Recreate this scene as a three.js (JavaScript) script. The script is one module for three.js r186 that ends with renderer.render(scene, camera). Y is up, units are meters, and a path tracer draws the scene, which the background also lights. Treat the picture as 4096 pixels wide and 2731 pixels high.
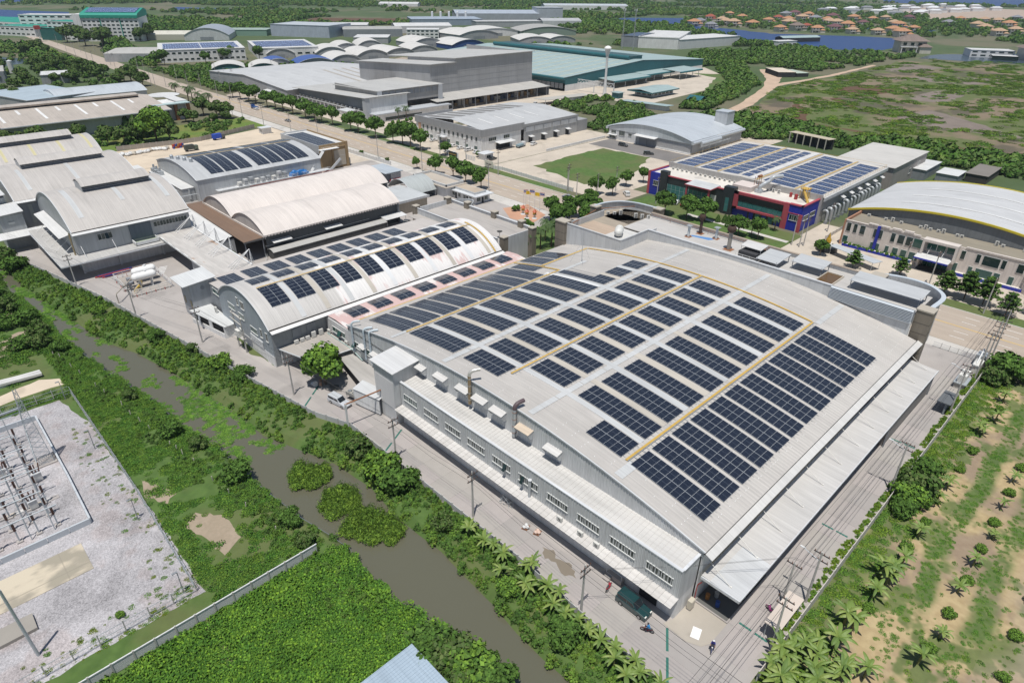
import * as THREE from 'three';
import { mergeGeometries } from 'three/addons/utils/BufferGeometryUtils.js';
import { MarchingCubes } from 'three/addons/objects/MarchingCubes.js';
// ---------------------------------------------------------------- camera, sky, sun, exposure
// site coordinates: a runs along the long eaves of the main factory (+x), b along the main road (-z), h up; metres
const scene = new THREE.Scene();
const camera = new THREE.PerspectiveCamera(55.37,4096 / 2731,1,40000);
{
const X = new THREE.Vector3(.71612602,.00961023,.69790484), D = new THREE.Vector3(-.33751841,-.87045416,.35831674), F = new THREE.Vector3(.61093767,-.49215567,-.62011124);
camera.matrixAutoUpdate = true;
camera.position.set(0,75,0);
const m = new THREE.Matrix4().makeBasis(X, D.clone().negate(), F.clone().negate());
camera.quaternion.setFromRotationMatrix(m);
}
const renderer = new THREE.WebGLRenderer({ antialias: true });
renderer.toneMapping = THREE.LinearToneMapping;
renderer.toneMappingExposure = 1.0;
renderer.shadowMap.enabled = true;
renderer.shadowMap.type = THREE.PCFSoftShadowMap;
renderer.setSize(1024,682);
const SUN = new THREE.Vector3(-.24,1,.17).normalize();
const sun = new THREE.DirectionalLight(new THREE.Color(1,.96,.89),4.3);
sun.position.copy(SUN).multiplyScalar(900).add(new THREE.Vector3(150,0,-150));
sun.target.position.set(150,0,-150); scene.add(sun, sun.target);
sun.castShadow = true; sun.shadow.mapSize.set(4096,4096); sun.shadow.bias = -.0005;
Object.assign(sun.shadow.camera, { left: -420, right: 420, top: 420, bottom: -420, near: 10, far: 2200 });
{ // clear tropical sky with thin bright haze at the horizon
const W = 512, H = 256, d = new Float32Array(W * H * 4), v = new THREE.Vector3();
for (let j = 0; j < H; j++) for (let i = 0; i < W; i++) {
const el = (j + .5) / H * Math.PI - Math.PI / 2, az = (i + .5) / W * Math.PI * 2;
v.set(Math.cos(el) * Math.sin(az), Math.sin(el), Math.cos(el) * Math.cos(az));
const s = Math.max(0, v.dot(SUN)), t = Math.pow(1 - Math.max(0, Math.sin(el)),3.2), k = (j * W + i) * 4, g = .25 * Math.pow(s, 24);
const up = el > -.02 ? 1 : .55;
d[k] = (.105 + .27 * t + g) * up; d[k + 1] = (.17 + .25 * t + g) * up; d[k + 2] = (.29 + .19 * t + g) * up; d[k + 3] = 1;
}
const t = new THREE.DataTexture(d, W, H, THREE.RGBAFormat, THREE.FloatType);
t.mapping = THREE.EquirectangularReflectionMapping; t.magFilter = t.minFilter = THREE.LinearFilter; t.needsUpdate = true;
scene.background = t; scene.environment = t; scene.backgroundIntensity = 1; scene.environmentIntensity = 1;
}
scene.fog = new THREE.FogExp2(new THREE.Color(.62,.74,.90),.00006);
// ---------------------------------------------------------------- helpers
let seed = 7;
const rnd = () => { seed = (seed * 1664525 + 1013904223) >>> 0; return seed / 4294967296; };
const rr = (a, b) => a + (b - a) * rnd();
const V = (a, b, h = 0) => new THREE.Vector3(a, h, -b);
const used = {};
const numbered = n => { const k = used[n] = (used[n] ?? -1) + 1; return k ? n + '_' + String(k).padStart(3, '0') : n; };
function tag(o, label, category, group, kind) {
if (label) o.userData.label = label; if (category) o.userData.category = category;
if (group) o.userData.group = group; if (kind) o.userData.kind = kind; return o;
}
function thing(name, label, category, a = 0, b = 0, h = 0, turn = 0, group) {
const o = new THREE.Group(); o.name = numbered(name); o.position.set(a, h, -b); o.rotation.y = turn;
scene.add(o); return tag(o, label, category, group);
}
function mk(name, g, m, parent, label) {
const o = new THREE.Mesh(Array.isArray(g) ? merge(g) : g, m); o.name = name; o.castShadow = o.receiveShadow = true;
if (label) o.userData.label = label; if (parent) parent.add(o); return o;
}
function root(o) { let p = o, v = new THREE.Vector3(); while (p && p !== scene) { v.add(p.position); p = p.parent; } return v; }
function part(o, name, g, m, label) {
const q = Array.isArray(g) ? merge(g) : g, r = root(o); q.translate(-r.x, -r.y, -r.z); return mk(name, q, m, o, label);
}
function solo(name, g, m, label, category, group, kind) {
const q = Array.isArray(g) ? merge(g) : g; q.computeBoundingBox(); const bb = q.boundingBox, x = (bb.min.x + bb.max.x) / 2, y = bb.min.y, z = (bb.min.z + bb.max.z) / 2;
q.translate(-x, -y, -z); const o = mk(numbered(name), q, m, scene); o.position.set(x, y, z); return tag(o, label, category, group, kind);
}
const struct = (name, g, m) => { const o = mk(numbered(name), g, m, scene); o.userData.kind = 'structure'; return o; };
function copy(src, a, b, h, turn, label, scale) {
const c = src.clone(); c.name = numbered(src.name.replace(/_\d\d\d$/, '')); c.userData = { ...src.userData }; scene.add(c);
c.position.set(a, h, -b); if (turn !== undefined) c.rotation.y = turn; if (scale) c.scale.setScalar(scale); if (label) c.userData.label = label; return c;
}
const ORD = ['first', 'second', 'third', 'fourth', 'fifth', 'sixth', 'seventh', 'eighth', 'ninth', 'tenth', 'eleventh', 'twelfth', 'thirteenth', 'fourteenth', 'fifteenth', 'sixteenth', 'seventeenth', 'eighteenth', 'nineteenth', 'twentieth'];
const ord = i => ORD[i] ?? (i + 1) + 'th';
function flat(g) {
if (g.index) g = g.toNonIndexed();
for (const k of Object.keys(g.attributes)) if (!['position', 'normal', 'uv', 'color'].includes(k)) g.deleteAttribute(k);
if (!g.attributes.normal) g.computeVertexNormals(); return g;
}
function uvm(g) {
g = flat(g); const p = g.attributes.position, n = p.count, uv = new Float32Array(n * 2), A = new THREE.Vector3(), B = new THREE.Vector3(), C = new THREE.Vector3();
for (let i = 0; i < n; i += 3) {
A.fromBufferAttribute(p, i); B.fromBufferAttribute(p, i + 1).sub(A); C.fromBufferAttribute(p, i + 2).sub(A); B.cross(C);
const x = Math.abs(B.x), y = Math.abs(B.y), z = Math.abs(B.z);
for (let k = i; k < i + 3; k++) {
const X = p.getX(k), Y = p.getY(k), Z = p.getZ(k);
if (y >= x && y >= z) { uv[k * 2] = X; uv[k * 2 + 1] = -Z; } else if (x >= z) { uv[k * 2] = Z; uv[k * 2 + 1] = Y; } else { uv[k * 2] = X; uv[k * 2 + 1] = Y; }
}
}
g.setAttribute('uv', new THREE.BufferAttribute(uv, 2)); return g;
}
function merge(l) { l = l.flat(9).map(g => g.attributes.uv && !g.index ? g : uvm(g)); if (l.length === 1) return l[0]; const c = l.some(g => g.attributes.color); if (!c) l.forEach(g => g.deleteAttribute('color')); return mergeGeometries(l); }
const B = (a0, a1, h0, h1, b0, b1) => uvm(new THREE.BoxGeometry(Math.abs(a1 - a0), Math.abs(h1 - h0), Math.abs(b1 - b0)).translate((a0 + a1) / 2, (h0 + h1) / 2,-(b0 + b1) / 2));
function shp(pts, holes) { const s = new THREE.Shape(pts.map(p => new THREE.Vector2(p[0], p[1]))); if (holes) for (const h of holes) s.holes.push(new THREE.Path(h.map(p => new THREE.Vector2(p[0], p[1])))); return s; }
const mtx = { a: new THREE.Matrix4().set(0,0,1,0,0,1,0,0,-1,0,0,0,0,0,0,1), h: new THREE.Matrix4().set(1,0,0,0,0,0,1,0,0,-1,0,0,0,0,0,1) };
function EX(axis, d0, d1, pts, holes) {
const g = new THREE.ExtrudeGeometry(shp(pts, holes), { depth: d1 - d0, bevelEnabled: false });
if (axis === 'a') g.applyMatrix4(mtx.a).translate(d0,0,0); else if (axis === 'b') g.translate(0,0,-d1); else g.applyMatrix4(mtx.h).translate(0, d0,0);
return uvm(g);
}
const sheet = (pts, h = 0, holes) => uvm(new THREE.ShapeGeometry(shp(pts, holes)).applyMatrix4(mtx.h).translate(0, h, 0));
const rect = (a0, a1, b0, b1) => [[a0, b0],[a1, b0],[a1, b1],[a0, b1]];
const UP = new THREE.Vector3(0,1,0);
function rod(p, q, r, r2 = r, n = 6) {
const d = q.clone().sub(p), l = d.length(), g = new THREE.CylinderGeometry(r2, r, l, n);
g.applyQuaternion(new THREE.Quaternion().setFromUnitVectors(UP, d.normalize())).translate((p.x + q.x) / 2, (p.y + q.y) / 2, (p.z + q.z) / 2); return uvm(g);
}
const pipe = (pts, r, seg = 24, n = 8) => uvm(new THREE.TubeGeometry(new THREE.CatmullRomCurve3(pts, false, 'catmullrom', .15), seg, r, n));
function bar(p, q, w, t = w) {
const d = q.clone().sub(p), l = d.length(), g = new THREE.BoxGeometry(w, l, t);
g.applyQuaternion(new THREE.Quaternion().setFromUnitVectors(UP, d.normalize())).translate((p.x + q.x) / 2, (p.y + q.y) / 2, (p.z + q.z) / 2); return uvm(g);
}
// arched roof shell whose straight edges run along a (or along b with swap)
const arcR = (half, rise) => (half * half + rise * rise) / (2 * rise);
function arcH(b0, b1, he, hc) { const m = (b0 + b1) / 2, R = arcR((b1 - b0) / 2, hc - he); return b => hc - R + Math.sqrt(Math.max(0, R * R - (b - m) * (b - m))); }
function quads(rows) {
const pos = [], uv = [];
for (let i = 0; i + 1 < rows.length; i++) for (let j = 0; j + 1 < rows[i].length; j++) {
const a = rows[i][j], b = rows[i + 1][j], c = rows[i + 1][j + 1], d = rows[i][j + 1];
for (const q of [a, b, c, a, c, d]) { pos.push(q[0], q[1],-q[2]); uv.push(q[3], q[4]); }
}
const g = new THREE.BufferGeometry(); g.setAttribute('position', new THREE.Float32BufferAttribute(pos, 3)); g.setAttribute('uv', new THREE.Float32BufferAttribute(uv, 2)); g.computeVertexNormals(); return g;
}
function VAULT(a0, a1, b0, b1, he, hc, { th = .12, n = 28, rib = 0, rh = .05, swap = false, t0 = 0, t1 = 1 } = {}) {
const f = arcH(b0, b1, he, hc), st = [];
if (rib) { const k = Math.max(1, Math.round((a1 - a0) / rib)), w = (a1 - a0) / k; for (let i = 0; i < k; i++) { const x = a0 + i * w; st.push([x, 0],[x + w * .78,0],[x + w * .86, rh],[x + w * .94, rh]); } st.push([a1,0]); } else st.push([a0,0],[a1,0]);
const rows = (dh, ss) => { const out = []; for (let j = 0; j <= n; j++) { const b = b0 + (b1 - b0) * (t0 + (t1 - t0) * j / n), h = f(b), row = []; for (const [a, e] of ss) row.push([a, h + (dh ? -th : e), b, a, b * 1.02]); out.push(row); } return out; };
const top = rows(0, st), bot = rows(1,[[a0,0],[a1,0]]), L = [quads(top), quads(bot)];
for (const k of [0,1]) { const e = top.map(r => r[k ? r.length - 1 : 0]), u = bot.map(r => r[k]); L.push(quads([e, u])); }
for (const k of [0, n]) L.push(quads([[top[k][0], top[k][top[k].length - 1]],[bot[k][0], bot[k][1]]]));
const g = mergeGeometries(L); if (swap) { const p = g.attributes.position; for (let i = 0; i < p.count; i++) { const x = p.getX(i), z = p.getZ(i); p.setX(i, -z); p.setZ(i, -x); } g.computeVertexNormals(); } return g;
}
// end wall under an arch: in the plane a (thickness along a)
function ARCHWALL(a0, a1, b0, b1, h0, he, hc, n = 20) { const f = arcH(b0, b1, he, hc), p = [[b0, h0]]; for (let i = 0; i <= n; i++) { const b = b0 + (b1 - b0) * i / n; p.push([b, f(b) - .04]); } p.push([b1, h0]); return EX('a', a0, a1, p); }
// ---------------------------------------------------------------- tileable noise and textures
const hash = (x, y, s) => { let h = (x * 374761393 + y * 668265263 + s * 974634777) | 0; h = Math.imul(h ^ (h >>> 13),1274126177); return ((h ^ (h >>> 16)) >>> 0) / 4294967296; };
function vn(x, y, px, py, s) { const xi = Math.floor(x), yi = Math.floor(y), fx = x - xi, fy = y - yi, u = fx * fx * (3 - 2 * fx), v = fy * fy * (3 - 2 * fy), m = (k, p) => ((k % p) + p) % p, x0 = m(xi, px), x1 = m(xi + 1, px), y0 = m(yi, py), y1 = m(yi + 1, py); return (hash(x0, y0, s) * (1 - u) + hash(x1, y0, s) * u) * (1 - v) + (hash(x0, y1, s) * (1 - u) + hash(x1, y1, s) * u) * v; }
function fbm(u, v, px, py, oct, s) { let a = 0, w = .5, t = 0; for (let i = 0; i < oct; i++) { a += w * vn(u * px, v * py, px, py, s + i * 17); t += w; w *= .55; px *= 2; py *= 2; } return a / t; }
const sst = (a, b, x) => { const t = Math.min(1, Math.max(0, (x - a) / (b - a))); return t * t * (3 - 2 * t); };
const mix3 = (a, b, t) => [a[0] + (b[0] - a[0]) * t, a[1] + (b[1] - a[1]) * t, a[2] + (b[2] - a[2]) * t];
const enc = x => Math.round(255 * (x <= .0031308 ? 12.92 * x : 1.055 * Math.pow(Math.min(1, x),1 / 2.4) - .055));
function tex(w, h, fn, su = 1, sv = su) {
const d = new Uint8Array(w * h * 4);
for (let j = 0; j < h; j++) for (let i = 0; i < w; i++) { const c = fn((i + .5) / w, (j + .5) / h), k = (j * w + i) * 4; d[k] = enc(c[0]); d[k + 1] = enc(c[1]); d[k + 2] = enc(c[2]); d[k + 3] = 255; }
const t = new THREE.DataTexture(d, w, h); t.colorSpace = THREE.SRGBColorSpace; t.wrapS = t.wrapT = THREE.RepeatWrapping; t.magFilter = THREE.LinearFilter; t.minFilter = THREE.LinearMipmapLinearFilter; t.generateMipmaps = true; t.repeat.set(1 / su, 1 / sv); t.needsUpdate = true; return t;
}
function gtex(w, h, fn, su = 1, sv = su) { const t = tex(w, h, (u, v) => { const x = fn(u, v); return [x, x, x]; }, su, sv); t.colorSpace = THREE.NoColorSpace; return t; }
const std = (c, r = .7, o = {}) => new THREE.MeshStandardMaterial({ color: Array.isArray(c) ? new THREE.Color().setRGB(...c) : new THREE.Color(c), roughness: r, metalness: 0, side: THREE.DoubleSide, ...o });
const wearT = tex(512,512, (u, v) => { const n = fbm(u, v, 4,4,6,3), s = fbm(u, v, 64,6,3,9), x = .90 + .28 * (n - .5) + .30 * (s - .5); return [x, x * .995, x * .985]; }, 26,26);
const sheetT = tex(512,512, (u, v) => { const n = fbm(u, v, 5,5,5,31), s = fbm(u, v, 90,3,3,33), k = (u * 24) % 1, seam = hash(Math.floor(u * 24),1,5), x = .90 + .22 * (n - .5) + .24 * (s - .5) + .06 * (seam - .5) - (k < .05 ? .05 : 0); return [x, x, x]; }, 18,30);
const corrB = gtex(128,8, u => .5 + .5 * Math.sin(u * Math.PI * 16),2,2);
const slatB = gtex(8,128, (u, v) => (v * 8) % 1,2,2);
const steel = (c, r = .55) => std(c, r, { map: wearT, bumpMap: corrB, bumpScale: .03 });
const roofM = (c, r = .6) => std(c, r, { map: sheetT });
// ---------------------------------------------------------------- ground, canal, yards, roads
const grassT = tex(512,512, (u, v) => { const n = fbm(u, v, 6,6,6,41), m = fbm(u, v, 40,40,3,45), k = sst(.35,.68, n); return mix3(mix3([.055,.105,.022],[.10,.17,.04], m),[.13,.13,.055], k * .55); }, 46);
const fieldT = tex(512,512, (u, v) => { const n = fbm(u, v, 5,5,7,51), m = fbm(u, v, 24,24,4,55), k = sst(.42,.62, n); return mix3(mix3([.05,.085,.03],[.085,.12,.045], m),[.17,.145,.10], k * .7); }, 420);
const dirtT = tex(512,512, (u, v) => { const n = fbm(u, v, 6,6,6,61), m = fbm(u, v, 60,60,2,63); return mix3(mix3([.30,.235,.17],[.42,.34,.26], n),[.22,.19,.13], m * .45); }, 22);
const gravelT = tex(1024,1024, (u, v) => { const n = fbm(u, v, 5,5,5,71), s = hash(Math.floor(u * 256), Math.floor(v * 256),3), p = fbm(u, v, 130,130,2,74), q = sst(.48,.66, fbm(u, v, 6,6,4,78)), k = .58 + .5 * (n - .5) + .26 * (s - .5) + .34 * (p - .5); return mix3([k, k * .985, k * .995],[k * .95, k * .885, k * .87], q); }, 24);
const concT = tex(1024,1024, (u, v) => { const n = fbm(u, v, 4,4,7,81), m = fbm(u, v, 12,12,4,85), st = sst(.60,.78, fbm(u, v, 7,7,5,88)); const x = .93 + .30 * (n - .5) + .16 * (m - .5) - .18 * st; return [x, x * .985, x * .975]; }, 40);
const roadT = tex(512,512, (u, v) => { const n = fbm(u, v, 5,5,6,91), t = fbm(u, v, 26,2,3,93), x = .95 + .24 * (n - .5) + .22 * (t - .5); return [x, x * .98, x * .955]; }, 24,70);
const G = { grass: std('#fff', 1, { map: grassT }), field: std('#fff', 1, { map: fieldT }), dirt: std('#fff', 1, { map: dirtT }), gravel: std([.62,.605,.62],1, { map: gravelT }), conc: std([.40,.375,.36],.92, { map: concT }), concL: std([.54,.48,.405],.92, { map: concT }), road: std([.42,.36,.305],.93, { map: roadT }), walk: std([.55,.53,.5],.9, { map: concT }), sandy: std([.62,.53,.42],1, { map: concT }), asphalt: std([.20,.19,.185],.95, { map: concT }) };
const LB = [[15.3,262],[14.6,235],[15.3,224],[14.9,208],[16.1,199],[16.8,190],[18.1,180],[17.9,170],[19.4,160],[20.8,148],[22.3,140],[23.7,132],[25,122],[25.4,113],[27.8,105],[27.9,95],[29.9,78],[31.2,72],[32,67],[31.1,62],[30.9,59],[31.8,53],[33.2,45],[33.1,42],[34.1,35],[34.5,20],[35,-30]];
const RB = [[18,262],[16.9,235],[17.2,224],[18.2,208],[19.2,199],[20.5,190],[22,180],[23.4,170],[25,160],[28.4,150],[30.4,140],[32.2,130],[33.4,120],[35,110],[35.2,102],[37.9,94],[40.6,86],[41.8,76],[41,68],[41.2,62],[41.6,57],[41.1,51],[40.8,45],[40,39],[39.8,34],[40,28],[40.5,-30]];
const off = (L, d) => L.map(([a, b], i) => [a + d + .25 * Math.sin(i * 2.3), b]);
{
const lo = off(LB, -1.3), ro = off(RB, 1.3), hole = [...lo, ...ro.slice().reverse()];
struct('ground', sheet([[-16000,-12000],[16000,-12000],[16000,16000],[-16000,16000]],0,[hole]), G.field);
const bank = [];
for (const [e, w] of [[lo, LB],[ro, RB]]) bank.push(quads([e.map(([a, b]) => [a, 0, b, a, b]), w.map(([a, b]) => [a, -1.15, b, a + 2, b])]), quads([w.map(([a, b]) => [a, -1.15, b, a, b]), w.map(([a, b]) => [a, -2.5, b, a + 1.4, b])]));
struct('canal_bank', bank, G.grass);
const mud = std([.115,.112,.078],.14);
const wb = gtex(256,256, (u, v) => fbm(u, v, 14,14,4,5),9); mud.bumpMap = wb; mud.bumpScale = .012;
struct('canal_water', sheet([...LB, ...RB.slice().reverse()],-1), mud);
}
// near ground cover left of the canal
const jag = (pts, amp, step) => { const o = []; for (let i = 0; i < pts.length; i++) { const p = pts[i], q = pts[(i + 1) % pts.length], l = Math.hypot(q[0] - p[0], q[1] - p[1]), n = Math.max(1, Math.round(l / step)); for (let k = 0; k < n; k++) { const t = k / n; o.push([p[0] + (q[0] - p[0]) * t + (k ? rr(-amp, amp) : 0), p[1] + (q[1] - p[1]) * t + (k ? rr(-amp, amp) : 0)]); } } return o; };
struct('grass_field', sheet([[-60,-40],...off(LB, -1.3).slice().reverse(),[-60,262]],.004), G.grass);
struct('grass_verge', sheet([...off(RB, 1.3),[47,-30],[47.6,47],[47.8,92],[44.7,100],[41.5,118],[31.3,181],[22.7,220],[16.5,262]],.004), G.grass);
struct('gravel_yard', sheet(jag([[10.6,139.5],[12.7,128],[13.2,94],[13,73.2],[-30,73.2],[-30,139.5]],.35,2),.012), G.gravel);
struct('concrete_slab', B(-30,3.05,0,.09,88.3,94.8), std('#fff', .95, { map: tex(256,128, (u, v) => { const n = fbm(u, v, 5,3,6,151), j = (u * 5) % 1 < .012 || Math.abs(v - .5) < .008; return mix3(j ? [.38,.33,.26] : [.56,.49,.38],[.27,.245,.20], sst(.52,.7, n) * .8); }, 32,12) }));
struct('concrete_slab', B(-12,-5.1,0,.5,82.2,85.2), std([.33,.31,.28],.95, { map: concT }));
struct('sand_track', sheet(jag([[-30,148],[2,149],[9.5,150.8],[12.7,148.5],[12.9,145.3],[8,145.6],[-30,144]],.3,2),.012), G.sandy);
struct('bare_earth', sheet(jag([[17.9,89.5],[20.8,86.1],[20.9,79.5],[17.6,77.7],[17,80],[16.7,84],[15.4,87.1]],.35,1),.012), G.dirt);
struct('bare_earth', sheet(jag([[14.4,104],[17.4,96],[15.5,94.5],[13.6,98]],.4,1),.012), G.dirt);
struct('bare_earth', sheet(jag([[5,166],[13,171],[16,176],[11,178],[3,172]],.5,1.5),.012), G.dirt);
struct('bare_earth', sheet(jag([[8,186],[13,192],[11,200],[6,196]],.5,1.5),.012), G.dirt);
// plantation: straw mulch beds, grass lanes, bare earth
const plantT = tex(1024,1024, (u, v) => {
const a = 55 + u * 120, b = -46 + v * 60, n = fbm(u, v, 14,9,5,101), f = fbm(u, v, 160,70,3,104), w = (fbm(u, v, 12,8,4,109) - .5) * 5.2;
const straw = mix3([.32,.235,.125],[.48,.38,.215], f), soil = mix3([.24,.175,.12],[.31,.24,.165], f), gr = mix3([.07,.11,.03],[.115,.165,.045], f);
let c = mix3(straw, soil, sst(.40,.62, n));
const br = sst(.30,.52, fbm(u, v, 36,18,4,117)), lane = (m, hw) => (1 - sst(hw - .5, hw + 1.1, Math.abs(b + w * .55 - m))) * (.35 + .65 * br);
const g1 = lane(4.2,1.1) * sst(78,86, a + w), g2 = lane(-2.9,1.2) * sst(76,84, a + w), g3 = (1 - sst(1.0,3.2, Math.abs(b + w * .7 - 12.3))) * .8, g4 = lane(-11,1.5);
const ps = sst(.55,.66, fbm(u, v, 26,14,4,112)) * .85;
c = mix3(c, gr, Math.max(g1, g2, g3, g4, ps));
if (b < -4.5) c = mix3(c, mix3([.27,.22,.17],[.34,.28,.22], f),.55 * sst(-4.5,-8, b + w));
return c;
}, 1,1); plantT.wrapS = plantT.wrapT = THREE.ClampToEdgeWrapping;
{ const g = sheet(rect(55,175,-46,14),.006), p = g.attributes.position, uv = g.attributes.uv; for (let i = 0; i < p.count; i++) uv.setXY(i, (p.getX(i) - 55) / 120, (-p.getZ(i) + 46) / 60); struct('plantation_soil', g, std('#fff', 1, { map: plantT })); }
struct('grass_verge', sheet([[40,-40],[62,-40],[62,13.4],[47,13.4]],.008), G.grass);
// factory estate: concrete yards laid slab by slab where the joints show
struct('factory_yard', sheet([[47.7,13.7],[163.5,13.7],[163.5,260],[22,260],[20,232],[31.3,181],[41.5,118],[44.7,100],[47.7,92]],.004), G.conc);
struct('factory_yard', sheet([[22,260],[163.5,260],[163.5,292],[60,292],[20,292]],.004), G.concL);
{
const sg = {}, slabMat = [0,1,2,3].map(i => std(new THREE.Color().setRGB(...[[.37,.345,.335],[.40,.37,.36],[.355,.335,.325],[.385,.365,.345]][i]).toArray(),.93, { map: concT }));
const st = new THREE.Group(); st.name = 'street_paving'; st.userData.kind = 'structure'; scene.add(st);
const slab = (a0, a1, b0, b1) => { const w = (a1 - a0).toFixed(2), l = (b1 - b0).toFixed(2), k = w + 'x' + l; sg[k] ??= B(-w / 2 + .012, w / 2 - .012,0,.02,-l / 2 + .012, l / 2 - .012); const o = mk('slab', sg[k], slabMat[Math.floor(rnd() * 4)], st); o.position.set((a0 + a1) / 2,.006 + rnd() * .004,-(b0 + b1) / 2); };
for (let b = 14; b < 98; b += 5) { slab(47.9,51.2, b, b + 5); slab(51.2,54.2, b, b + 5); }
for (let a = 56; a < 162; a += 5) { slab(a, a + 5,15.1,19.5); if (a < 62) slab(a, a + 5,19.5,25); }
}
// main road and its kerbs
struct('main_road', sheet([[168.5,-80],[189.3,-80],[189.3,60],[190.6,240],[189,420],[188,520],[193,700],[204,1140],[194,1140],[176,700],[170,520],[170.5,420],[170.8,240],[168.6,60]],.010), G.road);
struct('main_road', sheet([[190,478],[300,540],[420,590],[424,580],[310,520],[188,448]],.014), G.road);
struct('pavement', sheet([[163.5,-80],[168.4,-80],[168.5,60],[170.6,240],[169.8,430],[163.5,430]],.012), G.walk);
{
const white = std([.78,.78,.76],.8), yel = std([.66,.42,.07],.8), L = [], Yl = [];
const cx = b => b < 60 ? 179 : 179 + (b - 60) / 180 * 1.7;
for (let b = -60; b < 480; b += 9) for (const d of [-3.4,-6.8,3.4,6.8]) L.push(sheet(rect(cx(b) + d - .08, cx(b) + d + .08, b, b + 3.2),.018));
for (let b = -60; b < 480; b += 30) for (const d of [-.16,.16]) { const s = cx(b + 15); Yl.push(sheet(rect(s + d - .07, s + d + .07, b, b + 30),.018)); }
struct('lane_marking', L, white); struct('centre_line', Yl, yel);
const k = []; for (const [a, b0, b1] of [[168.4,31,118],[168.4,172,250],[189.4,-60,75]]) k.push(B(a - .12, a + .12,0,.14, b0, b1));
for (let i = 0; i < 6; i++) { const b0 = 86 + i * 60, a = 189.6 + Math.min(1, (b0 - 60) / 180) * .9 + .1; if (i !== 2) k.push(B(a - .12, a + .12,0,.14, b0, b0 + 57)); }
struct('kerb', k, std([.62,.6,.57],.9));
}
// plots across the road
struct('verge_grass', sheet([[189.8,165],[194.3,165],[195.6,213],[191,214]],.013), G.grass);
struct('verge_grass', sheet([[190.2,246],[194.5,246],[193,420],[189.8,420]],.013), G.grass);
struct('verge_grass', sheet([[189.6,-60],[195,-60],[195,62],[189.6,62]],.013), G.grass);
struct('plot_yard', sheet([[189.7,62],[228,62],[228,-60],[195,-60],[195,62]].reverse(),.012), G.concL);
struct('plot_yard', sheet(rect(190.5,231,62,80),.009), G.concL);
struct('plot_yard', sheet(rect(195,346,150,216),.008), G.concL);
struct('side_lane', sheet(rect(189.5,215,143,153),.013), G.road);
struct('plot_yard', sheet(rect(194,290,216.5,292),.011), G.concL);
struct('plot_yard', sheet(rect(200,390,300,470),.006), G.concL);
struct('plot_yard', sheet([[378,262],[470,270],[560,312],[590,345],[378,345]],.010), G.concL);
struct('rough_grass', sheet(jag([[206,168],[212,203],[262,203],[264,176],[240,166],[215,163]],1.2,4),.016), G.grass);
struct('asphalt_apron', sheet(rect(264,281,160,214),.014), G.asphalt);
struct('garden_lawn', sheet(rect(195.5,213,79,141),.014), G.grass);
struct('garden_path', sheet([[203,80],[205,80],[205.5,118],[203.5,118]],.02), G.walk);
struct('garden_lawn', sheet([[128,118],[150,118],[166,132],[166,148],[140,140],[130,132]],.014), G.grass);
struct('plaza', sheet([[156,149],[166,152],[170,165],[160,168],[154,158]],.020), std([.52,.30,.20],.9, { map: concT }));
struct('rough_grass', sheet(jag([[122,350],[156,362],[166,362],[166,395],[60,398],[60,358],[113,350]],1.2,5),.010), std([1.5,1.3,1],1, { map: grassT }));
struct('dirt_yard', sheet([[62,286],[164,290],[164,360],[122,349],[62,356]],.012), G.sandy);
// ---------------------------------------------------------------- solar panels
const cellT = tex(256,128, (u, v) => {
const e = Math.min(u * 2.25, (1 - u) * 2.25, v * 1.13, (1 - v) * 1.13); if (e < .022) return [.46,.49,.52];
if (Math.abs(u - .5) < .0075) return [.10,.12,.15];
const cv = (v * 6) % 1, cu = (u * 12) % 1; if (cv < .06) return [.052,.062,.085]; const k = cu < .05 ? 1.35 : 1; return [.0125 * k, .0155 * k, .026 * k];
});
const glassP = (c, r) => new THREE.MeshPhysicalMaterial({ color: new THREE.Color().setRGB(...c), map: cellT, roughness: r, ior: 1.75 }), panelMat = glassP([1,1,1],.12), panelSkyTint = glassP([1.15,1.5,2.3],.14);  // second, bluer copy has the sky reflection put into its colour
const railMat = std([.42,.44,.46],.45, { metalness: .6 });
const panelG = (() => { const g = new THREE.BoxGeometry(2.235,.045,1.115), uv = g.attributes.uv, n = g.attributes.normal; for (let i = 0; i < uv.count; i++) if (Math.abs(n.getY(i)) < .5) uv.setXY(i, .002,.002); return g; })();
const panelS = (() => { const g = panelG.clone(); g.scale(1 / 2.25,1,1 / 1.13); return g; })();
// a block of modules two wide along a and n deep along b, laid on the roof surface f(b)
function solarBlock(a0, b0, cols, n, f, label, { pw = 2.28, pb = 1.143, lift = .13, skip = null, name = 'solar_array', pm = panelMat } = {}) {
const bm = b0 + n * pb / 2, o = thing(name, label, 'solar panels', a0 + cols * pw / 2, bm, f(bm));
const W = pw - .03, D = pb - .02;
for (let j = 0; j < n; j++) for (let i = 0; i < cols; i++) {
if (skip && skip(i, j)) continue;
const b = b0 + (j + .5) * pb, s = (f(b + .5) - f(b - .5)), m = mk('panel', panelS, pm, o);
m.scale.set(W, 1, D * Math.hypot(1, s)); m.rotation.x = Math.atan(s) ; m.position.set((i + .5 - cols / 2) * pw, f(b) - f(bm) + lift, -(b - bm));
}
const R = []; for (let i = 0; i < cols; i++) for (const t of [.25,.75]) { const x = (i + t - cols / 2) * pw, rows = []; for (let k = 0; k <= 6; k++) { const b = b0 - .35 + (n * pb + .7) * k / 6; rows.push(new THREE.Vector3(x, f(b) - f(bm) + lift - .07,-(b - bm))); } for (let k = 0; k < 6; k++) R.push(bar(rows[k], rows[k + 1],.05)); }
mk('mounting_rail', R, railMat, o).userData.kind = 'stuff'; return o;
}
const yellow = std([.56,.37,.09],.6, { map: wearT }), galv = std([.50,.53,.56],.5, { metalness: .35, map: wearT });
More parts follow.
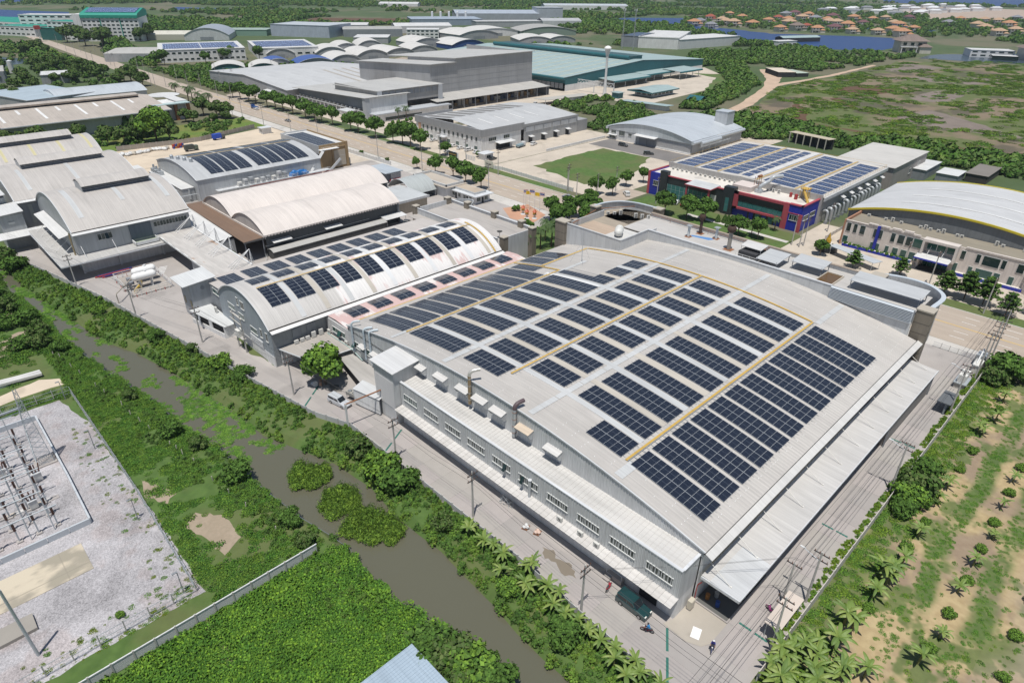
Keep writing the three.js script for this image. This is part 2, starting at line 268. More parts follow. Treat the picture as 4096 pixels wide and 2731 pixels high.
// slotted grating walkway with edge rail and cross feet, along a or along b
function walkway(a0, a1, b0, b1, f, label) {
const o = thing('roof_walkway', label, 'walkway', (a0 + a1) / 2, (b0 + b1) / 2, f((b0 + b1) / 2)), pl = [], feet = [], rail = [];
if (a1 - a0 > Math.abs(b1 - b0)) {
const h = f((b0 + b1) / 2); for (let x = a0; x < a1; x += 6) pl.push(B(x, Math.min(a1, x + 5.97), h + .10, h + .16, b0, b1));
for (let x = a0 + .4; x < a1; x += 1.05) feet.push(B(x, x + .05, h + .03, h + .09, b0 - .75, b1 + .55)); rail.push(B(a0, a1, h + .10, h + .20, b0 - .16, b0 - .08));
} else { const n = 24; for (let k = 0; k < n; k++) { const p = b0 + (b1 - b0) * k / n, q = b0 + (b1 - b0) * (k + 1) / n; pl.push(quads([[[a0, f(p) + .16, p, 0, p],[a1, f(p) + .16, p, 1, p]],[[a0, f(q) + .16, q, 0, q],[a1, f(q) + .16, q, 1, q]]]), quads([[[a0, f(p) + .1, p, 0, p],[a0, f(p) + .16, p, 1, p]],[[a0, f(q) + .1, q, 0, q],[a0, f(q) + .16, q, 1, q]]])); feet.push(B(a0 - .4, a1 + .4, f(p) + .03, f(p) + .09, p, p + .05)); } }
part(o, 'grating', pl, yellow); part(o, 'bracket', feet, galv).userData.kind = 'stuff'; if (rail.length) part(o, 'edge_rail', rail, galv); return o;
}
// ---------------------------------------------------------------- main factory
const C_ = { wall: steel([.60,.615,.63],.5), wallD: steel([.28,.30,.33],.55), roof: roofM([.50,.475,.45],.5), roofL: roofM([.62,.61,.60],.45), white: std([.74,.745,.75],.7, { map: wearT }), frame: std([.60,.61,.60],.5), glass: std([.018,.035,.034],.08), glassG: std([.03,.085,.075],.07), dark: std([.03,.032,.035],.9), gutter: std([.035,.03,.028],.8), trim: std([.66,.68,.71],.45, { map: wearT }), sky: std([.55,.56,.565],.5, { map: sheetT }), tan: std([.53,.49,.43],.6, { map: sheetT }), brownT: std([.235,.205,.165],.6, { map: wearT }), rust: std([.30,.13,.06],.85, { map: wearT }), blueT: std([.10,.24,.50],.7), green: std([.03,.15,.12],.8) };
const fM = arcH(25,111.5,9.75,14.7);
const M = thing('solar_factory', 'largest factory in front with a low arched grey roof covered by dark solar panels', 'factory', 56,25.5);
part(M, 'roof', VAULT(60.4,142,25,111.5,9.75,14.7, { n: 44, rib: .76, rh: .045, th: .2 }), C_.roof);
{ // roof lights and flashings lie on the sheets
const strip = (a0, a1, b0, b1, lift = .06) => { const n = Math.max(1, Math.round((b1 - b0) / 2)), r0 = [], r1 = []; const L = []; for (let k = 0; k < n; k++) { const p = b0 + (b1 - b0) * k / n, q = b0 + (b1 - b0) * (k + 1) / n; L.push(quads([[[a0, fM(p) + lift, p, a0, p],[a1, fM(p) + lift, p, a1, p]],[[a0, fM(q) + lift, q, a0, q],[a1, fM(q) + lift, q, a1, q]]]), quads([[[a0, fM(p) - .05, p, a0, p],[a0, fM(p) + lift, p, a1, p]],[[a0, fM(q) - .05, q, a0, q],[a0, fM(q) + lift, q, a1, q]]]), quads([[[a1, fM(p) + lift, p, a0, p],[a1, fM(p) - .05, p, a1, p]],[[a1, fM(q) + lift, q, a0, q],[a1, fM(q) - .05, q, a1, q]]])); } return L; };
const cols = [64.4,70.5,76.6,82.9,89.4,95.6,101.9,108.4,114.7,121.1];
cols.forEach((a, i) => { if (i === 9) return; const x = a + 4.7, w = cols[i + 1] - a - 4.75; part(M, i % 2 ? 'cable_strip' : 'roof_light', strip(x + .1, x + w - .1, i ? 42.2 : 42.2, i > 6 ? 86 : 94.5), i % 2 ? C_.tan : C_.sky); });
for (const [a0, a1, b0, b1] of [[61.2,141,57.25,58.35],[61.2,141,79.0,80.2],[61.2,65,39.4,40.9],[128.6,141,40.0,41.1],[109,119,94.2,95.4],[61.2,65,95.4,96.4]]) for (let x = a0; x < a1 - 1; x += 6.3) part(M, 'roof_light', strip(x, Math.min(a1, x + 6.1), b0, b1,.07), C_.sky);
part(M, 'ridge_flashing', [strip(106,107.4,81,97,.07)], C_.white);
// rows of fixing screws, drawn as small pale boxes
const sc = []; const s0 = new THREE.BoxGeometry(.11,.05,.11); for (let b = 27; b < 111; b += 2.55) for (let a = 61.2; a < 141.5; a += .76) { if ((a > 64 && a < 127 && !(b < 28 || (b > 40.4 && b < 42.2) || (b > 56.2 && b < 59))) && rnd() < .8) continue; if (rnd() < .45) sc.push(uvm(s0.clone().translate(a + .36, fM(b) + .02,-b))); }
part(M, 'roof_screw', sc, std([.8,.8,.8],.4)).userData.kind = 'stuff';
}
part(M, 'gable_wall', [ARCHWALL(60.5,60.7,25.15,111.4,8.6,9.6,14.6),...Array.from({ length: 171 }, (_, i) => { const b = 25.6 + i * .5; return B(60.43,60.52,8.7, fM(b) - .3, b, b + .12); })], C_.wall);
{ const t = [], n = 44; for (let k = 0; k < n; k++) { const b = 25 + 86.5 * k / n, c = 25 + 86.5 * (k + 1) / n; t.push(bar(V(60.36, b, fM(b) - .02),V(60.36, c, fM(c) - .02),.16,.22)); } part(M, 'verge_trim', t, C_.trim); }
part(M, 'front_wall', [EX('b', 25.6,86.4,[[56.1,4],[56.3,4],[56.3,9.05],[56.1,9.05]]),...Array.from({ length: 121 }, (_, i) => B(56.03,56.12,4.1,9,25.8 + i * .5,25.92 + i * .5))], C_.wall);
part(M, 'parapet_cap', [B(56.0,56.45,9.0,9.18,25.55,86.4), B(56.45,60.3,9.0,9.18,25.45,25.85)], C_.trim);
part(M, 'end_wall', [B(56.3,60.5,3.6,9.0,25.6,25.8)], C_.wall);
part(M, 'base_wall', [B(56.15,56.35,0,4,25.7,86.3), B(56.35,60.5,0,3.6,25.65,25.85)], C_.white);
part(M, 'ledge_roof', [EX('b', 25.8,86.4,[[56.4,8.55],[60.5,8.95],[60.5,9.02],[56.4,8.62]]),...Array.from({ length: 80 }, (_, i) => bar(V(56.45,26 + i * .755,8.63),V(60.45,26 + i * .755,9.03),.1,.1))], roofM([.60,.585,.565],.5));
{ // awning over the street: sheets laid one beside the other
const L = EX('b', 0,1,[[54.2,3.86],[56.1,4.1],[56.1,4.2],[54.2,3.96]]); const aw = thing('street_awning', 'long grey sheet metal awning along the street side of the largest factory', 'awning', 54.2,25.4,0);
const sheetG = EX('b', 0,1.0,[[0,3.86],[1.95,4.1],[1.95,4.16],[0,3.92]]).translate(0,0,0); const ribG = EX('b', 0,.12,[[0,3.92],[1.95,4.16],[1.95,4.21],[0,3.97]]);
const mats = [roofM([.60,.58,.56],.5), roofM([.56,.54,.52],.55), roofM([.63,.61,.59],.5)];
for (let i = 0; i < 60; i++) { const m = mk('roof_sheet', merge([sheetG, ribG]), mats[Math.floor(rnd() * 3)], aw); m.position.set(0,0,-i * 1.013); }
const br = []; for (let b = 27; b < 86; b += 5) br.push(bar(V(54.4, b, 3.8),V(56.1, b, 3.1),.07), bar(V(54.4, b, 3.8),V(56.1, b, 3.95),.08)); part(aw, 'bracket', br, C_.trim).userData.kind = 'stuff';
}
const PANES = [C_.glass, std([.045,.06,.055],.12), std([.08,.095,.085],.2), std([.03,.045,.042],.08), C_.glass];
function windowStrip(o, pl, w0, w1, h0, h1, n, axis = 'b', open = -1, gm = C_.glass) {   // frame with panes set back in it, in the plane a = pl (axis b) or b = pl (axis a)
const bx = (x0, x1, h0, h1, d0, d1) => axis === 'b' ? B(pl + d0, pl + d1, h0, h1, x0, x1) : B(x0, x1, h0, h1, pl + d0, pl + d1);
const f = [bx(w0 - .08, w1 + .08, h1, h1 + .1,-.12,.05), bx(w0 - .1, w1 + .1, h0 - .1, h0,-.18,.05)], k = (w1 - w0) / n;
for (let i = 0; i <= n; i++) { const x = w0 + i * k; f.push(bx(x - .035, x + .035, h0, h1,-.06,.05)); }
const w = part(o, 'window', f, C_.frame), gs = gm === C_.glass ? PANES : [gm];
for (let i = 0; i < n; i++) { if (i === open) { const c = w0 + (i + .5) * k; part(w, 'pane', [bar(axis === 'b' ? V(pl - .05, c, h1) : V(c, pl - .05, h1), axis === 'b' ? V(pl - .75, c, h0 + .1) : V(c, pl - .75, h0 + .1), axis === 'b' ? .05 : k * .85, axis === 'b' ? k * .85 : .05)], gm); part(w, 'opening', bx(w0 + i * k + .05, w0 + (i + 1) * k - .05, h0, h1,-.02,.03), C_.dark); } else part(w, 'pane', bx(w0 + i * k + .05, w0 + (i + 1) * k - .05, h0, h1,-.03,.03), gs[Math.abs(i * 7 + Math.round(w0 * 3)) % gs.length]); }
return w;
}
[[81.45,85.35,0],[75.3,79.25,-1],[69.2,73.2,-1],[63.1,67.3,-1],[57,61.1,1],[50.95,55.05,4],[44.85,48.95,-1],[38.9,42.95,-1],[32.7,36.95,-1],[26.65,30.75,-1]].forEach(([p, q, o], i) => windowStrip(M, 56.1, p, q, 5.75,6.95,6, 'b', o === 0 ? -1 : o, i === 0 ? C_.glassG : C_.glass));
[[85.4,11.4],[79.1,12.1],[72.9,12.5],[68.5,12.5],[64.05,12.4],[57.9,12.1],[51.7,11.55]].forEach(([b, h], i) => {
const o = part(M, 'vent_hood', [EX('b', b - 1.6, b + 1.6,[[59.2, h - .35],[60.5, h],[60.5, h + .07],[59.2, h - .28]])], i === 5 ? std([.62,.52,.42],.6, { map: wearT }) : C_.roofL);
part(o, 'side_sheet', [-1.55,1.5].map(d => EX('b', b + d, b + d + .05,[[59.25, h - .36],[60.5, h - .03],[60.5, h - 1.5],[59.9, h - 1.5],[59.25, h - .55]])), C_.wall);
part(o, 'louvre', [0,1,2,3].map(k => EX('b', b - 1.4, b + 1.4,[[60.30, h - .5 - k * .3],[60.5, h - .35 - k * .3],[60.5, h - .39 - k * .3],[60.30, h - .54 - k * .3]])), C_.wallD);
});
// back parapet wall against the arched roof and the eave gutter, fascia, side wall
part(M, 'side_wall', [B(60.6,141.8,0,9.2,25.3,25.5)], C_.wall);
part(M, 'fascia', [EX('a', 60.4,143,[[23.9,9.0],[24.95,9.45],[24.95,9.55],[23.9,9.1]])], roofM([.64,.63,.615],.5));
part(M, 'gutter', [B(60.4,143,9.3,9.62,24.98,25.22)], C_.gutter);
// blocks of panels on the main roof
const blk = (a, b, n, c, label, sk) => solarBlock(a, b, 2, n, fM, label, { skip: sk });
{
const cols = [64.4,70.5,76.6,82.9,89.4,95.6,101.9,108.4,114.7,121.1];
const L = (i, row, N) => `${ord(i)} solar block from the canal, largest roof, ${row}`;
for (let i = 0; i < 12; i++) blk(64.4 + 5.29 * i, 27.85,11,2, L(i, 'beside the right eave', 12));
cols.forEach((a, i) => blk(a, 42.2, i ? 12 : 6,2, i ? L(i, 'left of its rightmost walkway', 10) : 'short block of dark solar panels beside the canal end of the rightmost yellow walkway'));
cols.slice(1).forEach((a, i) => blk(a, 58.95,7,2, L(i, 'right of its middle walkway', 9)));
cols.forEach((a, i) => blk(a, 68.8,8,2, L(i, 'left of its middle walkway', 10)));
cols.slice(0,7).forEach((a, i) => blk(a, 80.75,12,2, L(i, 'right of its leftmost walkway', 7)));
blk(108.4,80.95,12,2, 'stepped block of solar panels, two wide at one end, beside the white roof stripe', (i, j) => i === 1 && j > 3);
blk(114.7,80.95,4,2, 'small square block of solar panels, nearer of two in front of the tank enclosure'); blk(121.1,80.95,4,2, 'small square block of solar panels, farther of two in front of the tank enclosure');
for (let i = 0; i < 8; i++) blk(64.3 + 5.21 * i, 96.4,11,2, L(i, 'on the slope facing the white vault', 8));
blk(106,100.6,7,2, 'short block of solar panels before the yellow cross walkway on the left slope'); blk(111.6,102.8,7,2, 'nearer block of solar panels beyond the yellow cross walkway on the left slope'); blk(116.9,102.8,7,1, 'farther block of solar panels beyond the yellow cross walkway on the left slope');
walkway(64.6,128,41.15,41.55, fM, 'rightmost yellow grating walkway running the length of the largest roof');
walkway(66.8,128,67.7,68.1, fM, 'middle yellow grating walkway running the length of the largest roof');
walkway(64.6,110,95.3,95.7, fM, 'leftmost yellow grating walkway running along the largest roof');
walkway(127.8,128.3,41.6,101.5, fM, 'yellow grating walkway crossing the far end of the largest roof');
walkway(109.7,110.2,95.8,111, fM, 'yellow grating walkway crossing the left slope of the largest roof');
walkway(110.4,128,101.6,102.1, fM, 'yellow grating walkway along the far left slope of the largest roof');
}
// ---------------------------------------------------------------- main factory: side canopy, roof-end office, chimneys
function acUnit(name, label, a, b, h, turn, group, two) {
const o = thing(name, label, 'air conditioner', a, b, h, turn, group), H = two ? 1.3 : .75;
mk('casing', uvm(new THREE.BoxGeometry(.38, H, .95).translate(0, H / 2 + .12,0)), acM, o);
for (let k = 0; k < (two ? 2 : 1); k++) { const y = .12 + .38 + k * .6; mk('fan', uvm(new THREE.CylinderGeometry(.27,.27,.03,14).rotateZ(Math.PI / 2).translate(-.2, y, .08)), C_.dark, o); mk('grille', merge([uvm(new THREE.TorusGeometry(.28,.02,5,16).rotateY(Math.PI / 2).translate(-.21, y, .08)), uvm(new THREE.BoxGeometry(.02,.54,.025).translate(-.22, y, .08)), uvm(new THREE.BoxGeometry(.02,.025,.54).translate(-.22, y, .08))]), acM, o); }
mk('foot', merge([-.3,.3].map(z => uvm(new THREE.BoxGeometry(.42,.12,.08).translate(0,.06, z)))), galv, o).userData.kind = 'stuff'; return o;
}
const acM = std([.72,.715,.69],.6, { map: wearT });
{
const cn = thing('side_canopy', 'long flat grey sheet canopy hung on white tie rods along the largest factory', 'canopy', 100,22,0);
part(cn, 'roof', [EX('a', 60.5,141.5,[[19.4,5.15],[24.9,5.5],[24.9,5.62],[19.4,5.27]])], roofM([.56,.545,.53],.55));
part(cn, 'roof_extension', [EX('a', 60.45,69,[[19.38,5.28],[23.6,5.55],[23.6,5.6],[19.38,5.33]])], roofM([.58,.59,.60],.4));
part(cn, 'fascia', [B(60.4,141.6,5.0,5.3,19.3,19.42), B(60.35,60.5,5.0,5.45,19.3,24.9)], C_.trim);
for (let i = 0; i < 12; i++) { const a = 61.6 + i * 7.1; part(cn, 'tie_rod', [rod(V(a, 24.85,7.6),V(a, 21.2,5.4),.055), rod(V(a, 21.2,5.35),V(a, 21.2,5.6),.12)], std([.74,.72,.68],.5)); }
const inB = thing('storage_room', 'grey walled room standing under the far half of the side canopy', 'building', 128,22.5,0);
part(inB, 'wall', [B(115.6,140,0,5.2,19.7,19.9), B(115.4,115.6,0,5.2,19.7,25.2)], std([.26,.25,.24],.7, { map: wearT, bumpMap: corrB, bumpScale: .03 })); part(inB, 'corner_post', [B(115.1,115.6,0,5.1,19.5,19.7), B(139.9,140.3,0,5.1,19.5,19.7)], C_.wallD);
const pk = thing('loading_bay', 'dark kerbed loading bay under the near end of the side canopy', 'loading bay', 63,22.5,0);
part(pk, 'kerb', [B(60.6,60.8,0,.25,20.4,25.2), B(60.6,72,0,.25,20.2,20.4)], G.conc); part(pk, 'floor', [B(60.8,72,0,.08,20.4,25.2)], std([.12,.12,.115],.9)); part(pk, 'post', [rod(V(66,20.6,0),V(66,20.6,5.2),.12), rod(V(86,20.6,0),V(86,20.6,5.2),.12), rod(V(104,20.6,0),V(104,20.6,5.2),.12)], C_.wallD);
const drum = (a, b, c, l) => { const o = thing('drum', l, 'drum', a, b, .08); mk('body', uvm(new THREE.CylinderGeometry(.29,.29,.88,14).translate(0,.44,0)), std(c, .5), o); mk('rim', merge([.02,.3,.58,.87].map(y => uvm(new THREE.TorusGeometry(.29,.02,5,14).rotateX(Math.PI / 2).translate(0, y, 0)))), std(c, .5), o); };
drum(62.2,22.6,[.03,.08,.3], 'blue drum in the dark loading bay under the side canopy'); drum(63.5,23.5,[.4,.4,.38], 'pale drum in the dark loading bay under the side canopy'); drum(62.3,24.2,[.35,.16,.05], 'brown drum in the dark loading bay nearest the wall');
struct('concrete_apron', sheet([[56.4,20.2],[60.6,20.2],[60.6,25.6],[56.3,25.6],[54.6,26.2],[54.4,22.6],[55.2,20.8]],.05), std([.43,.395,.345],.92, { map: concT }));
const bd = thing('white_board', 'white sheet lying flat on the concrete apron by the front corner', 'board', 56.4,22.3,.06,.3); mk('sheet', uvm(new THREE.BoxGeometry(1.7,.04,1.15).rotateZ(.04).translate(0,.06,0)), std([.8,.8,.8],.6), bd);
const cb = thing('electric_cabinet', 'beige cabinet standing against the white end wall by the canopy', 'cabinet', 59.2,25.0,0); mk('body', uvm(new THREE.BoxGeometry(1,1.5,.6).translate(0,1.05,0)), std([.5,.46,.38],.6), cb); mk('door', uvm(new THREE.BoxGeometry(.9,1.3,.04).translate(0,1.05,.32)), std([.55,.5,.42],.5), cb); mk('leg', merge([-.4,.4].map(x => uvm(new THREE.BoxGeometry(.08,.35,.5).translate(x, .17,0)))), C_.wallD, cb);
const hp = thing('pipe', 'red fire pipe rising against the wall beside the loading bay', 'pipe', 60.3,25,0); part(hp, 'riser', [pipe([V(60.3,25.1,0),V(60.3,25.1,3.6),V(60.3,24.6,4.6)],.07)], std([.35,.03,.025],.5));
}
// drain with green lid strips
for (const [a0, b0, a1, b1, l] of [[54.4,25.4,47.9,21,0],[62,19.2,62,15.2,0],[88,19.2,88,15.2,0],[119,19.4,119,15.3,0],[47.8,81,54.4,84.6,0],[45,104,50.6,108.6,0]].map(x => x)) {
const g = [], n = 9, d = Math.hypot(a1 - a0, b1 - b0), t = Math.atan2(b1 - b0, a1 - a0); for (let k = 0; k < n; k++) { const x = d * (k + .5) / n; if (k === 4) continue; g.push(uvm(new THREE.BoxGeometry(d / n - .03,.03,.32).translate(x, .045,0))); }
const o = struct('drain_cover', g, C_.green); o.rotation.y = t; o.position.set(a0,0,-b0);
}
// bent exhaust stacks
function stack(a, b, h0, h1, r, l, m, dir = [1,.3]) {
const o = thing('exhaust_stack', l, 'chimney', a, b, h0), d = new THREE.Vector3(dir[0],0,-dir[1]).normalize();
mk('duct', uvm(new THREE.CylinderGeometry(r, r, h1 - h0,14).translate(0, (h1 - h0) / 2,0)), m[0], o);
const y = h1 - h0, e = [new THREE.Vector3(0, y - .05,0), new THREE.Vector3(0, y + .5,0).addScaledVector(d, .12), new THREE.Vector3(0, y + .85,0).addScaledVector(d, .5), new THREE.Vector3(0, y + 1.0,0).addScaledVector(d, 1.1), new THREE.Vector3(0, y + 1.05,0).addScaledVector(d, 1.9)];
mk('elbow', uvm(new THREE.TubeGeometry(new THREE.CatmullRomCurve3(e),16, r * 1.02,12, false)), m[1], o);
mk('collar', merge([.15,.4,.65,.9].map(t => uvm(new THREE.TorusGeometry(r * 1.03,.035,5,16).rotateX(Math.PI / 2).translate(0, y * t, 0)))), m[2], o); return o;
}
stack(59.9,60.1,9.3,14.6,.34, 'tall grey exhaust stack with a rusty purple elbow at the street gable', [galv, std([.12,.085,.095],.5, { map: wearT }), C_.rust],[1,-.15]);
stack(59.9,71,10.2,15.9,.30, 'exhaust stack with a bright elbow and brown shaft at the street gable', [std([.30,.22,.13],.5, { map: wearT }), std([.62,.6,.56],.35, { metalness: .4 }), galv],[1,-.6]);
{ const o = thing('flue', 'short grey flue with a flat cap on the lower street wall', 'chimney', 55.7,52.3,4); part(o, 'duct', [rod(V(55.7,52.3,4.1),V(55.7,52.3,7.4),.24,.24,12)], galv); part(o, 'cap', [rod(V(55.7,52.3,7.5),V(55.7,52.3,7.56),.34,.3,12)], C_.trim); }
for (const [b, l] of [[45.6, 'white box unit on the street awning below the seventh window'],[41.6, 'round fan air conditioner standing on the rusty part of the street awning'],[38.6, 'larger white air conditioner on the street awning beside a vertical pipe']]) acUnit('air_conditioner', l, 55.3, b, 4.05,0);
for (let i = 0; i < 3; i++) stack(60.1,[109,104.4,102.3][i],4.5,10.6 + i * .25,.22, `pale blue bent vent pipe at the left gable, ${ord(i)} from the pink roof`, [std([.45,.52,.58],.5), std([.5,.57,.62],.45), galv],[.8,-.6]);
// stair tower beside the street wall
{
const o = thing('stair_tower', 'tall grey tower with a louvred face beside the tree and silver pickup', 'tower', 54.8,86.3,0);
part(o, 'wall', [B(54.8,60.6,0,9.6,86.5,86.7), B(54.8,60.6,0,9.6,92.7,92.9), EX('b', 86.5,92.9,[[54.8,9.6],[60.6,9.6],[60.6,11.9],[54.8,11.4]]), B(54.8,55,0,3.4,86.7,92.7), B(54.75,55,9.4,11.4,86.55,92.85)], C_.wall);
part(o, 'roof', [EX('b', 86,93.5,[[54.3,11.5],[61,12.1],[61,12.22],[54.3,11.62]])], roofM([.64,.64,.64],.45));
for (let k = 0; k < 22; k++) part(o, 'louvre', [EX('b', 86.7,92.7,[[54.72,3.42 + k * .27],[54.95,3.62 + k * .27],[54.95,3.66 + k * .27],[54.72,3.46 + k * .27]])], C_.roofL);
part(o, 'interior', [B(54.97,55.1,3.4,9.4,86.7,92.7)], C_.wallD);
}
part(M, 'lower_wall', [B(60.5,60.7,0,9,92.9,111.4)], C_.wall);
windowStrip(M, 60.5,99.5,104.5,5.4,6.7,5, 'b', 1, C_.glassG); windowStrip(M, 60.5,105.2,109.6,5.4,6.7,4, 'b', 3, C_.glassG);
for (const b of [101,105.4]) part(M, 'window_hood', [EX('b', b - 1.2, b + 1.2,[[59.4,6.9],[60.5,7.2],[60.5,7.28],[59.4,6.98]])], C_.roofL);
// office block across the road end of the factory
{
const o = thing('roof_office', 'grey parapet block with a sunken roof along the road end of the largest factory', 'building', 148,60,0), W = C_.wall;
part(o, 'wall', [EX('a', 142,142.25,[[27,8.5],[92.8,8.5],[92.8,15.9],[44,15.9],[44,13.2],[27,13.2]])], W);
part(o, 'wall_cap', [B(141.9,142.4,15.9,16.08,44,93)], C_.trim);
for (let k = 0; k < 9; k++) part(o, 'louvre_blade', [EX('b', 27.2,44,[[141.55,13.15 + k * .31],[142.1,13.36 + k * .31],[142.1,13.44 + k * .31],[141.55,13.23 + k * .31]])], std([.5,.54,.58],.5));
part(o, 'louvre_back', [B(142.12,142.3,13.1,15.95,27,44)], C_.wallD);
part(o, 'enclosure_wall', [B(130,130.2,8.5,15.9,93,111.3), B(130.2,142.3,10,15.9,92.8,93), B(130,146.5,8,15.9,111.3,111.55), B(129.9,130.35,15.9,16.05,92.9,111.6), B(130.35,142.3,15.9,16.05,92.7,93.1)], W);
part(o, 'roof', [B(142.25,155.2,14.4,14.6,27.2,101)], roofM([.52,.50,.48],.7));
part(o, 'roof_valley', [EX('b', 44,92.8,[[142.25,14.61],[143.6,14.61],[142.25,15.6]])], roofM([.55,.53,.5],.6));
part(o, 'enclosure_floor', [B(130.2,158,13.9,14.1,93,111.3), EX('h', 13.9,14.1,[[146.5,111.3],[146.5,115],[152,114.2],[156,112],[158,107.5],[158.2,101],[146,101]])], std([.36,.31,.25],.9, { map: wearT }));
part(o, 'rusty_sheet', [B(131.5,141,14.12,14.2,97,110.5)], std([.46,.36,.28],.8, { map: wearT })); part(o, 'pale_sheet', [B(130.4,141.8,14.22,14.3,93.2,101)], roofM([.6,.59,.57],.6));
const curve = (P, h0, h1, t) => { const c = new THREE.CatmullRomCurve3(P.map(p => V(p[0], p[1],0)), false, 'catmullrom', .5).getPoints(28), q = c.map((p, i) => { const d = c[Math.min(i + 1,28)].clone().sub(c[Math.max(0, i - 1)]).normalize(); return [p.x - d.z * t, -(p.z + d.x * t)]; }); return EX('h', h0, h1,[...c.map(p => [p.x, -p.z]),...q.reverse()]); };
const cA = [[146.4,115.2],[151,115],[155.6,112.6],[158,108],[158.5,101.4]], cB = [[155.4,40],[157.4,36.5],[158.2,32.5],[157.2,28.4],[153.2,25.4],[146,25.5]];
part(o, 'curved_parapet', curve(cA, 6,16.3,.3), W); part(o, 'curved_parapet', curve(cB, 6,15.9,-.3), W); for (const q of [curve(cA, 16.3,16.5,.7), curve(cB, 15.9,16.1,-.9)]) part(o, 'curved_cap', [q], std([.50,.55,.60],.45));
part(o, 'outer_parapet', [B(155.2,155.5,0,15.6,40,101)], W); part(o, 'outer_cap', [B(154.95,155.7,15.6,15.75,40,101)], std([.40,.33,.27],.8, { map: wearT })); part(o, 'handrail', [rod(V(154.3,62,15.5),V(154.3,100,15.5),.07),...[64,70,76,82,88,94].map(b => rod(V(154.3, b, 14.5),V(154.3, b, 15.5),.05))], C_.rust);
for (const [a0, a1, b0, b1, h] of [[129,131.6,111,114.4,16.4],[145.8,148,113.6,116,16.4],[157.4,159.6,99.6,102,16.4],[143,145.8,24,27,16.2],[154.6,157,37.4,40.2,16.2]]) { const p = part(o, 'pillar', [B(a0, a1,0, h - .3, b0, b1)], C_.brownT); part(p, 'pillar_cap', [B(a0 - .15, a1 + .15, h - .3, h, b0 - .15, b1 + .15)], std([.42,.38,.32],.7)); for (let y = 2.2; y < h - 1; y += 2.2) part(p, 'tile_joint', [B(a0 - .02, a1 + .02, y, y + .06, b0 - .02, b1 + .02)], C_.gutter); }
part(o, 'gallery', [B(131,131.3,15.4,15.55,95,111),...[97,101,105,109].map(b => rod(V(131.1, b, 14),V(131.1, b, 15.5),.08)), rod(V(132,110.6,15.6),V(146,113.8,15.6),.1), rod(V(147,114,15.6),V(156.8,108,15.6),.1)], C_.rust);
part(o, 'step_wall', [B(142.3,146,13.5,15.4,92.8,93.1)], W);
}
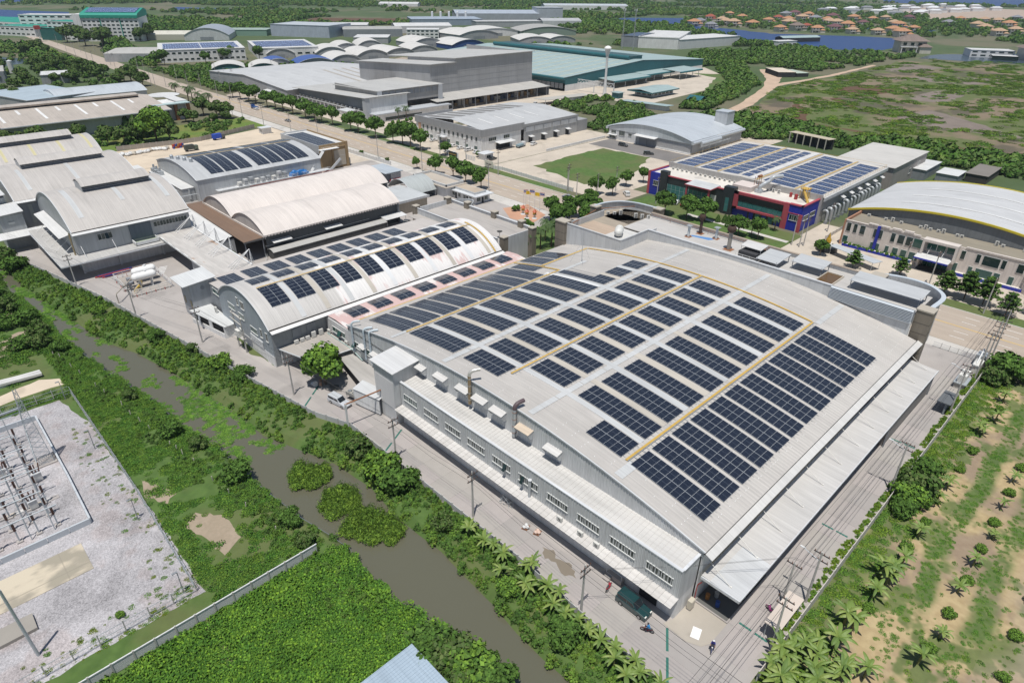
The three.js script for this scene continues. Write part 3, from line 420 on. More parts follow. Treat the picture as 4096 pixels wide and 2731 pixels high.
{ // on the office roof
const tk = thing('water_tank', 'white horizontal ribbed tank inside the parapet enclosure of the largest factory', 'tank', 136.4,98.2,14.3);
mk('shell', uvm(new THREE.CapsuleGeometry(1.1,2.6,8,20).rotateZ(Math.PI / 2).rotateY(.55).translate(0,1.35,0)), std([.76,.76,.73],.5, { map: wearT }), tk);
for (const t of [-1.2,-.4,.4,1.2]) mk('band', uvm(new THREE.TorusGeometry(1.12,.05,6,22).rotateY(Math.PI / 2).translate(t, 0,0).rotateY(.55).translate(0,1.35,0)), std([.7,.7,.68],.5), tk);
mk('saddle', merge([-1,1].map(t => uvm(new THREE.BoxGeometry(.3,.5,1.8).translate(t, .25,0).rotateY(.55)))), C_.trim, tk);
[[148.5,111.4],[149.7,110],[150.8,108.6],[151.8,104],[152.4,102.2],[152.9,100.4],[147,113],[145,112]].forEach(([a, b], i) => acUnit('air_conditioner', `grey outdoor unit inside the curved parapet enclosure, ${ord(i)} around its wall`, a, b, 14.15,.5 + i * .1, 'units in the curved parapet enclosure', i > 1 && i < 6));
const vent = (a, b, h, r, l, m, top) => { const o = thing('roof_vent', l, 'chimney', a, b, 14.6); mk('duct', uvm(new THREE.CylinderGeometry(r, r, h, 12).translate(0, h / 2,0)), m, o); if (top === 'drum') { mk('cowl', uvm(new THREE.LatheGeometry([[r, 0],[r * 2.1,.5],[r * 2.3,1.1],[r * 1.7,1.7],[r * 1.2,1.75]].map(p => new THREE.Vector2(...p)),14).translate(0, h - .1,0)), std([.06,.035,.025],.8), o); } else mk('cap', uvm(new THREE.BoxGeometry(r * 4,.1, r * 4).translate(0, h + .1,0)), galv, o); mk('base', uvm(new THREE.BoxGeometry(r * 4.5,.06, r * 4.5).translate(0,.03,0)), C_.rust, o); };
vent(148.6,84.5,3,.35, 'pale capped roof vent nearer the tank enclosure', std([.55,.6,.62],.5),0); vent(153,83.6,3.8,.4, 'rusty black roof stack with a drum cowl on a slim shaft', std([.07,.045,.035],.8), 'drum'); vent(152.6,78.6,3,.35, 'pale capped roof vent beside the blue painted strip', std([.55,.6,.62],.5),0); vent(148.1,72.4,4.6,.5, 'grey roof stack with a dark drum cowl and ladder rail', std([.33,.31,.28],.6, { map: wearT }), 'drum');
struct('painted_strip', sheet([[150.2,79.4],[152.6,78.2],[150.4,84.6],[149.6,84.2]].map(p => p),14.62), C_.blueT);
const pl = thing('plant_platform', 'dark rooftop plant with white railings and a pale sheet roof', 'machinery', 147,65.5,14.6); part(pl, 'body', [B(144.6,149,14.7,16.6,63.4,68)], std([.045,.045,.05],.8)); part(pl, 'roof', [EX('b', 63,68.4,[[146,17.4],[149.6,17.8],[149.6,17.9],[146,17.5]])], C_.roofL); part(pl, 'railing', [.5,1].flatMap(d => [rod(V(144.2,63,14.9 + d),V(144.2,68.6,14.9 + d),.05)]).concat([63,64.8,66.6,68.5].map(b => rod(V(144.2, b, 14.6),V(144.2, b, 16),.05))), C_.white); part(pl, 'post', [[146.2,63.2],[146.2,68.2],[149.4,63.2],[149.4,68.2]].map(([a, b]) => rod(V(a, b, 16.5),V(a, b, 17.8),.06)), C_.white); part(pl, 'tank', [rod(V(150.5,63.4,15.6),V(150.5,67.6,15.6),1,1,16)], std([.16,.09,.06],.8, { map: wearT }));
const awn = (l, a0, a1, b0, b1, h) => { const o = thing('roof_shelter', l, 'shelter', a0, b0,14.6); part(o, 'roof', [EX('b', b0, b1,[[a0, h],[a1, h + .5],[a1, h + .62],[a0, h + .12]])], roofM([.50,.515,.53],.5)); part(o, 'post', [[a0 + .3, b0 + .3],[a0 + .3, b1 - .3],[a1 - .3, b0 + .3],[a1 - .3, b1 - .3]].map(([a, b]) => rod(V(a, b, 14.5),V(a, b, h + .3),.1)), C_.wallD); };
awn('flat grey roof shelter beside the dark plant on the roof office', 143.8,151,57.6,63,16.2); awn('flat grey roof shelter over black drums on the roof office', 147.6,152.6,48.6,56,16.5); awn('longest grey roof shelter running to the rounded parapet end', 146.3,151.8,27.4,42,16.6);
const po = thing('roof_pond', 'rust brown puddle in a shallow tray on the roof office', 'puddle', 148.2,46.8,14.6); part(po, 'tray', [B(144.8,151.6,14.6,15.0,44.9,45.1), B(144.8,151.6,14.6,15.0,48.6,48.8), B(144.6,144.8,14.6,15,44.9,48.8), B(151.6,151.8,14.6,15,44.9,48.8)], std([.5,.45,.38],.8)); part(po, 'water', [B(144.8,151.6,14.6,14.75,45.1,48.6)], std([.13,.075,.03],.08));
}
// lightning mast on the roof
{ const o = thing('lightning_mast', 'slender lightning mast with guy wires on the largest roof', 'mast', 117.5,95, fM(95)); mk('mast', uvm(new THREE.CylinderGeometry(.04,.07,9,6).translate(0,4.5,0)), galv, o); mk('base', uvm(new THREE.CylinderGeometry(.3,.4,.25,10).translate(0,.12,0)), C_.white, o); mk('guy_wire', merge([[3,0],[-2,2],[-2,-2]].map(([x, z]) => rod(new THREE.Vector3(0,6,0), new THREE.Vector3(x, .1, z),.02))), galv, o); }
// ---------------------------------------------------------------- white vault beside the main factory
const pinkT = tex(512,512, (u, v) => { const n = fbm(u, v, 10,5,5,121), s = fbm(u, v, 110,14,3,124), k = sst(.60,.74, n + .32 * (s - .5)), w = .70 + .1 * (s - .5) + .14 * (n - .5); return mix3([w, w * .975, w * .96],[.56,.37,.35], k * .7); }, 42,34);
const pinkR = std('#fff', .5, { map: pinkT });
const pinkHeavy = std('#fff', .55, { map: tex(256,256, (u, v) => { const n = fbm(u, v, 8,4,5,131), s = fbm(u, v, 60,9,3,134), k = sst(.40,.56, n + .3 * (s - .5)); return mix3([.70,.66,.64],[.54,.33,.31], k * .75); }, 24,24) });
const f2 = arcH(121.3,147.3,9.05,14.3);
const M2 = thing('vault_factory', 'factory with a tall white vaulted roof stained pink and carrying solar panels', 'factory', 47.6,121,0);
part(M2, 'front_roof', VAULT(47.6,66,121.3,147.3,9.05,14.3, { n: 40, rib: .76, rh: .04 }), roofM([.56,.54,.52],.5));
part(M2, 'white_roof', VAULT(66,115.3,121.3,147.3,9.07,14.33, { n: 40, rib: .76, rh: .04 }), pinkR);
for (let i = 0; i < 10; i++) { const a = 55.6 + 6.1 * i, n = 18, L = []; for (let k = 0; k < n; k++) { const p = 121.6 + 25.4 * k / n, q = 121.6 + 25.4 * (k + 1) / n; L.push(quads([[[a, f2(p) + .09, p, a, p],[a + 1.15, f2(p) + .09, p, a, p]],[[a, f2(q) + .09, q, a, q],[a + 1.15, f2(q) + .09, q, a, q]]])); } part(M2, i % 2 ? 'roof_light' : 'cable_strip', L, i % 2 ? C_.tan : i > 2 ? std([.70,.71,.72],.45, { map: sheetT }) : C_.sky); }
part(M2, 'front_wall', ARCHWALL(47.8,48,121.4,147.2,2.6,9,14.25), steel([.34,.385,.43],.55)); part(M2, 'base_wall', [B(47.75,48.05,0,2.6,121.4,147)], C_.white); part(M2, 'back_wall', ARCHWALL(115,115.2,121.4,147.2,0,9,14.25), C_.wall);
part(M2, 'side_wall', [B(48,60.9,0,8.8,121.4,121.6), B(48,115,8,9.5,147.2,147.4)], steel([.30,.32,.34],.6));
part(M2, 'fascia', [EX('a', 47.7,115.5,[[120.2,8.5],[121.5,8.95],[121.5,9.03],[120.2,8.58]])], std([.76,.75,.74],.55, { map: sheetT })); part(M2, 'gutter', [B(47.7,115.4,8.96,9.16,121.14,121.34)], C_.gutter);
part(M2, 'lean_to_roof', [EX('a', 48.5,116.5,[[147.3,9.3],[158.6,8.55],[158.6,8.67],[147.3,9.42]])], roofM([.54,.50,.47],.55)); part(M2, 'lean_to_wall', [B(48.6,48.8,0,9,147.4,158), B(48.6,116.4,0,8.5,158,158.2)], C_.wallD);
{ const t = []; for (let k = 0; k < 30; k++) { const b = 121.3 + 26 * k / 30, c = 121.3 + 26 * (k + 1) / 30; t.push(bar(V(47.55, b, f2(b)),V(47.55, c, f2(c)),.14,.2)); } part(M2, 'verge_trim', t, C_.trim); }
windowStrip(M2,47.8,128.2,131.4,5.2,6.5,5, 'b', -1, C_.glassG); windowStrip(M2,47.8,134.2,137,6.6,7.8,4, 'b', -1, C_.glassG); windowStrip(M2,47.8,138.6,142,7.4,8.6,3, 'b', -1, C_.glassG); windowStrip(M2,47.8,133,134.6,9.6,11.4,2); windowStrip(M2,47.8,135.8,136.6,9.8,11.6,1); windowStrip(M2,47.8,123,123.9,5.6,7.6,1); windowStrip(M2,47.8,125.6,126.5,5.6,7.6,1); windowStrip(M2,48.6,149.5,153,7,8.2,2, 'b', -1, C_.glassG);
for (let k = 0; k < 9; k++) part(M2, 'louvre', [EX('b', 126,132,[[47.6,2.7 + k * .2],[47.85,2.85 + k * .2],[47.85,2.9 + k * .2],[47.6,2.75 + k * .2]])], C_.wall);
for (const [a0, a1] of [[52.6,54.6],[56,58.2]]) part(M2, 'shutter', [B(a0, a1,5,7.6,121.25,121.42)], C_.wallD);
{
const L = (i, r, s) => `${ord(i)} solar block from the canal ${r} of the white vault${s || ''}`;
for (let i = 0; i < 10; i++) solarBlock(50.9 + 6.1 * i, 125.3,2,6, f2, L(i, 'on the right slope'), { pw: 2.25, pb: 1.08 });
for (let i = 0; i < 10; i++) solarBlock(50.9 + 6.1 * i, 134.0,2,4, f2, L(i, 'beyond the crown'), { pw: 2.2, pb: 1.05 });
const fl = b => 9.42 - (b - 147.3) / 11.3 * .75; for (let i = 0; i < 9; i++) solarBlock(50.9 + 6.1 * i, 149.3,2,6, fl, L(i, 'on the lean-to roof'), { pw: 2.3, pb: 1.15 });
const fs = b => 8.75 - Math.abs(b - 117) * .06; for (let i = 0; i < 8; i++) solarBlock(64.3 + 6.42 * i, 115.3,2,4, fs, `${ord(i)} small solar block from the canal on the low pink roof between the vaults`, { pw: 2.22, pb: 1.11 });
const fc = () => 14.2; walkway(51,113,131.9,132.3, f2, 'yellow grating walkway along the crown of the white vault'); walkway(50,116,147.5,148.1, () => 9.35, 'yellow grating walkway between the white vault and its lean-to'); walkway(112.7,113.2,121.4,134, f2, 'yellow grating walkway down the far end of the white vault'); walkway(63,116,113.4,113.9, () => 8.4, 'yellow grating walkway along the low pink roof');
}
{
const o = thing('link_roof', 'low pink stained roof strip filling the gap between the two solar factories', 'building', 61,112,0);
part(o, 'roof', [EX('a', 60.9,117,[[111.4,8.1],[117,8.6],[120.9,8.35],[120.9,8.45],[117,8.7],[111.4,8.2]])], pinkHeavy);
const lou = []; part(o, 'wall', [B(61,61.2,0,8.2,111.5,121.3)], C_.wall); for (let k = 0; k < 12; k++) part(o, 'louvre', [EX('b', 111.6,121.2,[[60.8,4.6 + k * .3],[61.02,4.8 + k * .3],[61.02,4.85 + k * .3],[60.8,4.65 + k * .3]])], C_.roofL);
windowStrip(o, 60.8,113.4,118.6,5.4,6.6,4, 'b', 1, C_.glassG);
}
{ // covered yard between the two factories
const o = thing('yard_canopy', 'low brownish sheet roof over the covered yard between the two solar factories', 'canopy', 51,112,0);
part(o, 'roof', [EX('h', 4.25,4.37,[[48.9,121.3],[51.6,111.3],[60.7,110.4],[60.7,121.3]])], roofM([.42,.39,.36],.65)); part(o, 'edge', [bar(V(48.85,121.4,4.3),V(51.55,111.2,4.3),.12,.22), bar(V(51.6,111.2,4.3),V(60.7,110.3,4.3),.12,.22)], C_.trim); part(o, 'post', [rod(V(49.4,120.6,0),V(49.4,120.6,4.3),.12), rod(V(51.9,112,0),V(51.9,112,4.3),.12)], C_.wallD); part(o, 'white_wall', [B(49.2,60,0,4.2,120.9,121.1)], C_.white);
const s = thing('shed', 'low stained sheet roof shed behind the street tree', 'shed', 57,100,0); part(s, 'roof', [EX('h', 3.1,3.2,[[57.4,110.8],[55.2,99.3],[56.2,93.6],[60.4,93.4],[60.4,110.2]])], roofM([.44,.42,.40],.7)); part(s, 'wall', [EX('h', 0,3.1,[[57.9,110],[55.8,99.6],[56,99.5],[58.1,109.9]])], C_.dark);
const l = thing('louvred_shed', 'pale louvred shed beside the silver pickup', 'shed', 54,94,0); part(l, 'roof', [EX('h', 3.75,3.85,[[52.4,97.7],[53.9,90.7],[56.8,92],[55.6,99]])], roofM([.6,.61,.62],.5)); part(l, 'wall', [EX('h', 0,3.75,[[52.7,97.5],[54.1,91],[54.25,91],[52.85,97.5]])], C_.wallD);
for (let k = 0; k < 13; k++) part(l, 'slat', [bar(V(52.55,97.6,.5 + k * .25),V(54,90.9,.5 + k * .25),.06,.17)], C_.white);
[60.2,58.4,56.9,55.6,54.2].forEach((a, i) => acUnit('air_conditioner', `outdoor unit under the white fascia, ${ord(i)} from the pink roof`, a - 1.4,120.4,4.4,-Math.PI / 2, 'units on the yard canopy', i < 2)); acUnit('air_conditioner', 'outdoor unit on the louvred wall under the pink roof corner', 60.4,119.8,4.5,0); acUnit('air_conditioner', 'outdoor unit on the louvred wall nearest the bent pipes', 60.4,112.6,4.5,0);
const gp = thing('pipe', 'pale green pipe edging the yard canopy below the louvred wall', 'pipe', 60.4,116,4.4); part(gp, 'run', [pipe([V(60.1,120,4.5),V(60.2,113,4.5),V(60.2,110,4.4),V(60.1,106,3.4)],.09,40)], std([.42,.56,.54],.5));
const cd = thing('condenser', 'large two fan condenser on legs behind the silver pickup', 'air conditioner', 53.2,99.4,0,.2); mk('casing', uvm(new THREE.BoxGeometry(1.2,.8,2.6).translate(0,1.5,0)), std([.42,.41,.38],.6, { map: wearT }), cd); for (const z of [-.65,.65]) { mk('fan', uvm(new THREE.CylinderGeometry(.45,.45,.06,16).translate(0,1.92, z)), C_.dark, cd); mk('blade', merge([0,1,2].map(k => uvm(new THREE.BoxGeometry(.75,.03,.16).rotateY(k * 1.05).translate(0,1.96, z)))), galv, cd); } for (const x of [-.5,.5]) for (const z of [-1.2,1.2]) mk('leg', uvm(new THREE.BoxGeometry(.09,1.1,.09).translate(x, .55, z)), C_.trim, cd);
}
{ // stair tower and annexe left of the vault
const o = thing('stair_tower', 'plain grey tower with a sloping white roof at the far left of the white vault', 'tower', 44,155,0);
part(o, 'wall', [EX('b', 155,161.4,[[44,0],[49.6,0],[49.6,9.6],[44,9.2]])], steel([.40,.42,.45],.55)); part(o, 'roof', [EX('b', 154.2,162.4,[[42.3,9.55],[50.4,10.1],[50.4,10.25],[42.3,9.7]])], roofM([.66,.67,.67],.5)); part(o, 'door', [B(43.9,44,3.3,5.1,155.6,156.6), B(43.9,44,3.3,5.1,159.6,160.4)], std([.42,.35,.22],.7)); part(o, 'vent', [rod(V(47,154.9,8),V(47,155.1,8),.5,.5,16)], C_.wallD);
const x = thing('annexe', 'low white roofed annexe with dark openings beside the street poles', 'building', 43,141,0);
part(x, 'roof', [EX('h', 3.15,3.27,[[42.7,155.2],[45.3,140.7],[48,140.9],[48,155.6]])], roofM([.66,.67,.67],.5)); part(x, 'wall', [EX('h', 0,1.2,[[42.9,154.6],[45.2,141.4],[45.4,141.4],[43.1,154.6]]), B(45.2,47.9,0,3.1,141.2,141.4), EX('h', 1.2,3.1,[[44.2,147.4],[44.4,146.2],[44.6,146.2],[44.4,147.4]])], C_.white); part(x, 'inside', [EX('h', 1.2,3.1,[[43.4,154],[45.6,142],[45.7,142],[43.5,154]])], C_.dark);
for (let k = 0; k < 8; k++) part(x, 'louvre', [EX('b', 0,5,[[-.1, k * .22 + 1.3],[.1, k * .22 + 1.45],[.1, k * .22 + 1.5],[-.1, k * .22 + 1.35]]).rotateY(-.18).translate(43.1,0,-149.4)], C_.wallD);
acUnit('air_conditioner', 'outdoor unit on the white annexe roof against the vault wall', 47.1,149.4,3.3,0, null, true);
}
// road-side wing left of the roof office
{
const o = thing('front_wing', 'flat grey roofed wing with a parapet and brown pillars before the flag poles', 'building', 121,127,0);
part(o, 'roof', [EX('b', 127.5,166,[[116.5,7.3],[134.6,7.9],[134.6,8.0],[116.5,7.4]])], roofM([.44,.41,.385],.65)); part(o, 'wall', [B(120,134.6,0,9.4,165.8,166.1), B(120,121,0,9.3,127.3,127.6), B(121,134.8,0,9.3,127.3,127.6), B(134.5,134.8,0,9,127.3,166.1), B(119.8,120,7.4,9.4,128,166)], C_.wall); part(o, 'cap', [B(119.7,120.1,9.4,9.52,128,166), B(134.3,135,9,9.12,127.3,166.1)], C_.trim);
const c = new THREE.CatmullRomCurve3([V(134.8,165,0),V(138.6,162,0),V(138.8,160,0),V(134.8,156.4,0)]).getPoints(16).map(p => [p.x, -p.z]); part(o, 'curved_parapet', EX('h', 0,9.4,[...c, [134.8,156.7],...c.slice().reverse().slice(1,-1).map(p => [p[0] - .3, p[1]]),[134.8,164.7]]), C_.wall);
for (const [a, b] of [[120,166.4],[121,126.6],[132.6,126.6],[134.6,158],[134.6,145],[134.6,133],[133,166.4]]) { const p = part(o, 'pillar', [B(a - .9, a + .9,0,9.9, b - .9, b + .9)], C_.brownT); part(p, 'pillar_cap', [B(a - 1, a + 1,9.9,10.15, b - 1, b + 1)], std([.42,.38,.32],.7)); }
const d = thing('satellite_dish', 'black mesh satellite dish on the flat wing roof', 'satellite dish', 124,131.5,7.6); mk('mast', uvm(new THREE.CylinderGeometry(.06,.06,1.6,8).translate(0,.8,0)), C_.wallD, d); mk('dish', uvm(new THREE.SphereGeometry(1.2,16,6,0, Math.PI * 2,0,.8).rotateX(Math.PI).translate(0,2.9,0)), std([.05,.05,.05],.7), d);
}
// ---------------------------------------------------------------- left factories, cream vaults, blue-tarp factory, gate buildings
const greyWall = steel([.42,.44,.46],.55), paleWall = steel([.52,.53,.55],.5), creamR = std([.70,.64,.60],.6, { map: sheetT }), roofG = roofM([.52,.49,.465],.55), whiteR = roofM([.68,.68,.675],.5);
function verge(o, a, b0, b1, he, hc, m, w = .2) { const f = arcH(b0, b1, he, hc), t = []; for (let k = 0; k < 24; k++) { const b = b0 + (b1 - b0) * k / 24, c = b0 + (b1 - b0) * (k + 1) / 24; t.push(bar(V(a, b, f(b)),V(a, c, f(c)), w, w * 1.3)); } part(o, 'verge_trim', t, m); }
function vaultHall(name, label, a0, a1, b0, b1, he, hc, roof, wall, { mon, strips = [], sm = C_.sky, rib = 1.0, n = 30, trim = C_.trim, base } = {}) {
const o = thing(name, label, 'factory', a0, b0,0), f = arcH(b0, b1, he, hc);
part(o, 'roof', VAULT(a0, a1, b0, b1, he, hc, { n, rib, rh: .04 }), roof);
part(o, 'gable_wall', ARCHWALL(a0 + .2, a0 + .4, b0 + .2, b1 - .2,0, he, hc), wall); part(o, 'gable_wall', ARCHWALL(a1 - .4, a1 - .2, b0 + .2, b1 - .2,0, he, hc), wall);
part(o, 'side_wall', [B(a0 + .4, a1 - .4,0, he - .12, b0 + .3, b0 + .5)], wall); part(o, 'side_wall', [B(a0 + .4, a1 - .4,0, he - .12, b1 - .5, b1 - .3)], wall);
verge(o, a0, b0, b1, he, hc, trim); verge(o, a1, b0, b1, he, hc, trim);
for (const s of strips) { const L = []; for (let k = 0; k < 14; k++) { const p = s[2] + (s[3] - s[2]) * k / 14, q = s[2] + (s[3] - s[2]) * (k + 1) / 14; L.push(quads([[[s[0], f(p) + .08, p, 0, p],[s[1], f(p) + .08, p, 1, p]],[[s[0], f(q) + .08, q, 0, q],[s[1], f(q) + .08, q, 1, q]]])); } part(o, 'roof_light', L, sm); }
if (mon) { const [m0, m1, c0, c1, lift] = mon, hb = Math.max(f(c0), f(c1)) - .15, g = part(o, 'ridge_monitor', VAULT(m0, m1, c0 - .8, c1 + .8, hb + lift, hb + lift + 1.3, { n: 12, rib: 1, rh: .04 }), roof); part(g, 'monitor_end', [B(m0 + .1, m0 + .3, hb, hb + lift + .5, c0, c1), B(m1 - .3, m1 - .1, hb, hb + lift + .5, c0, c1)], wall); for (const c of [c0, c1]) for (let k = 0; k < 4; k++) part(g, 'monitor_slat', [EX('a', m0 + .2, m1 - .2,[[c - .02, hb + .1 + k * lift / 4],[c + .16, hb + .32 + k * lift / 4],[c + .16, hb + .4 + k * lift / 4],[c - .02, hb + .2 + k * lift / 4]])], C_.wallD); part(g, 'monitor_inside', [B(m0 + .3, m1 - .3, hb, hb + lift, c0 + .3, c1 - .3)], C_.dark); }
return o;
}
const L1 = vaultHall('vaulted_factory', 'nearest grey vaulted factory at the left with a louvred ridge monitor and green balcony', 32.4,64,206,246,11.7,18, roofG, greyWall, { mon: [41,60,222.6,229.6,1.9], strips: [[36,37.4,210,228],[48.5,49.7,214,228],[60.3,61.6,212,232]] });
part(L1, 'fascia', [EX('a', 32.2,64.3,[[204.9,11.1],[206.3,11.6],[206.3,11.7],[204.9,11.2]])], whiteR); part(L1, 'gutter', [B(32.4,64,11.62,11.8,205.9,206.1)], C_.gutter); part(L1, 'base_wall', [B(32.7,64,0,4.4,205.9,206.1)], C_.white);
windowStrip(L1,206.2,38.3,42,8.2,9.9,4, 'a', 2); windowStrip(L1,206.2,53.4,63,8.6,10,11, 'a', -1); part(L1, 'recess', [B(46.6,52.6,6.2,10.6,206.0,206.3)], std([.13,.16,.20],.7, { map: wearT, bumpMap: corrB, bumpScale: .03 }));
{ const o = part(L1, 'balcony', [B(46.7,52.8,5.3,5.5,202.8,206.2)], std([.30,.36,.26],.8, { map: wearT })); part(o, 'parapet', [B(46.6,52.9,5.4,6.3,202.6,202.8), B(46.5,46.7,5.4,6.3,202.6,206.2), B(52.8,53,5.4,6.3,202.6,206.2)], C_.white); part(o, 'strut', [bar(V(47,203,5.3),V(47,206,3),.25), bar(V(52.6,203,5.3),V(52.6,206,3),.25)], C_.white); }
part(L1, 'side_awning', [EX('b', 209,238,[[29.6,9.9],[32.4,10.5],[32.4,10.6],[29.6,10]])], whiteR); part(L1, 'downpipe', [pipe([V(32,207.2,11.5),V(31.9,207.2,8),V(31.9,207.2,2)],.22)], std([.32,.26,.16],.6, { map: wearT }));
{ const o = thing('wrap_canopy', 'grey lean-to canopy wrapping the corner of the nearest left factory', 'canopy', 27,200,0); part(o, 'roof', [EX('h', 5.0,5.14,[[26.7,200],[54,200.6],[54,205.9],[32.4,205.9],[32.4,240],[26.9,240]])], roofM([.50,.49,.475],.6)); part(o, 'fascia', [B(26.7,54,4.75,5.05,199.9,200.1), B(26.6,26.8,4.75,5.05,200,240)], C_.trim); for (let i = 0; i < 6; i++) part(o, 'tie_rod', [rod(V(32.3,208 + i * 5.5,8),V(28.4,208 + i * 5.5,5.1),.07)], C_.white); for (let i = 0; i < 2; i++) part(o, 'tie_rod', [rod(V(33.5 + i * 8,205.8,8),V(33.5 + i * 8,202,5.1),.07)], C_.white); part(o, 'post', [[32.5,205.4],[42,205.4],[54,205.4],[28,236]].map(([a, b]) => B(a - .25, a + .25,0,5, b - .25, b + .25)), C_.white); }
const L2 = vaultHall('vaulted_factory', 'second grey vaulted factory at the left with a longer ridge monitor', 27.3,65,250,297,11.6,16.6, roofG, greyWall, { mon: [34.5,59.5,270,277,1.8], strips: [[32.5,33.7,254,270],[46.8,48,255,271]] }); part(L2, 'fascia', [EX('a', 27,65,[[248.9,11],[250.3,11.5],[250.3,11.6],[248.9,11.1]])], whiteR); part(L2, 'wall_patch', [B(30.5,31.5,4,10,250.2,250.4)], std([.5,.52,.48],.7));
vaultHall('vaulted_factory', 'third grey vaulted factory at the far left with yellow roof strips', 20,66.5,299,331,11.6,16.6, roofG, greyWall, { mon: [22,60,311.4,318.6,1.8], strips: [0,1,2,3].map(i => [25 + i * 9.6,26 + i * 9.6,301,310.6]).concat([[63.4,64.4,302,322]]), sm: std([.58,.53,.32],.6, { map: sheetT }) });
{ const o = thing('side_block', 'small white roofed block beside the second vaulted factory', 'building', 22,247,0); part(o, 'wall', [B(21,27.2,0,10.4,240.5,250)], greyWall); part(o, 'roof', [EX('b', 239.8,252,[[20.4,10.5],[27.6,10.9],[27.6,11.05],[20.4,10.65]])], whiteR); part(o, 'window', [B(23,24.6,7.6,8.2,240.35,240.5)], C_.frame); part(o, 'canopy', [EX('a', 18,33,[[235.5,4.6],[240.6,5.2],[240.6,5.35],[235.5,4.75]])], whiteR); const q = thing('side_roof', 'pale roof at the left picture edge beside the vaulted factories', 'roof', 20,258,0); part(q, 'roof', [EX('b', 252.5,270,[[14,12.5],[26,13.4],[26,13.6],[14,12.7]])], whiteR); part(q, 'wall', [B(14.6,25.6,0,12.6,253,269)], greyWall); }
{ // tensile canopy and masts
const o = thing('masted_canopy', 'rust stained flat canopy hung from white lattice masts', 'canopy', 59,187,0);
const rustT = tex(256,256, (u, v) => { const n = fbm(u, v, 4,6,5,141), s = fbm(u, v, 40,6,3,143), k = sst(.60,.74, n + .2 * (s - .5)), x = .50 + .2 * (s - .5); return mix3([x, x * .95, x * .9],[.30,.14,.05], k * .8); }, 26,30);
part(o, 'roof', [EX('h', 5.9,6.05, rect(53.6,63.8,164.8,206.5))], std('#fff', .7, { map: rustT })); part(o, 'beam', [B(63.6,64,6.05,6.35,164.8,206.5), B(53.4,53.7,5.6,6.05,164.8,206.5)], C_.white); part(o, 'wall', [B(54,54.2,0,5.8,165,182)], greyWall);
for (const b of [205,196.5,188.5,179,166]) { const t = V(64.3, b, 10.2), m = part(o, 'mast', [...[-.5,.5].map(d => rod(V(64.2, b + d, 6), t, .1)), rod(V(64.9, b, 6), t, .07),...[0,1,2,3].map(k => rod(V(64.2, b - .5 + k * .12,6.4 + k * .9),V(64.2, b + .5 - k * .12,6.9 + k * .9),.04))], C_.white); part(m, 'stay', [-3,0,3].map(d => rod(t, V(58.2, b + d * .5,6.05),.085)), C_.white).userData.kind = 'stuff'; }
const r2 = thing('side_roof', 'pale grey sheet roof between the tensile canopy and the brown roof', 'roof', 66,200,0); part(r2, 'roof', [EX('b', 190,225,[[64.6,5.2],[70,6],[70,6.1],[64.6,5.3]])], whiteR); part(r2, 'wall', [B(65,69.8,0,5.1,190.2,190.4)], greyWall);
}
{ // cream twin vaults with brown porch roof
const o = thing('cream_hall', 'long hall under two cream vaults with a scalloped eave', 'warehouse', 75,181,0);
part(o, 'near_vault', VAULT(75,123.6,180.6,203,7.2,11.0, { n: 26, rib: 1.6, rh: .03 }), creamR); part(o, 'far_vault', VAULT(75,134.5,203,225.4,7.2,11.2, { n: 26, rib: 1.6, rh: .03 }), creamR);
part(o, 'gable_panel', [ARCHWALL(75.3,75.5,180.8,202.9,6,7.2,11), ARCHWALL(75.3,75.5,203.1,225.2,6,7.2,11.2)], std([.50,.47,.45],.7, { map: wearT })); part(o, 'gable_panel', [ARCHWALL(123.2,123.4,180.8,202.9,0,7.2,11), ARCHWALL(134,134.2,203.1,225.2,0,7.2,11.2)], C_.wallD);
for (let i = 0; i < 48; i++) part(o, 'scallop', [EX('b', 0,.05,[[0,0],[1,0],[.85,-.5],[.5,-.62],[.15,-.5]]).translate(75 + i * 1.015,7.25,-180.55)], creamR); part(o, 'valley', [B(75.2,123.4,7.0,7.15,202.4,203.6)], C_.gutter);
part(o, 'side_wall', [B(76,123.4,0,6.9,182,182.2)], std([.085,.095,.105],.7, { map: wearT })); part(o, 'far_wall', [B(76,134,0,6.9,224.6,224.8)], C_.wallD);
for (const [a, l] of [[80.4,0],[97.9,1]]) part(o, 'awning', [EX('a', a - 3, a + 3,[[180,4.4],[182,4.8],[182,4.9],[180,4.5]])], whiteR);
const r = thing('porch_roof', 'brown flat porch roof in front of the cream vaults', 'roof', 72,182,0); part(r, 'roof', [EX('h', 6.35,6.5,[[69,181.2],[75.6,181.6],[76,228.5],[70.2,228.5]])], std([.20,.13,.09],.7, { map: sheetT })); part(r, 'edge', [B(68.9,75.7,6.0,6.4,181.1,181.3)], std([.09,.09,.09],.6)); part(r, 'kerb', [B(75.0,75.4,6.5,7,181,226)], creamR); part(r, 'post', [rod(V(69.6,182,0),V(69.6,182,6.4),.15), rod(V(75,182,0),V(75,182,6.4),.15)], C_.wallD);
const s = thing('long_shed', 'long low black sided shed with a grey rounded roof beside the cream hall', 'shed', 76,178,0); part(s, 'roof', VAULT(75.6,116,177.6,181.4,2.6,3.2, { n: 8 }), roofM([.46,.45,.43],.6)); part(s, 'wall', [B(75.8,115.8,0,2.6,177.8,181.2)], std([.09,.09,.09],.9, { map: wearT }));
const c = thing('stair_rail', 'white railing beside the black sided shed', 'railing', 75,180,0); part(c, 'rail', [rod(V(72,176,1),V(75.5,181.8,1),.04), rod(V(75.5,182,3.4),V(112,182,3.6),.05),...[0,1,2,3].map(k => rod(V(72 + k * 1.1,176 + k * 1.9,0),V(72 + k * 1.1,176 + k * 1.9,1),.04))], C_.white);
}
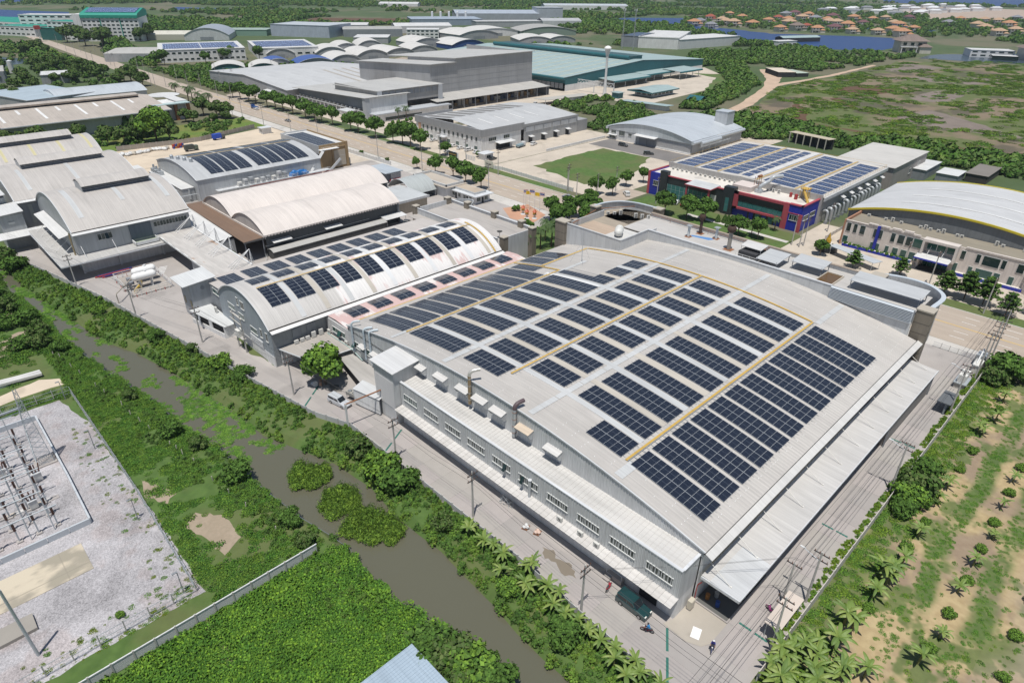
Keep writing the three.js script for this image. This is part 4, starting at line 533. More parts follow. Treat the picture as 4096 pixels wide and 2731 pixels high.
{ // factory with blue tarpaulin and brown office
const o = vaultHall('plant_factory', 'factory with a curved solar roof, ducts and outdoor units along a white gallery', 82,132.5,248,289,8.2,11.6, roofM([.50,.51,.52],.45), steel([.50,.52,.54],.5), { rib: 1 });
const f = arcH(248,289,8.2,11.6); for (let i = 0; i < 7; i++) solarBlock(88.6 + i * 5.6 + (i > 2 ? 1.6 : 0),250.4,2,17, f, `${ord(i)} solar strip from the ducts on the blue tarpaulin factory roof`, { pw: 2.5, pb: 1.12 });
for (let i = 0; i < 4; i++) solarBlock(88.6 + i * 11 + (i > 1 ? 1 : 0),271.6,4,7, f, `${ord(i)} far slope solar block on the blue tarpaulin factory roof`, { pw: 2.5, pb: 1.12 });
walkway(88,131,270.2,270.7, f, 'yellow grating walkway between the solar strips of the tarpaulin factory');
const ob = thing('brown_office', 'brown office block with a flat solar roof at the road end of the tarpaulin factory', 'building', 138,258,0), bw = std([.34,.235,.125],.7, { map: wearT });
part(ob, 'wall', [B(137.8,151,0,10.6,258,258.3), B(150.8,151.1,0,10.6,258.3,292)], bw); part(ob, 'wall_side', [B(137.6,137.9,7,10.6,258.3,292), B(138,151,0,10.6,291.8,292.1)], C_.wall); part(ob, 'roof', [B(138,151,9.8,9.95,258.2,292)], whiteR); part(ob, 'band', [B(137.6,151.3,8.9,9.3,257.8,258)], std([.40,.28,.15],.7)); part(ob, 'pilaster', [B(150.2,151.4,0,10.8,257.6,258.2), B(143.5,144.2,0,10.6,257.7,258.1)], bw); windowStrip(ob, 258,147,149.4,5.2,7.4,2, 'a'); windowStrip(ob, 258,145,147,1,3.2,2, 'a'); part(ob, 'panel', [B(144.4,150,1,7.6,257.85,258.0)], std([.42,.37,.30],.7));
solarBlock(138.8,261,4,24, () => 9.95, 'solar array on the flat roof of the brown office', { pw: 2.2, pb: 1.2 });
const gal = thing('plant_gallery', 'white railed gallery carrying outdoor units along the tarpaulin factory', 'gallery', 89,246.5,0); part(gal, 'deck', [B(88,135,3.6,3.75,245.2,248)], C_.trim); part(gal, 'rail', [rod(V(88,245.3,4.8),V(135,245.3,4.8),.05), rod(V(88,245.3,4.3),V(135,245.3,4.3),.04)], C_.white); part(gal, 'rail_post', Array.from({ length: 24 }, (_, i) => rod(V(88 + i * 2,245.3,3.7),V(88 + i * 2,245.3,4.8),.04)), C_.white).userData.kind = 'stuff'; part(gal, 'leg', Array.from({ length: 8 }, (_, i) => rod(V(89 + i * 6.4,245.4,0),V(89 + i * 6.4,245.4,3.6),.09)), C_.wallD); part(gal, 'red_pipe', [rod(V(100,245,3.3),V(136,245,3.3),.08)], std([.35,.04,.03],.5));
const stair = thing('escape_stair', 'white steel stair zigzagging up the brown office wall', 'stairs', 137,256,0); part(stair, 'flight', [bar(V(127,246.8,3.8),V(139,256.5,9),1.1,.3)], C_.white); part(stair, 'flight', [bar(V(140,255.5,0),V(146,255.5,4.5),1,.25)], C_.trim); part(stair, 'landing', [B(137,146,8.9,9.1,255.6,257.8)], C_.white); part(stair, 'railing', [rod(V(137,255.7,10.1),V(146,255.7,10.1),.05), rod(V(127,246.3,4.9),V(139,255.9,10.1),.05)], C_.white);
for (let i = 0; i < 9; i++) { const q = thing('cooling_unit', `grey plant unit on the white gallery, ${ord(i)} from the duct end`, 'machinery', 97 + i * 2.3,246.7,3.75,0, 'plant units on the gallery'); const h = [1.5,2.2,2.6,1.6,1.7,1.9,1.5,2.8,2.2][i]; mk('casing', uvm(new THREE.BoxGeometry(1.5, h, 1.6).translate(0, h / 2,0)),[acM, C_.wall, galv][i % 3], q); mk('louvre', uvm(new THREE.BoxGeometry(1.2, h * .5,.06).translate(0, h * .45,.83)), C_.wallD, q); }
{ const tp = thing('tarpaulin', 'crumpled bright blue tarpaulin thrown over units on the gallery', 'tarpaulin', 121.5,246.6,3.75), g = new THREE.SphereGeometry(1,40,24), p = g.attributes.position; for (let i = 0; i < p.count; i++) { const x = p.getX(i), y = p.getY(i), z = p.getZ(i), n = fbm(x * .5 + .5, z * .5 + .5 + y * .3,9,9,4,7); const k = fbm(x * .5 + .5, z * .5 + .5 + y * .2,4,3,2,11); p.setXYZ(i, x * 4.4 * (.8 + .35 * n), Math.pow(Math.max(0, y),.7) * 2.3 * (.25 + 1.5 * k * n * 1.6), z * 1.5 * (.6 + .7 * n)); } g.computeVertexNormals(); mk('sheet', uvm(g), std([.02,.15,.42],.45), tp); }
for (let i = 0; i < 4; i++) { const q = thing('vent_duct', `tall silver duct at the near corner of the tarpaulin factory, ${ord(i)} of four`, 'duct', 83.2 + i * 1.2,273 - i * 3.2,5,0); mk('duct', uvm(new THREE.CylinderGeometry(.65,.65,7.5,14).translate(0,3.7,0)), galv, q); mk('cap', uvm(new THREE.SphereGeometry(.7,14,8,0,6.3,0,1.6).translate(0,7.4,0)), galv, q); }
const an = thing('plant_annexe', 'grey annexe cluttered with ducts at the near end of the tarpaulin factory', 'building', 79,260,0); part(an, 'wall', [B(77.5,82,0,5,252,286)], greyWall); part(an, 'roof', [B(77.3,82,5,5.15,251.8,286.2)], whiteR); for (let i = 0; i < 3; i++) part(an, 'fan_box', [B(78,80,5.15,6.6,276 + i * 3.4,278 + i * 3.4), rod(V(79,277 + i * 3.4,6.5),V(79,277 + i * 3.4,8),.4)], galv); part(an, 'pipe_rack', [rod(V(76,250,3),V(82,250,3),.1), rod(V(76,250.6,3),V(82,250.6,3),.1), rod(V(80,252,4.6),V(80,252,1),.5)], galv); windowStrip(an, 77.5,256,270,2.4,3.6,8, 'b', -1, C_.wallD);
const ws = thing('white_shed', 'small white roofed shed behind the nearest left factory', 'shed', 70,300,0); part(ws, 'roof', [EX('b', 293,301,[[70,4],[78,4.6],[78,4.72],[70,4.12]])], whiteR); part(ws, 'wall', [B(70.4,77.6,0,4,293.4,300.6)], C_.wallD);
}
{ // canteen vault, flat roofs, guard house, pump house
const o = thing('canteen_vault', 'open sided grey vault sheltering parked motorcycles beside a flat roof', 'shelter', 140,196,0), fv = arcH(196.5,212,2.6,6.8);
part(o, 'roof', VAULT(140.3,152,196.5,212,2.6,6.8, { n: 24, rib: .8, rh: .05 }), roofM([.44,.47,.47],.5)); verge(o, 140.2,196.5,212,2.6,6.8, C_.trim, .15); part(o, 'post', [[141,197],[141,211.5],[151.6,197],[151.6,211.5],[146,197]].map(([a, b]) => rod(V(a, b, 0),V(a, b, 3),.1)), C_.white); part(o, 'back_wall', [B(151.6,151.8,0,2.6,197,211.5)], C_.wallD);
for (let i = 0; i < 14; i++) { const q = thing('motorcycle', `motorcycle in the shade of the grey vault, ${ord(i)} of the parked row`, 'motorcycle', 142 + (i % 7) * 1.3, i < 7 ? 200 : 206,0,.2, 'motorcycles under the grey vault'); mk('body', [uvm(new THREE.BoxGeometry(.25,.3,1.2).translate(0,.65,0)), uvm(new THREE.BoxGeometry(.55,.06,.08).translate(0,1.0,.5))], std([[.5,.5,.5],[.3,.03,.03],[.05,.05,.2]][i % 3],.4), q); for (const z of [-.6,.6]) mk('wheel', uvm(new THREE.TorusGeometry(.26,.06,6,14).rotateY(Math.PI / 2).translate(0,.3, z)), C_.dark, q); }
const f = thing('flat_building', 'low building with a beige flat roof behind the grey vault', 'building', 152,190,0); part(f, 'wall', [B(152.5,161.5,0,4,191,212)], C_.white); part(f, 'roof', [B(151.6,162.2,4,4.3,190.2,213)], std([.47,.42,.36],.8, { map: concT })); part(f, 'parapet', [B(152.4,161.6,4.3,5.2,191.2,191.6), B(152.4,152.8,4.3,5.2,191.2,212), B(161.2,161.6,4.3,5.2,191.2,212), B(152.4,161.6,4.3,5.2,211.6,212)], C_.wall);
const g = thing('guard_house', 'small white guard house with a beige roof deck at the gate', 'building', 155,177,0); part(g, 'wall', [B(155.4,162.6,0,3,178,192)], C_.white); part(g, 'roof', [B(154.3,163.6,3,3.25,176.6,193.2)], C_.trim); part(g, 'roof_deck', [B(156.2,161.8,3.25,4,179,190.5)], C_.wall); part(g, 'deck_top', [B(156.5,161.5,4,4.06,179.3,190.2)], std([.47,.40,.32],.85, { map: concT })); for (const b of [180,183.4,186.4,189.8]) windowStrip(g, 155.4, b, b + 1.3,1,2.3,2); for (const b of [182.1,188.6]) part(g, 'door', [B(155.3,155.42,0,2.2, b, b + .9)], C_.dark); windowStrip(g, 178,156.2,158,1,2.3,2, 'a'); windowStrip(g, 178,160,161.6,1,2.3,2, 'a'); part(g, 'door', [B(158.6,159.5,0,2.2,177.9,178.02)], C_.dark);
const p = thing('pump_house', 'grey louvred pump house with a pale flat roof and red pipes', 'building', 147,223,0); part(p, 'wall', [B(147.2,154.2,0,4,223.2,236)], std([.16,.17,.19],.7, { map: wearT })); part(p, 'roof', [B(146.4,155,4,4.3,222.4,237)], roofM([.48,.53,.58],.5)); for (let k = 0; k < 7; k++) part(p, 'louvre', [B(149.4,154.4,1.6 + k * .3,1.76 + k * .3,222.95,223.2)], C_.white); part(p, 'pipe', [pipe([V(148.5,222.6,0),V(148.5,222.6,1.2),V(154,222.6,1.2),V(156,222.6,.3)],.13)], std([.42,.03,.03],.5));
const c = thing('pale_block', 'low pale block with a flat roof and beige side wall beside the cream hall', 'building', 128,187,0); part(c, 'wall', [B(127.5,140,0,4.4,187,200)], std([.46,.40,.31],.7, { map: sheetT, bumpMap: corrB, bumpScale: .03 })); part(c, 'roof', [EX('b', 186.4,204,[[126.8,4.5],[140.4,4.5],[140.4,4.9],[126.8,4.9]])], roofM([.55,.57,.58],.5)); part(c, 'band', [B(126.7,140.6,4.2,5,186.2,186.5)], C_.wall);
const aw = thing('car_awning', 'narrow white awning above parked pickups beside the cream hall', 'awning', 121,182,0); part(aw, 'roof', [EX('a', 116,124.5,[[178,3],[181.8,3.4],[181.8,3.5],[178,3.1]])], whiteR); part(aw, 'post', [rod(V(116.4,178.3,0),V(116.4,178.3,3.1),.06), rod(V(124,178.3,0),V(124,178.3,3.1),.06)], C_.white);
}
{ // LPG yard
const o = thing('gas_yard', 'fenced gas yard with white railings and striped posts on the concrete', 'enclosure', 42,187,0), red = std([.45,.05,.04],.6), ylw = std([.62,.42,.04],.5);
part(o, 'pad', [B(37,47,0,.12,179.6,195)], std([.36,.33,.30],.9, { map: concT }));
for (const [p, q] of [[[37,179.6],[47,179.6]],[[47,179.6],[47.4,195]],[[37,195],[47.4,195]],[[37,179.6],[37,195]]]) { part(o, 'fence_rail', [.6,1.2,1.8].map(h => rod(V(...p, h),V(...q, h),.05)), C_.white); const n = 9; for (let k = 0; k < n; k++) { const a = p[0] + (q[0] - p[0]) * k / n, b = p[1] + (q[1] - p[1]) * k / n; part(o, 'bollard', [rod(V(a * 1.0 + (a - 42) * .06, b + (b - 187) * .06,0),V(a + (a - 42) * .06, b + (b - 187) * .06,.7),.09)], k % 2 ? red : C_.white); if (k % 2 === 0) part(o, 'fence_post', [rod(V(a, b, 0),V(a, b, 1.9),.06)], C_.white); } }
for (let k = 0; k < 6; k++) part(o, 'gas_pipe', [pipe([V(38 + k * .5,181 + k * .6,.3),V(38 + k * .5,181 + k * .6,1.3),V(40 + k * .3,183 + k * .9,1.3),V(40.4 + k * .3,183 + k * .9,.4)],.06,16)], ylw); part(o, 'control_rack', [B(37.6,39.6,.9,1.6,186,187), B(37.8,38.4,0,2.4,184,184.4), B(39,40,.1,1.2,190,191.4)], C_.wallD);
for (const [a, b, l] of [[42,184.4, 'nearer white gas cylinder tank on concrete cradles'],[43.2,188.4, 'farther white gas cylinder tank on concrete cradles']]) { const t = thing('gas_tank', l, 'tank', a, b, .12,0); mk('shell', uvm(new THREE.CapsuleGeometry(1.05,4.2,10,22).rotateZ(Math.PI / 2).translate(0,3.2,0)), std([.82,.82,.81],.35), t); for (const x of [-1.5,1.5]) mk('leg', uvm(new THREE.CylinderGeometry(.35,.6,2.3,4).scale(.6,1,1.4).translate(x, 1.15,0)), C_.white, t); mk('dome', uvm(new THREE.CylinderGeometry(.35,.4,.5,12).translate(.5,4.3,0)), C_.white, t); mk('valve', uvm(new THREE.BoxGeometry(.4,.3,.4).translate(-2,3.9,0)), galv, t); }
const pp = thing('pipe_bridge', 'grey pipe bridge from the canal wall to the gas yard', 'pipe', 34,181,0); part(pp, 'pipe', [pipe([V(33.2,178.5,0),V(33.2,178.5,2.6),V(33.6,178.8,2.7),V(40,187,2.7)],.14,30)], std([.40,.36,.30],.6));
const hz = []; for (let k = 0; k < 6; k++) hz.push(sheet([[46.5 + k * .5,191 + k * .9],[48.6 + k * .5,190.4 + k * .9],[48.7 + k * .5,190.8 + k * .9],[46.6 + k * .5,191.4 + k * .9]],.02)); struct('hazard_marking', hz, C_.white);
const st = thing('steel_stack', 'stack of red and blue steel bars lying by the left factory canopy', 'steel bars', 40,199,0,.02); for (let i = 0; i < 9; i++) mk('steel_bar', uvm(new THREE.BoxGeometry(7 + (i * 37 % 5),.28,.3).translate(i % 3 * 1.2 - 3 + i * .4,.2 + (i % 2) * .28,-.9 + i * .24)),[red, std([.03,.05,.25],.5), C_.rust][i % 3], st);
}
// ---------------------------------------------------------------- across the main road
const pinkW = std([.42,.075,.10],.6, { map: wearT }), blueW = std([.015,.03,.36],.5, { map: wearT }), blackW = std([.028,.036,.042],.5, { map: wearT }), whiteDeck = std([.68,.65,.60],.85, { map: concT }), tealGlass = std([.05,.17,.17],.1);
{
const o = thing('blue_office', 'black, pink and blue office block with a tall glass front', 'office', 215.5,82,0);
part(o, 'body', [B(216.2,228,0,8,82.4,142.6)], C_.wall); part(o, 'deck', [B(216,228,8,8.12,82,142.8)], whiteDeck);
part(o, 'blue_wing', [B(215.4,216.2,0,8.6,137.8,143), B(215.5,228,0,8.4,142.6,143)], blueW); part(o, 'pink_edge', [B(215.2,216.4,0,8.9,142.6,143.6), B(215.3,228,8.3,8.9,142.8,143.3)], pinkW);
part(o, 'black_pylon', [B(214.9,217,0,10,134.8,138)], blackW); part(o, 'black_pylon', [B(214.7,217.4,0,9.8,106.8,110.8)], blackW);
part(o, 'black_front', [B(215.7,216.2,5.4,8.2,110.8,134.8), B(215.7,216.2,0,5.4,110.8,113.8)], blackW); part(o, 'pink_line', [B(215.5,216.4,8.2,8.5,111,134.8)], pinkW);
for (let i = 0; i < 10; i++) for (let k = 0; k < 3; k++) part(o, 'glass_pane', [B(215.62,215.7,.25 + k * 1.75,1.92 + k * 1.75,116.0 + i * 1.88,117.8 + i * 1.88)], tealGlass); part(o, 'mullion', [B(215.64,215.75,0,5.4,113.8,134.8)], C_.frame);
part(o, 'porch_roof', [EX('b', 114,124.5,[[211,8.2],[218,8.5],[218,8.75],[211,8.4]])], C_.wall); part(o, 'porch_edge', [B(210.9,211.1,8.1,8.45,113.9,124.6), B(211,218,8.15,8.4,113.8,114), B(211,218,8.15,8.4,124.5,124.7)], pinkW); for (const b of [114.6,123.8]) part(o, 'porch_post', [B(211.2,211.8,0,8.2, b - .3, b + .3)], pinkW);
part(o, 'pink_frame', [B(215.2,216.2,2.8,3.5,87,106.8), B(215.2,216.2,7.9,8.8,87,106.8), B(215.1,216.2,0,8.9,86.4,88.4), B(215.2,216.2,2.8,8.8,105.2,106.8)], pinkW); part(o, 'upper_black', [B(215.8,216.2,5.6,7.9,88.4,105.2)], blackW);
for (let i = 0; i < 9; i++) part(o, 'glass_pane', [B(215.85,215.95,3.6,5.5,88.6 + i * 1.85,90.35 + i * 1.85)], tealGlass); part(o, 'lower_wall', [B(215.9,216.2,0,2.8,101,106.8), B(215.9,216.2,0,2.8,88.4,91)], blueW); part(o, 'lower_black', [B(216,216.3,0,2.8,91,101)], blackW); for (let i = 0; i < 4; i++) part(o, 'door', [B(215.85,216,.1,2.5,91.6 + i * 2.4,93.2 + i * 2.4)], i % 2 ? blueW : tealGlass);
part(o, 'blue_corner', [B(215.2,216.3,0,8.7,82,86.4), B(215.3,228,0,8.7,81.8,82.4)], blueW); part(o, 'corner_trim', [B(215,216.5,8.7,9,81.7,86.6), B(215,228,8.7,9,81.6,82.5), B(215,215.3,5.8,6.1,82,86.4), B(214.9,215.4,0,6,81.5,82.7)], pinkW); windowStrip(o, 215.2,82.6,85.8,3.6,5.4,4); windowStrip(o, 81.8,217,221,3.6,5.2,4, 'a'); windowStrip(o, 81.8,222,226,3.8,5.4,3, 'a'); part(o, 'pylon_window', [B(214.62,214.72,1,6,108.2,109.6)], tealGlass); windowStrip(o, 215.4,138.6,141,3.8,5.6,3);
part(o, 'stair_head', [B(219,226,8,10,103,110)], std([.66,.58,.55],.8, { map: wearT })); part(o, 'deck_rail', [B(215.9,216.2,8.1,8.6,87,103)], whiteDeck);
for (let i = 0; i < 18; i++) acUnit('air_conditioner', `white outdoor unit on the blue office roof, ${ord(i)} from its far end`, 226,139.5 - i * 2.05 - (i > 14 ? 9 : 0),8.12,0, 'units along the blue office roof', i > 15);
const hall = thing('solar_hall', 'grey hall behind the blue office with rows of solar panels on a flat roof', 'factory', 228,81,0); part(hall, 'wall', [B(228,228.3,0,10.3,81,143), B(228.3,287,0,9.4,81.2,81.6), B(228.3,287,0,9.4,142.4,142.8), B(286.6,287,0,9.6,81.6,142.4)], steel([.44,.43,.42],.6));
part(hall, 'roof', [EX('a', 228.3,287.4,[[80.6,9.4],[112,10.4],[143.2,9.4],[143.2,9.55],[112,10.55],[80.6,9.55]])], roofM([.60,.57,.53],.6)); part(hall, 'fascia', [B(228,287.5,8.3,9.5,80.2,80.6)], C_.wall); part(hall, 'ridge_strip', [B(229,286,10.5,10.6,107,109.4)], roofM([.68,.67,.66],.5));
const fh = b => 10.55 - Math.abs(b - 112) / 31.3; let c = 0;
for (const [b0, n, w] of [[82.4,7],[92.6,11],[109.8,3],[114.4,6],[123,7],[132.8,8]].map(x => x)) for (let i = 0; i < 10; i++) { if (w === 3 && i % 2) continue; solarBlock(230.5 + i * 5.4, b0,2, n, fh, `blue office hall solar block, ${ord(i)} from its front in the strip at ${['the lane edge', 'the lane side', 'the ridge', 'mid roof', 'the far side', 'the far edge'][c]}`, { pw: 2.2, pb: 1.05, pm: panelSkyTint }); if (i === 9) c++; }
walkway(229,286,91.3,91.9, fh, 'yellow walkway nearest the lane on the solar hall roof'); walkway(229,286,105.8,106.4, fh, 'yellow walkway beside the ridge on the solar hall roof'); walkway(229,286,121.6,122.2, fh, 'yellow walkway second from the far edge on the solar hall roof'); walkway(229,286,132,132.5, fh, 'yellow walkway nearest the far edge on the solar hall roof');
{ const r = thing('roof_railing', 'thin yellow railing round the edge of the solar hall roof', 'railing', 258,81,9.5), P = []; for (let a = 229; a < 287; a += 2.4) P.push(rod(V(a, 80.8,9.5),V(a, 80.8,10.6),.035), rod(V(a, 143,9.5),V(a, 143,10.6),.035)); part(r, 'post', P, yellow).userData.kind = 'stuff'; part(r, 'rail', [rod(V(229,80.8,10.6),V(287,80.8,10.6),.04), rod(V(229,143,10.6),V(287,143,10.6),.04), rod(V(287,80.8,10.6),V(287,143,10.6),.04)], yellow); }
const ys = thing('yellow_stair', 'yellow steel stair tower climbing to the solar hall roof', 'stairs', 227,86.6,8); part(ys, 'frame', [[225.6,85.6],[227.6,85.6],[225.6,88],[227.6,88]].map(([a, b]) => rod(V(a, b, 8),V(a, b, 12.4),.1)), yellow); part(ys, 'flight', [bar(V(226.4,87.5,11.6),V(222.4,83.4,8.2),.9,.25)], yellow); part(ys, 'landing', [B(225.4,228.4,11.6,11.75,85.4,88.2)], yellow); part(ys, 'rail', [rod(V(226.4,88,12.5),V(222.4,83.9,9.1),.06), rod(V(226.4,87,12.5),V(222.4,82.9,9.1),.06)], yellow); part(ys, 'red_tank', [rod(V(224,88.5,8.1),V(224,88.5,9.8),.6,.6,12), rod(V(225.4,91,8.1),V(225.4,91,9.6),.5,.5,12)], std([.36,.04,.04],.5));
const el = thing('roof_duct', 'large silver S shaped duct rising beside the blue office stair head', 'duct', 223,100.5,8); part(el, 'duct', [pipe([V(222,101,8.1),V(222,101,10.2),V(223,100,11.4),V(225,99.4,12),V(226,98.6,13.4),V(229,96.8,13.6)],.7,30,12)], galv); part(el, 'rust_frame', [[223.4,102.4],[225,102.4],[223.4,104],[225,104]].map(([a, b]) => rod(V(a, b, 10),V(a, b, 13),.09)).concat([rod(V(224.2,103.2,13),V(226,103,13),.5)]), C_.rust); part(el, 'fan', [B(221,223,8.1,9.2,100,102.4)], galv);
for (let i = 0; i < 15; i++) { const a = 231 + i * 3.5, q = thing('wall_duct', `curved silver duct on the lane side of the solar hall, ${ord(i)} from the office`, 'duct', a, 80.4,0,0, 'ducts along the solar hall lane wall'); mk('duct', uvm(new THREE.TubeGeometry(new THREE.CatmullRomCurve3([[0,4.2,-.6],[0,4.6,.3],[0,4.3,1],[0,3,1.15],[0,.8,1.15]].map(p => new THREE.Vector3(...p))),12, i % 4 === 1 ? .62 : .45,10)), galv, q); mk('fan_box', uvm(new THREE.BoxGeometry(1,1,1).translate(0,.5,1.2)), C_.wallD, q); }
for (let i = 0; i < 6; i++) part(hall, 'vent_hood', [EX('a', 243 + i * 7.6,245.4 + i * 7.6,[[79.2,6.6],[81.2,7.3],[81.2,7.4],[79.2,6.7]])], whiteR);
const h2 = thing('side_hall', 'plain hall with one pale sloping roof behind the solar hall', 'building', 291,79,0); part(h2, 'roof', [EX('h', 8.9,9.05, rect(290.5,333,78.6,102.4))], roofM([.58,.56,.53],.6)); part(h2, 'wall', [B(291,332.4,0,8.9,79,102)], std([.36,.33,.32],.7, { map: wearT })); windowStrip(h2,79,312,314,3,5,2, 'a'); windowStrip(h2,79,322,324,5,6.4,2, 'a');
for (const [a0, a1, b0, b1, h, l] of [[317,338,74,80,4.4, 'bright white roofed lean-to behind the solar hall'],[330,340,82,88,3.6, 'small white shed behind the plain side hall'],[330,352,54,62,3.4, 'long dark sided shed beyond the right vault'],[322,334,63,71,3.2, 'white sheeted shed beyond the right vault']]) { const q = thing('small_shed', l, 'shed', a0, b0,0); part(q, 'roof', [EX('h', h, h + .14, rect(a0 - .3, a1 + .3, b0 - .3, b1 + .3))], l.includes('dark') ? roofM([.22,.2,.18],.8) : whiteR); part(q, 'wall', [B(a0, a1,0, h, b0, b1)], l.includes('dark') ? std([.06,.055,.05],.9) : C_.wallD); }
const ts = thing('long_shed', 'long open shed with a beige roof edge behind the solar hall', 'shed', 330,125,0); part(ts, 'roof', [EX('h', 5,5.2,[[345,147.5],[350,146],[346,123.5],[341,125]])], std([.50,.44,.34],.7, { map: wearT })); part(ts, 'post', [0,1,2,3,4,5].map(k => B(344 - k * .7,344.5 - k * .7,0,5,146 - k * 4,146.4 - k * 4)), C_.tan); part(ts, 'wall', [EX('h', 0,4.8,[[348,146],[349,146],[345.4,124],[344.4,124]])], C_.dark);
}
{ // right vault with cream office
const creamW = std([.66,.60,.56],.8, { map: wearT }), o = thing('cream_office', 'cream two storey office with tall dark windows in front of the right vault', 'office', 215,10,0);
part(o, 'wall', [B(215.2,215.6,0,8.1,-60,67.6), B(215.6,227.6,0,7.4,-60,-59.6)], creamW); part(o, 'brick_end', [B(215,228,0,8.2,67.6,68.1)], std([.42,.22,.14],.8, { map: wearT })); part(o, 'deck', [B(215.6,228,7.2,7.3,-60,67.6)], std([.28,.25,.20],.95, { map: wearT })); part(o, 'parapet', [B(215,215.6,8.1,8.5,-60,34), B(215,215.6,8.1,8.6,46,60), B(215.0,215.6,8.1,8.25,60,67.6)], creamW);
for (let i = 0; i < 4; i++) part(o, 'step_parapet', [B(214.9,215.7,8.5,9.1 - i * .1,48 + i * 3.4,50.6 + i * 3.4)], creamW);
const win = (b, w, h0, h1, m = C_.glass) => { const q = part(o, 'window', [B(215.1,215.24, h0 - .1, h1 + .1, b - w / 2 - .1, b + w / 2 + .1)], C_.frame); part(q, 'pane', [B(215.04,215.16, h0, h1, b - w / 2, b + w / 2)], m); };
for (const [b, w] of [[66.4,1.2],[64.4,1],[62.2,1.4],[57.6,2.6],[53.2,1.1],[50.9,1.7],[48.6,1.7],[46.6,1.7],[44.9,1.7]]) { win(b - 0, w, 4.8,7.4, b < 47 ? C_.glassG : C_.glass); }
for (const [b, w] of [[66.6,1.4],[57.6,2.6],[54,1],[51.6,1.5],[49.2,1.6],[46.8,1.6],[45,1.6]]) win(b, w, .8,3.1, C_.glassG);
for (const [b, w] of [[34.2,1],[30.4,1],[27.2,4],[24.2,1],[20.2,1.6],[14,3],[8,2],[2,2]]) win(b, w, w > 3.5 ? 4.6 : 4.8,7.2, C_.glass); for (const [b, w] of [[35.2,1],[31.4,1],[28,4],[24.8,1.4],[21.4,1.2],[14,2],[6,2]]) win(b, w, .6,3.2, C_.glassG);
part(o, 'blue_fin', [B(214.6,215.2,0,8.6,57.2,58)], blueW); part(o, 'entrance_frame', [B(212.6,215.4,8.0,8.7,35.4,44.6), B(212.6,215.4,0,8,44,44.6), B(212.6,215.4,3.4,8,35.4,36)], creamW); for (const [p, q] of [[41,43.6],[38.7,41],[36.3,38.4]]) { const w = part(o, 'window', [B(214.8,215,5.2,7.3, p, q)], C_.frame); part(w, 'pane', [B(214.72,214.8,5.3,7.2, p + .1, q - .1)], C_.glassG); } part(o, 'canopy', [EX('b', 36,45,[[209.4,3.7],[215,4.1],[215,4.35],[209.4,3.95]])], whiteR); part(o, 'canopy_edge', [B(209.2,209.45,3.6,4,36,45)], blueW); part(o, 'canopy_rod', [rod(V(214.6,38.6,6.6),V(211,38.6,4),.07), rod(V(214.6,42.4,6.6),V(211,42.4,4),.07)], C_.white); for (let i = 0; i < 5; i++) part(o, 'door_pane', [B(214.9,215.0,.1,3.3,37 + i * 1.3,38.2 + i * 1.3)], C_.glassG); part(o, 'steps', [B(211,215,0,.3,36,44)], C_.dark);
part(o, 'blue_plinth', [B(214,214.3,0,.8,46.4,66.8), B(213.8,214.1,0,.8,-60,34.6)], blueW); part(o, 'planter_top', [B(214.3,215.2,0,.85,46.4,66.8), B(214.1,215.2,.8,.9,-60,34.6)], whiteDeck); part(o, 'round_bay', [EX('h', 0,8.6, Array.from({ length: 13 }, (_, k) => [215.4 - 4 * Math.sin(k / 12 * Math.PI),18.5 - 5.5 * (1 - Math.cos(k / 12 * Math.PI))]))], creamW);
for (let i = 0; i < 14; i++) acUnit('air_conditioner', `white outdoor unit on the cream office roof, ${ord(i)} from its brick end`, 226.4,[64.8,59.6,57.6,55,49.4,48,46.6,44.4,43,39.2,38,29,27.4,22][i],7.3,0, 'units along the cream office roof', i % 3 === 2);
const h = thing('right_vault', 'large hall at the right with a broad white curved roof edged in yellow', 'factory', 228,10,0); part(h, 'roof', VAULT(228,274,8,72,7.7,12.6, { n: 36, rib: 1.2, rh: .04 }), roofM([.56,.565,.575],.5)); part(h, 'gable_wall', [ARCHWALL(228.3,228.6,8.2,71.8,0,7.7,12.5)], steel([.19,.205,.22],.6)); verge(h, 227.9,8,72,7.7,12.6, std([.58,.47,.03],.5),.45); part(h, 'side_wall', [B(228.6,273.6,0,7.6,71.4,71.7)], C_.wall); part(h, 'back_wall', [ARCHWALL(273.4,273.7,8.2,71.8,0,7.7,12.5)], C_.wall); verge(h, 274,8,72,7.7,12.6, std([.58,.47,.03],.5),.4);
const fp = arcH(8,72,7.7,12.6); for (const a of [238,249,260]) { const L = []; for (let k = 0; k < 20; k++) { const p = 12 + k * 2.4, q = p + 2.2; L.push(quads([[[a, fp(p) + .09, p, 0, p],[a + .9, fp(p) + .09, p, 1, p]],[[a, fp(q) + .09, q, 0, q],[a + .9, fp(q) + .09, q, 1, q]]])); } part(h, 'roof_light', L, C_.white); }
const pk = thing('carport', 'long low grey carport beside the cream office yard', 'carport', 205,60,0); part(pk, 'roof', [EX('h', 2.6,2.72,[[198.6,52],[202,50.6],[206.4,66],[203.6,67]])], roofM([.5,.53,.56],.5)); part(pk, 'post', [[199.2,52.4],[201.8,51.2],[205.8,65.6],[203.9,66.4]].map(([a, b]) => rod(V(a, b, 0),V(a, b, 2.6),.08)), C_.white);
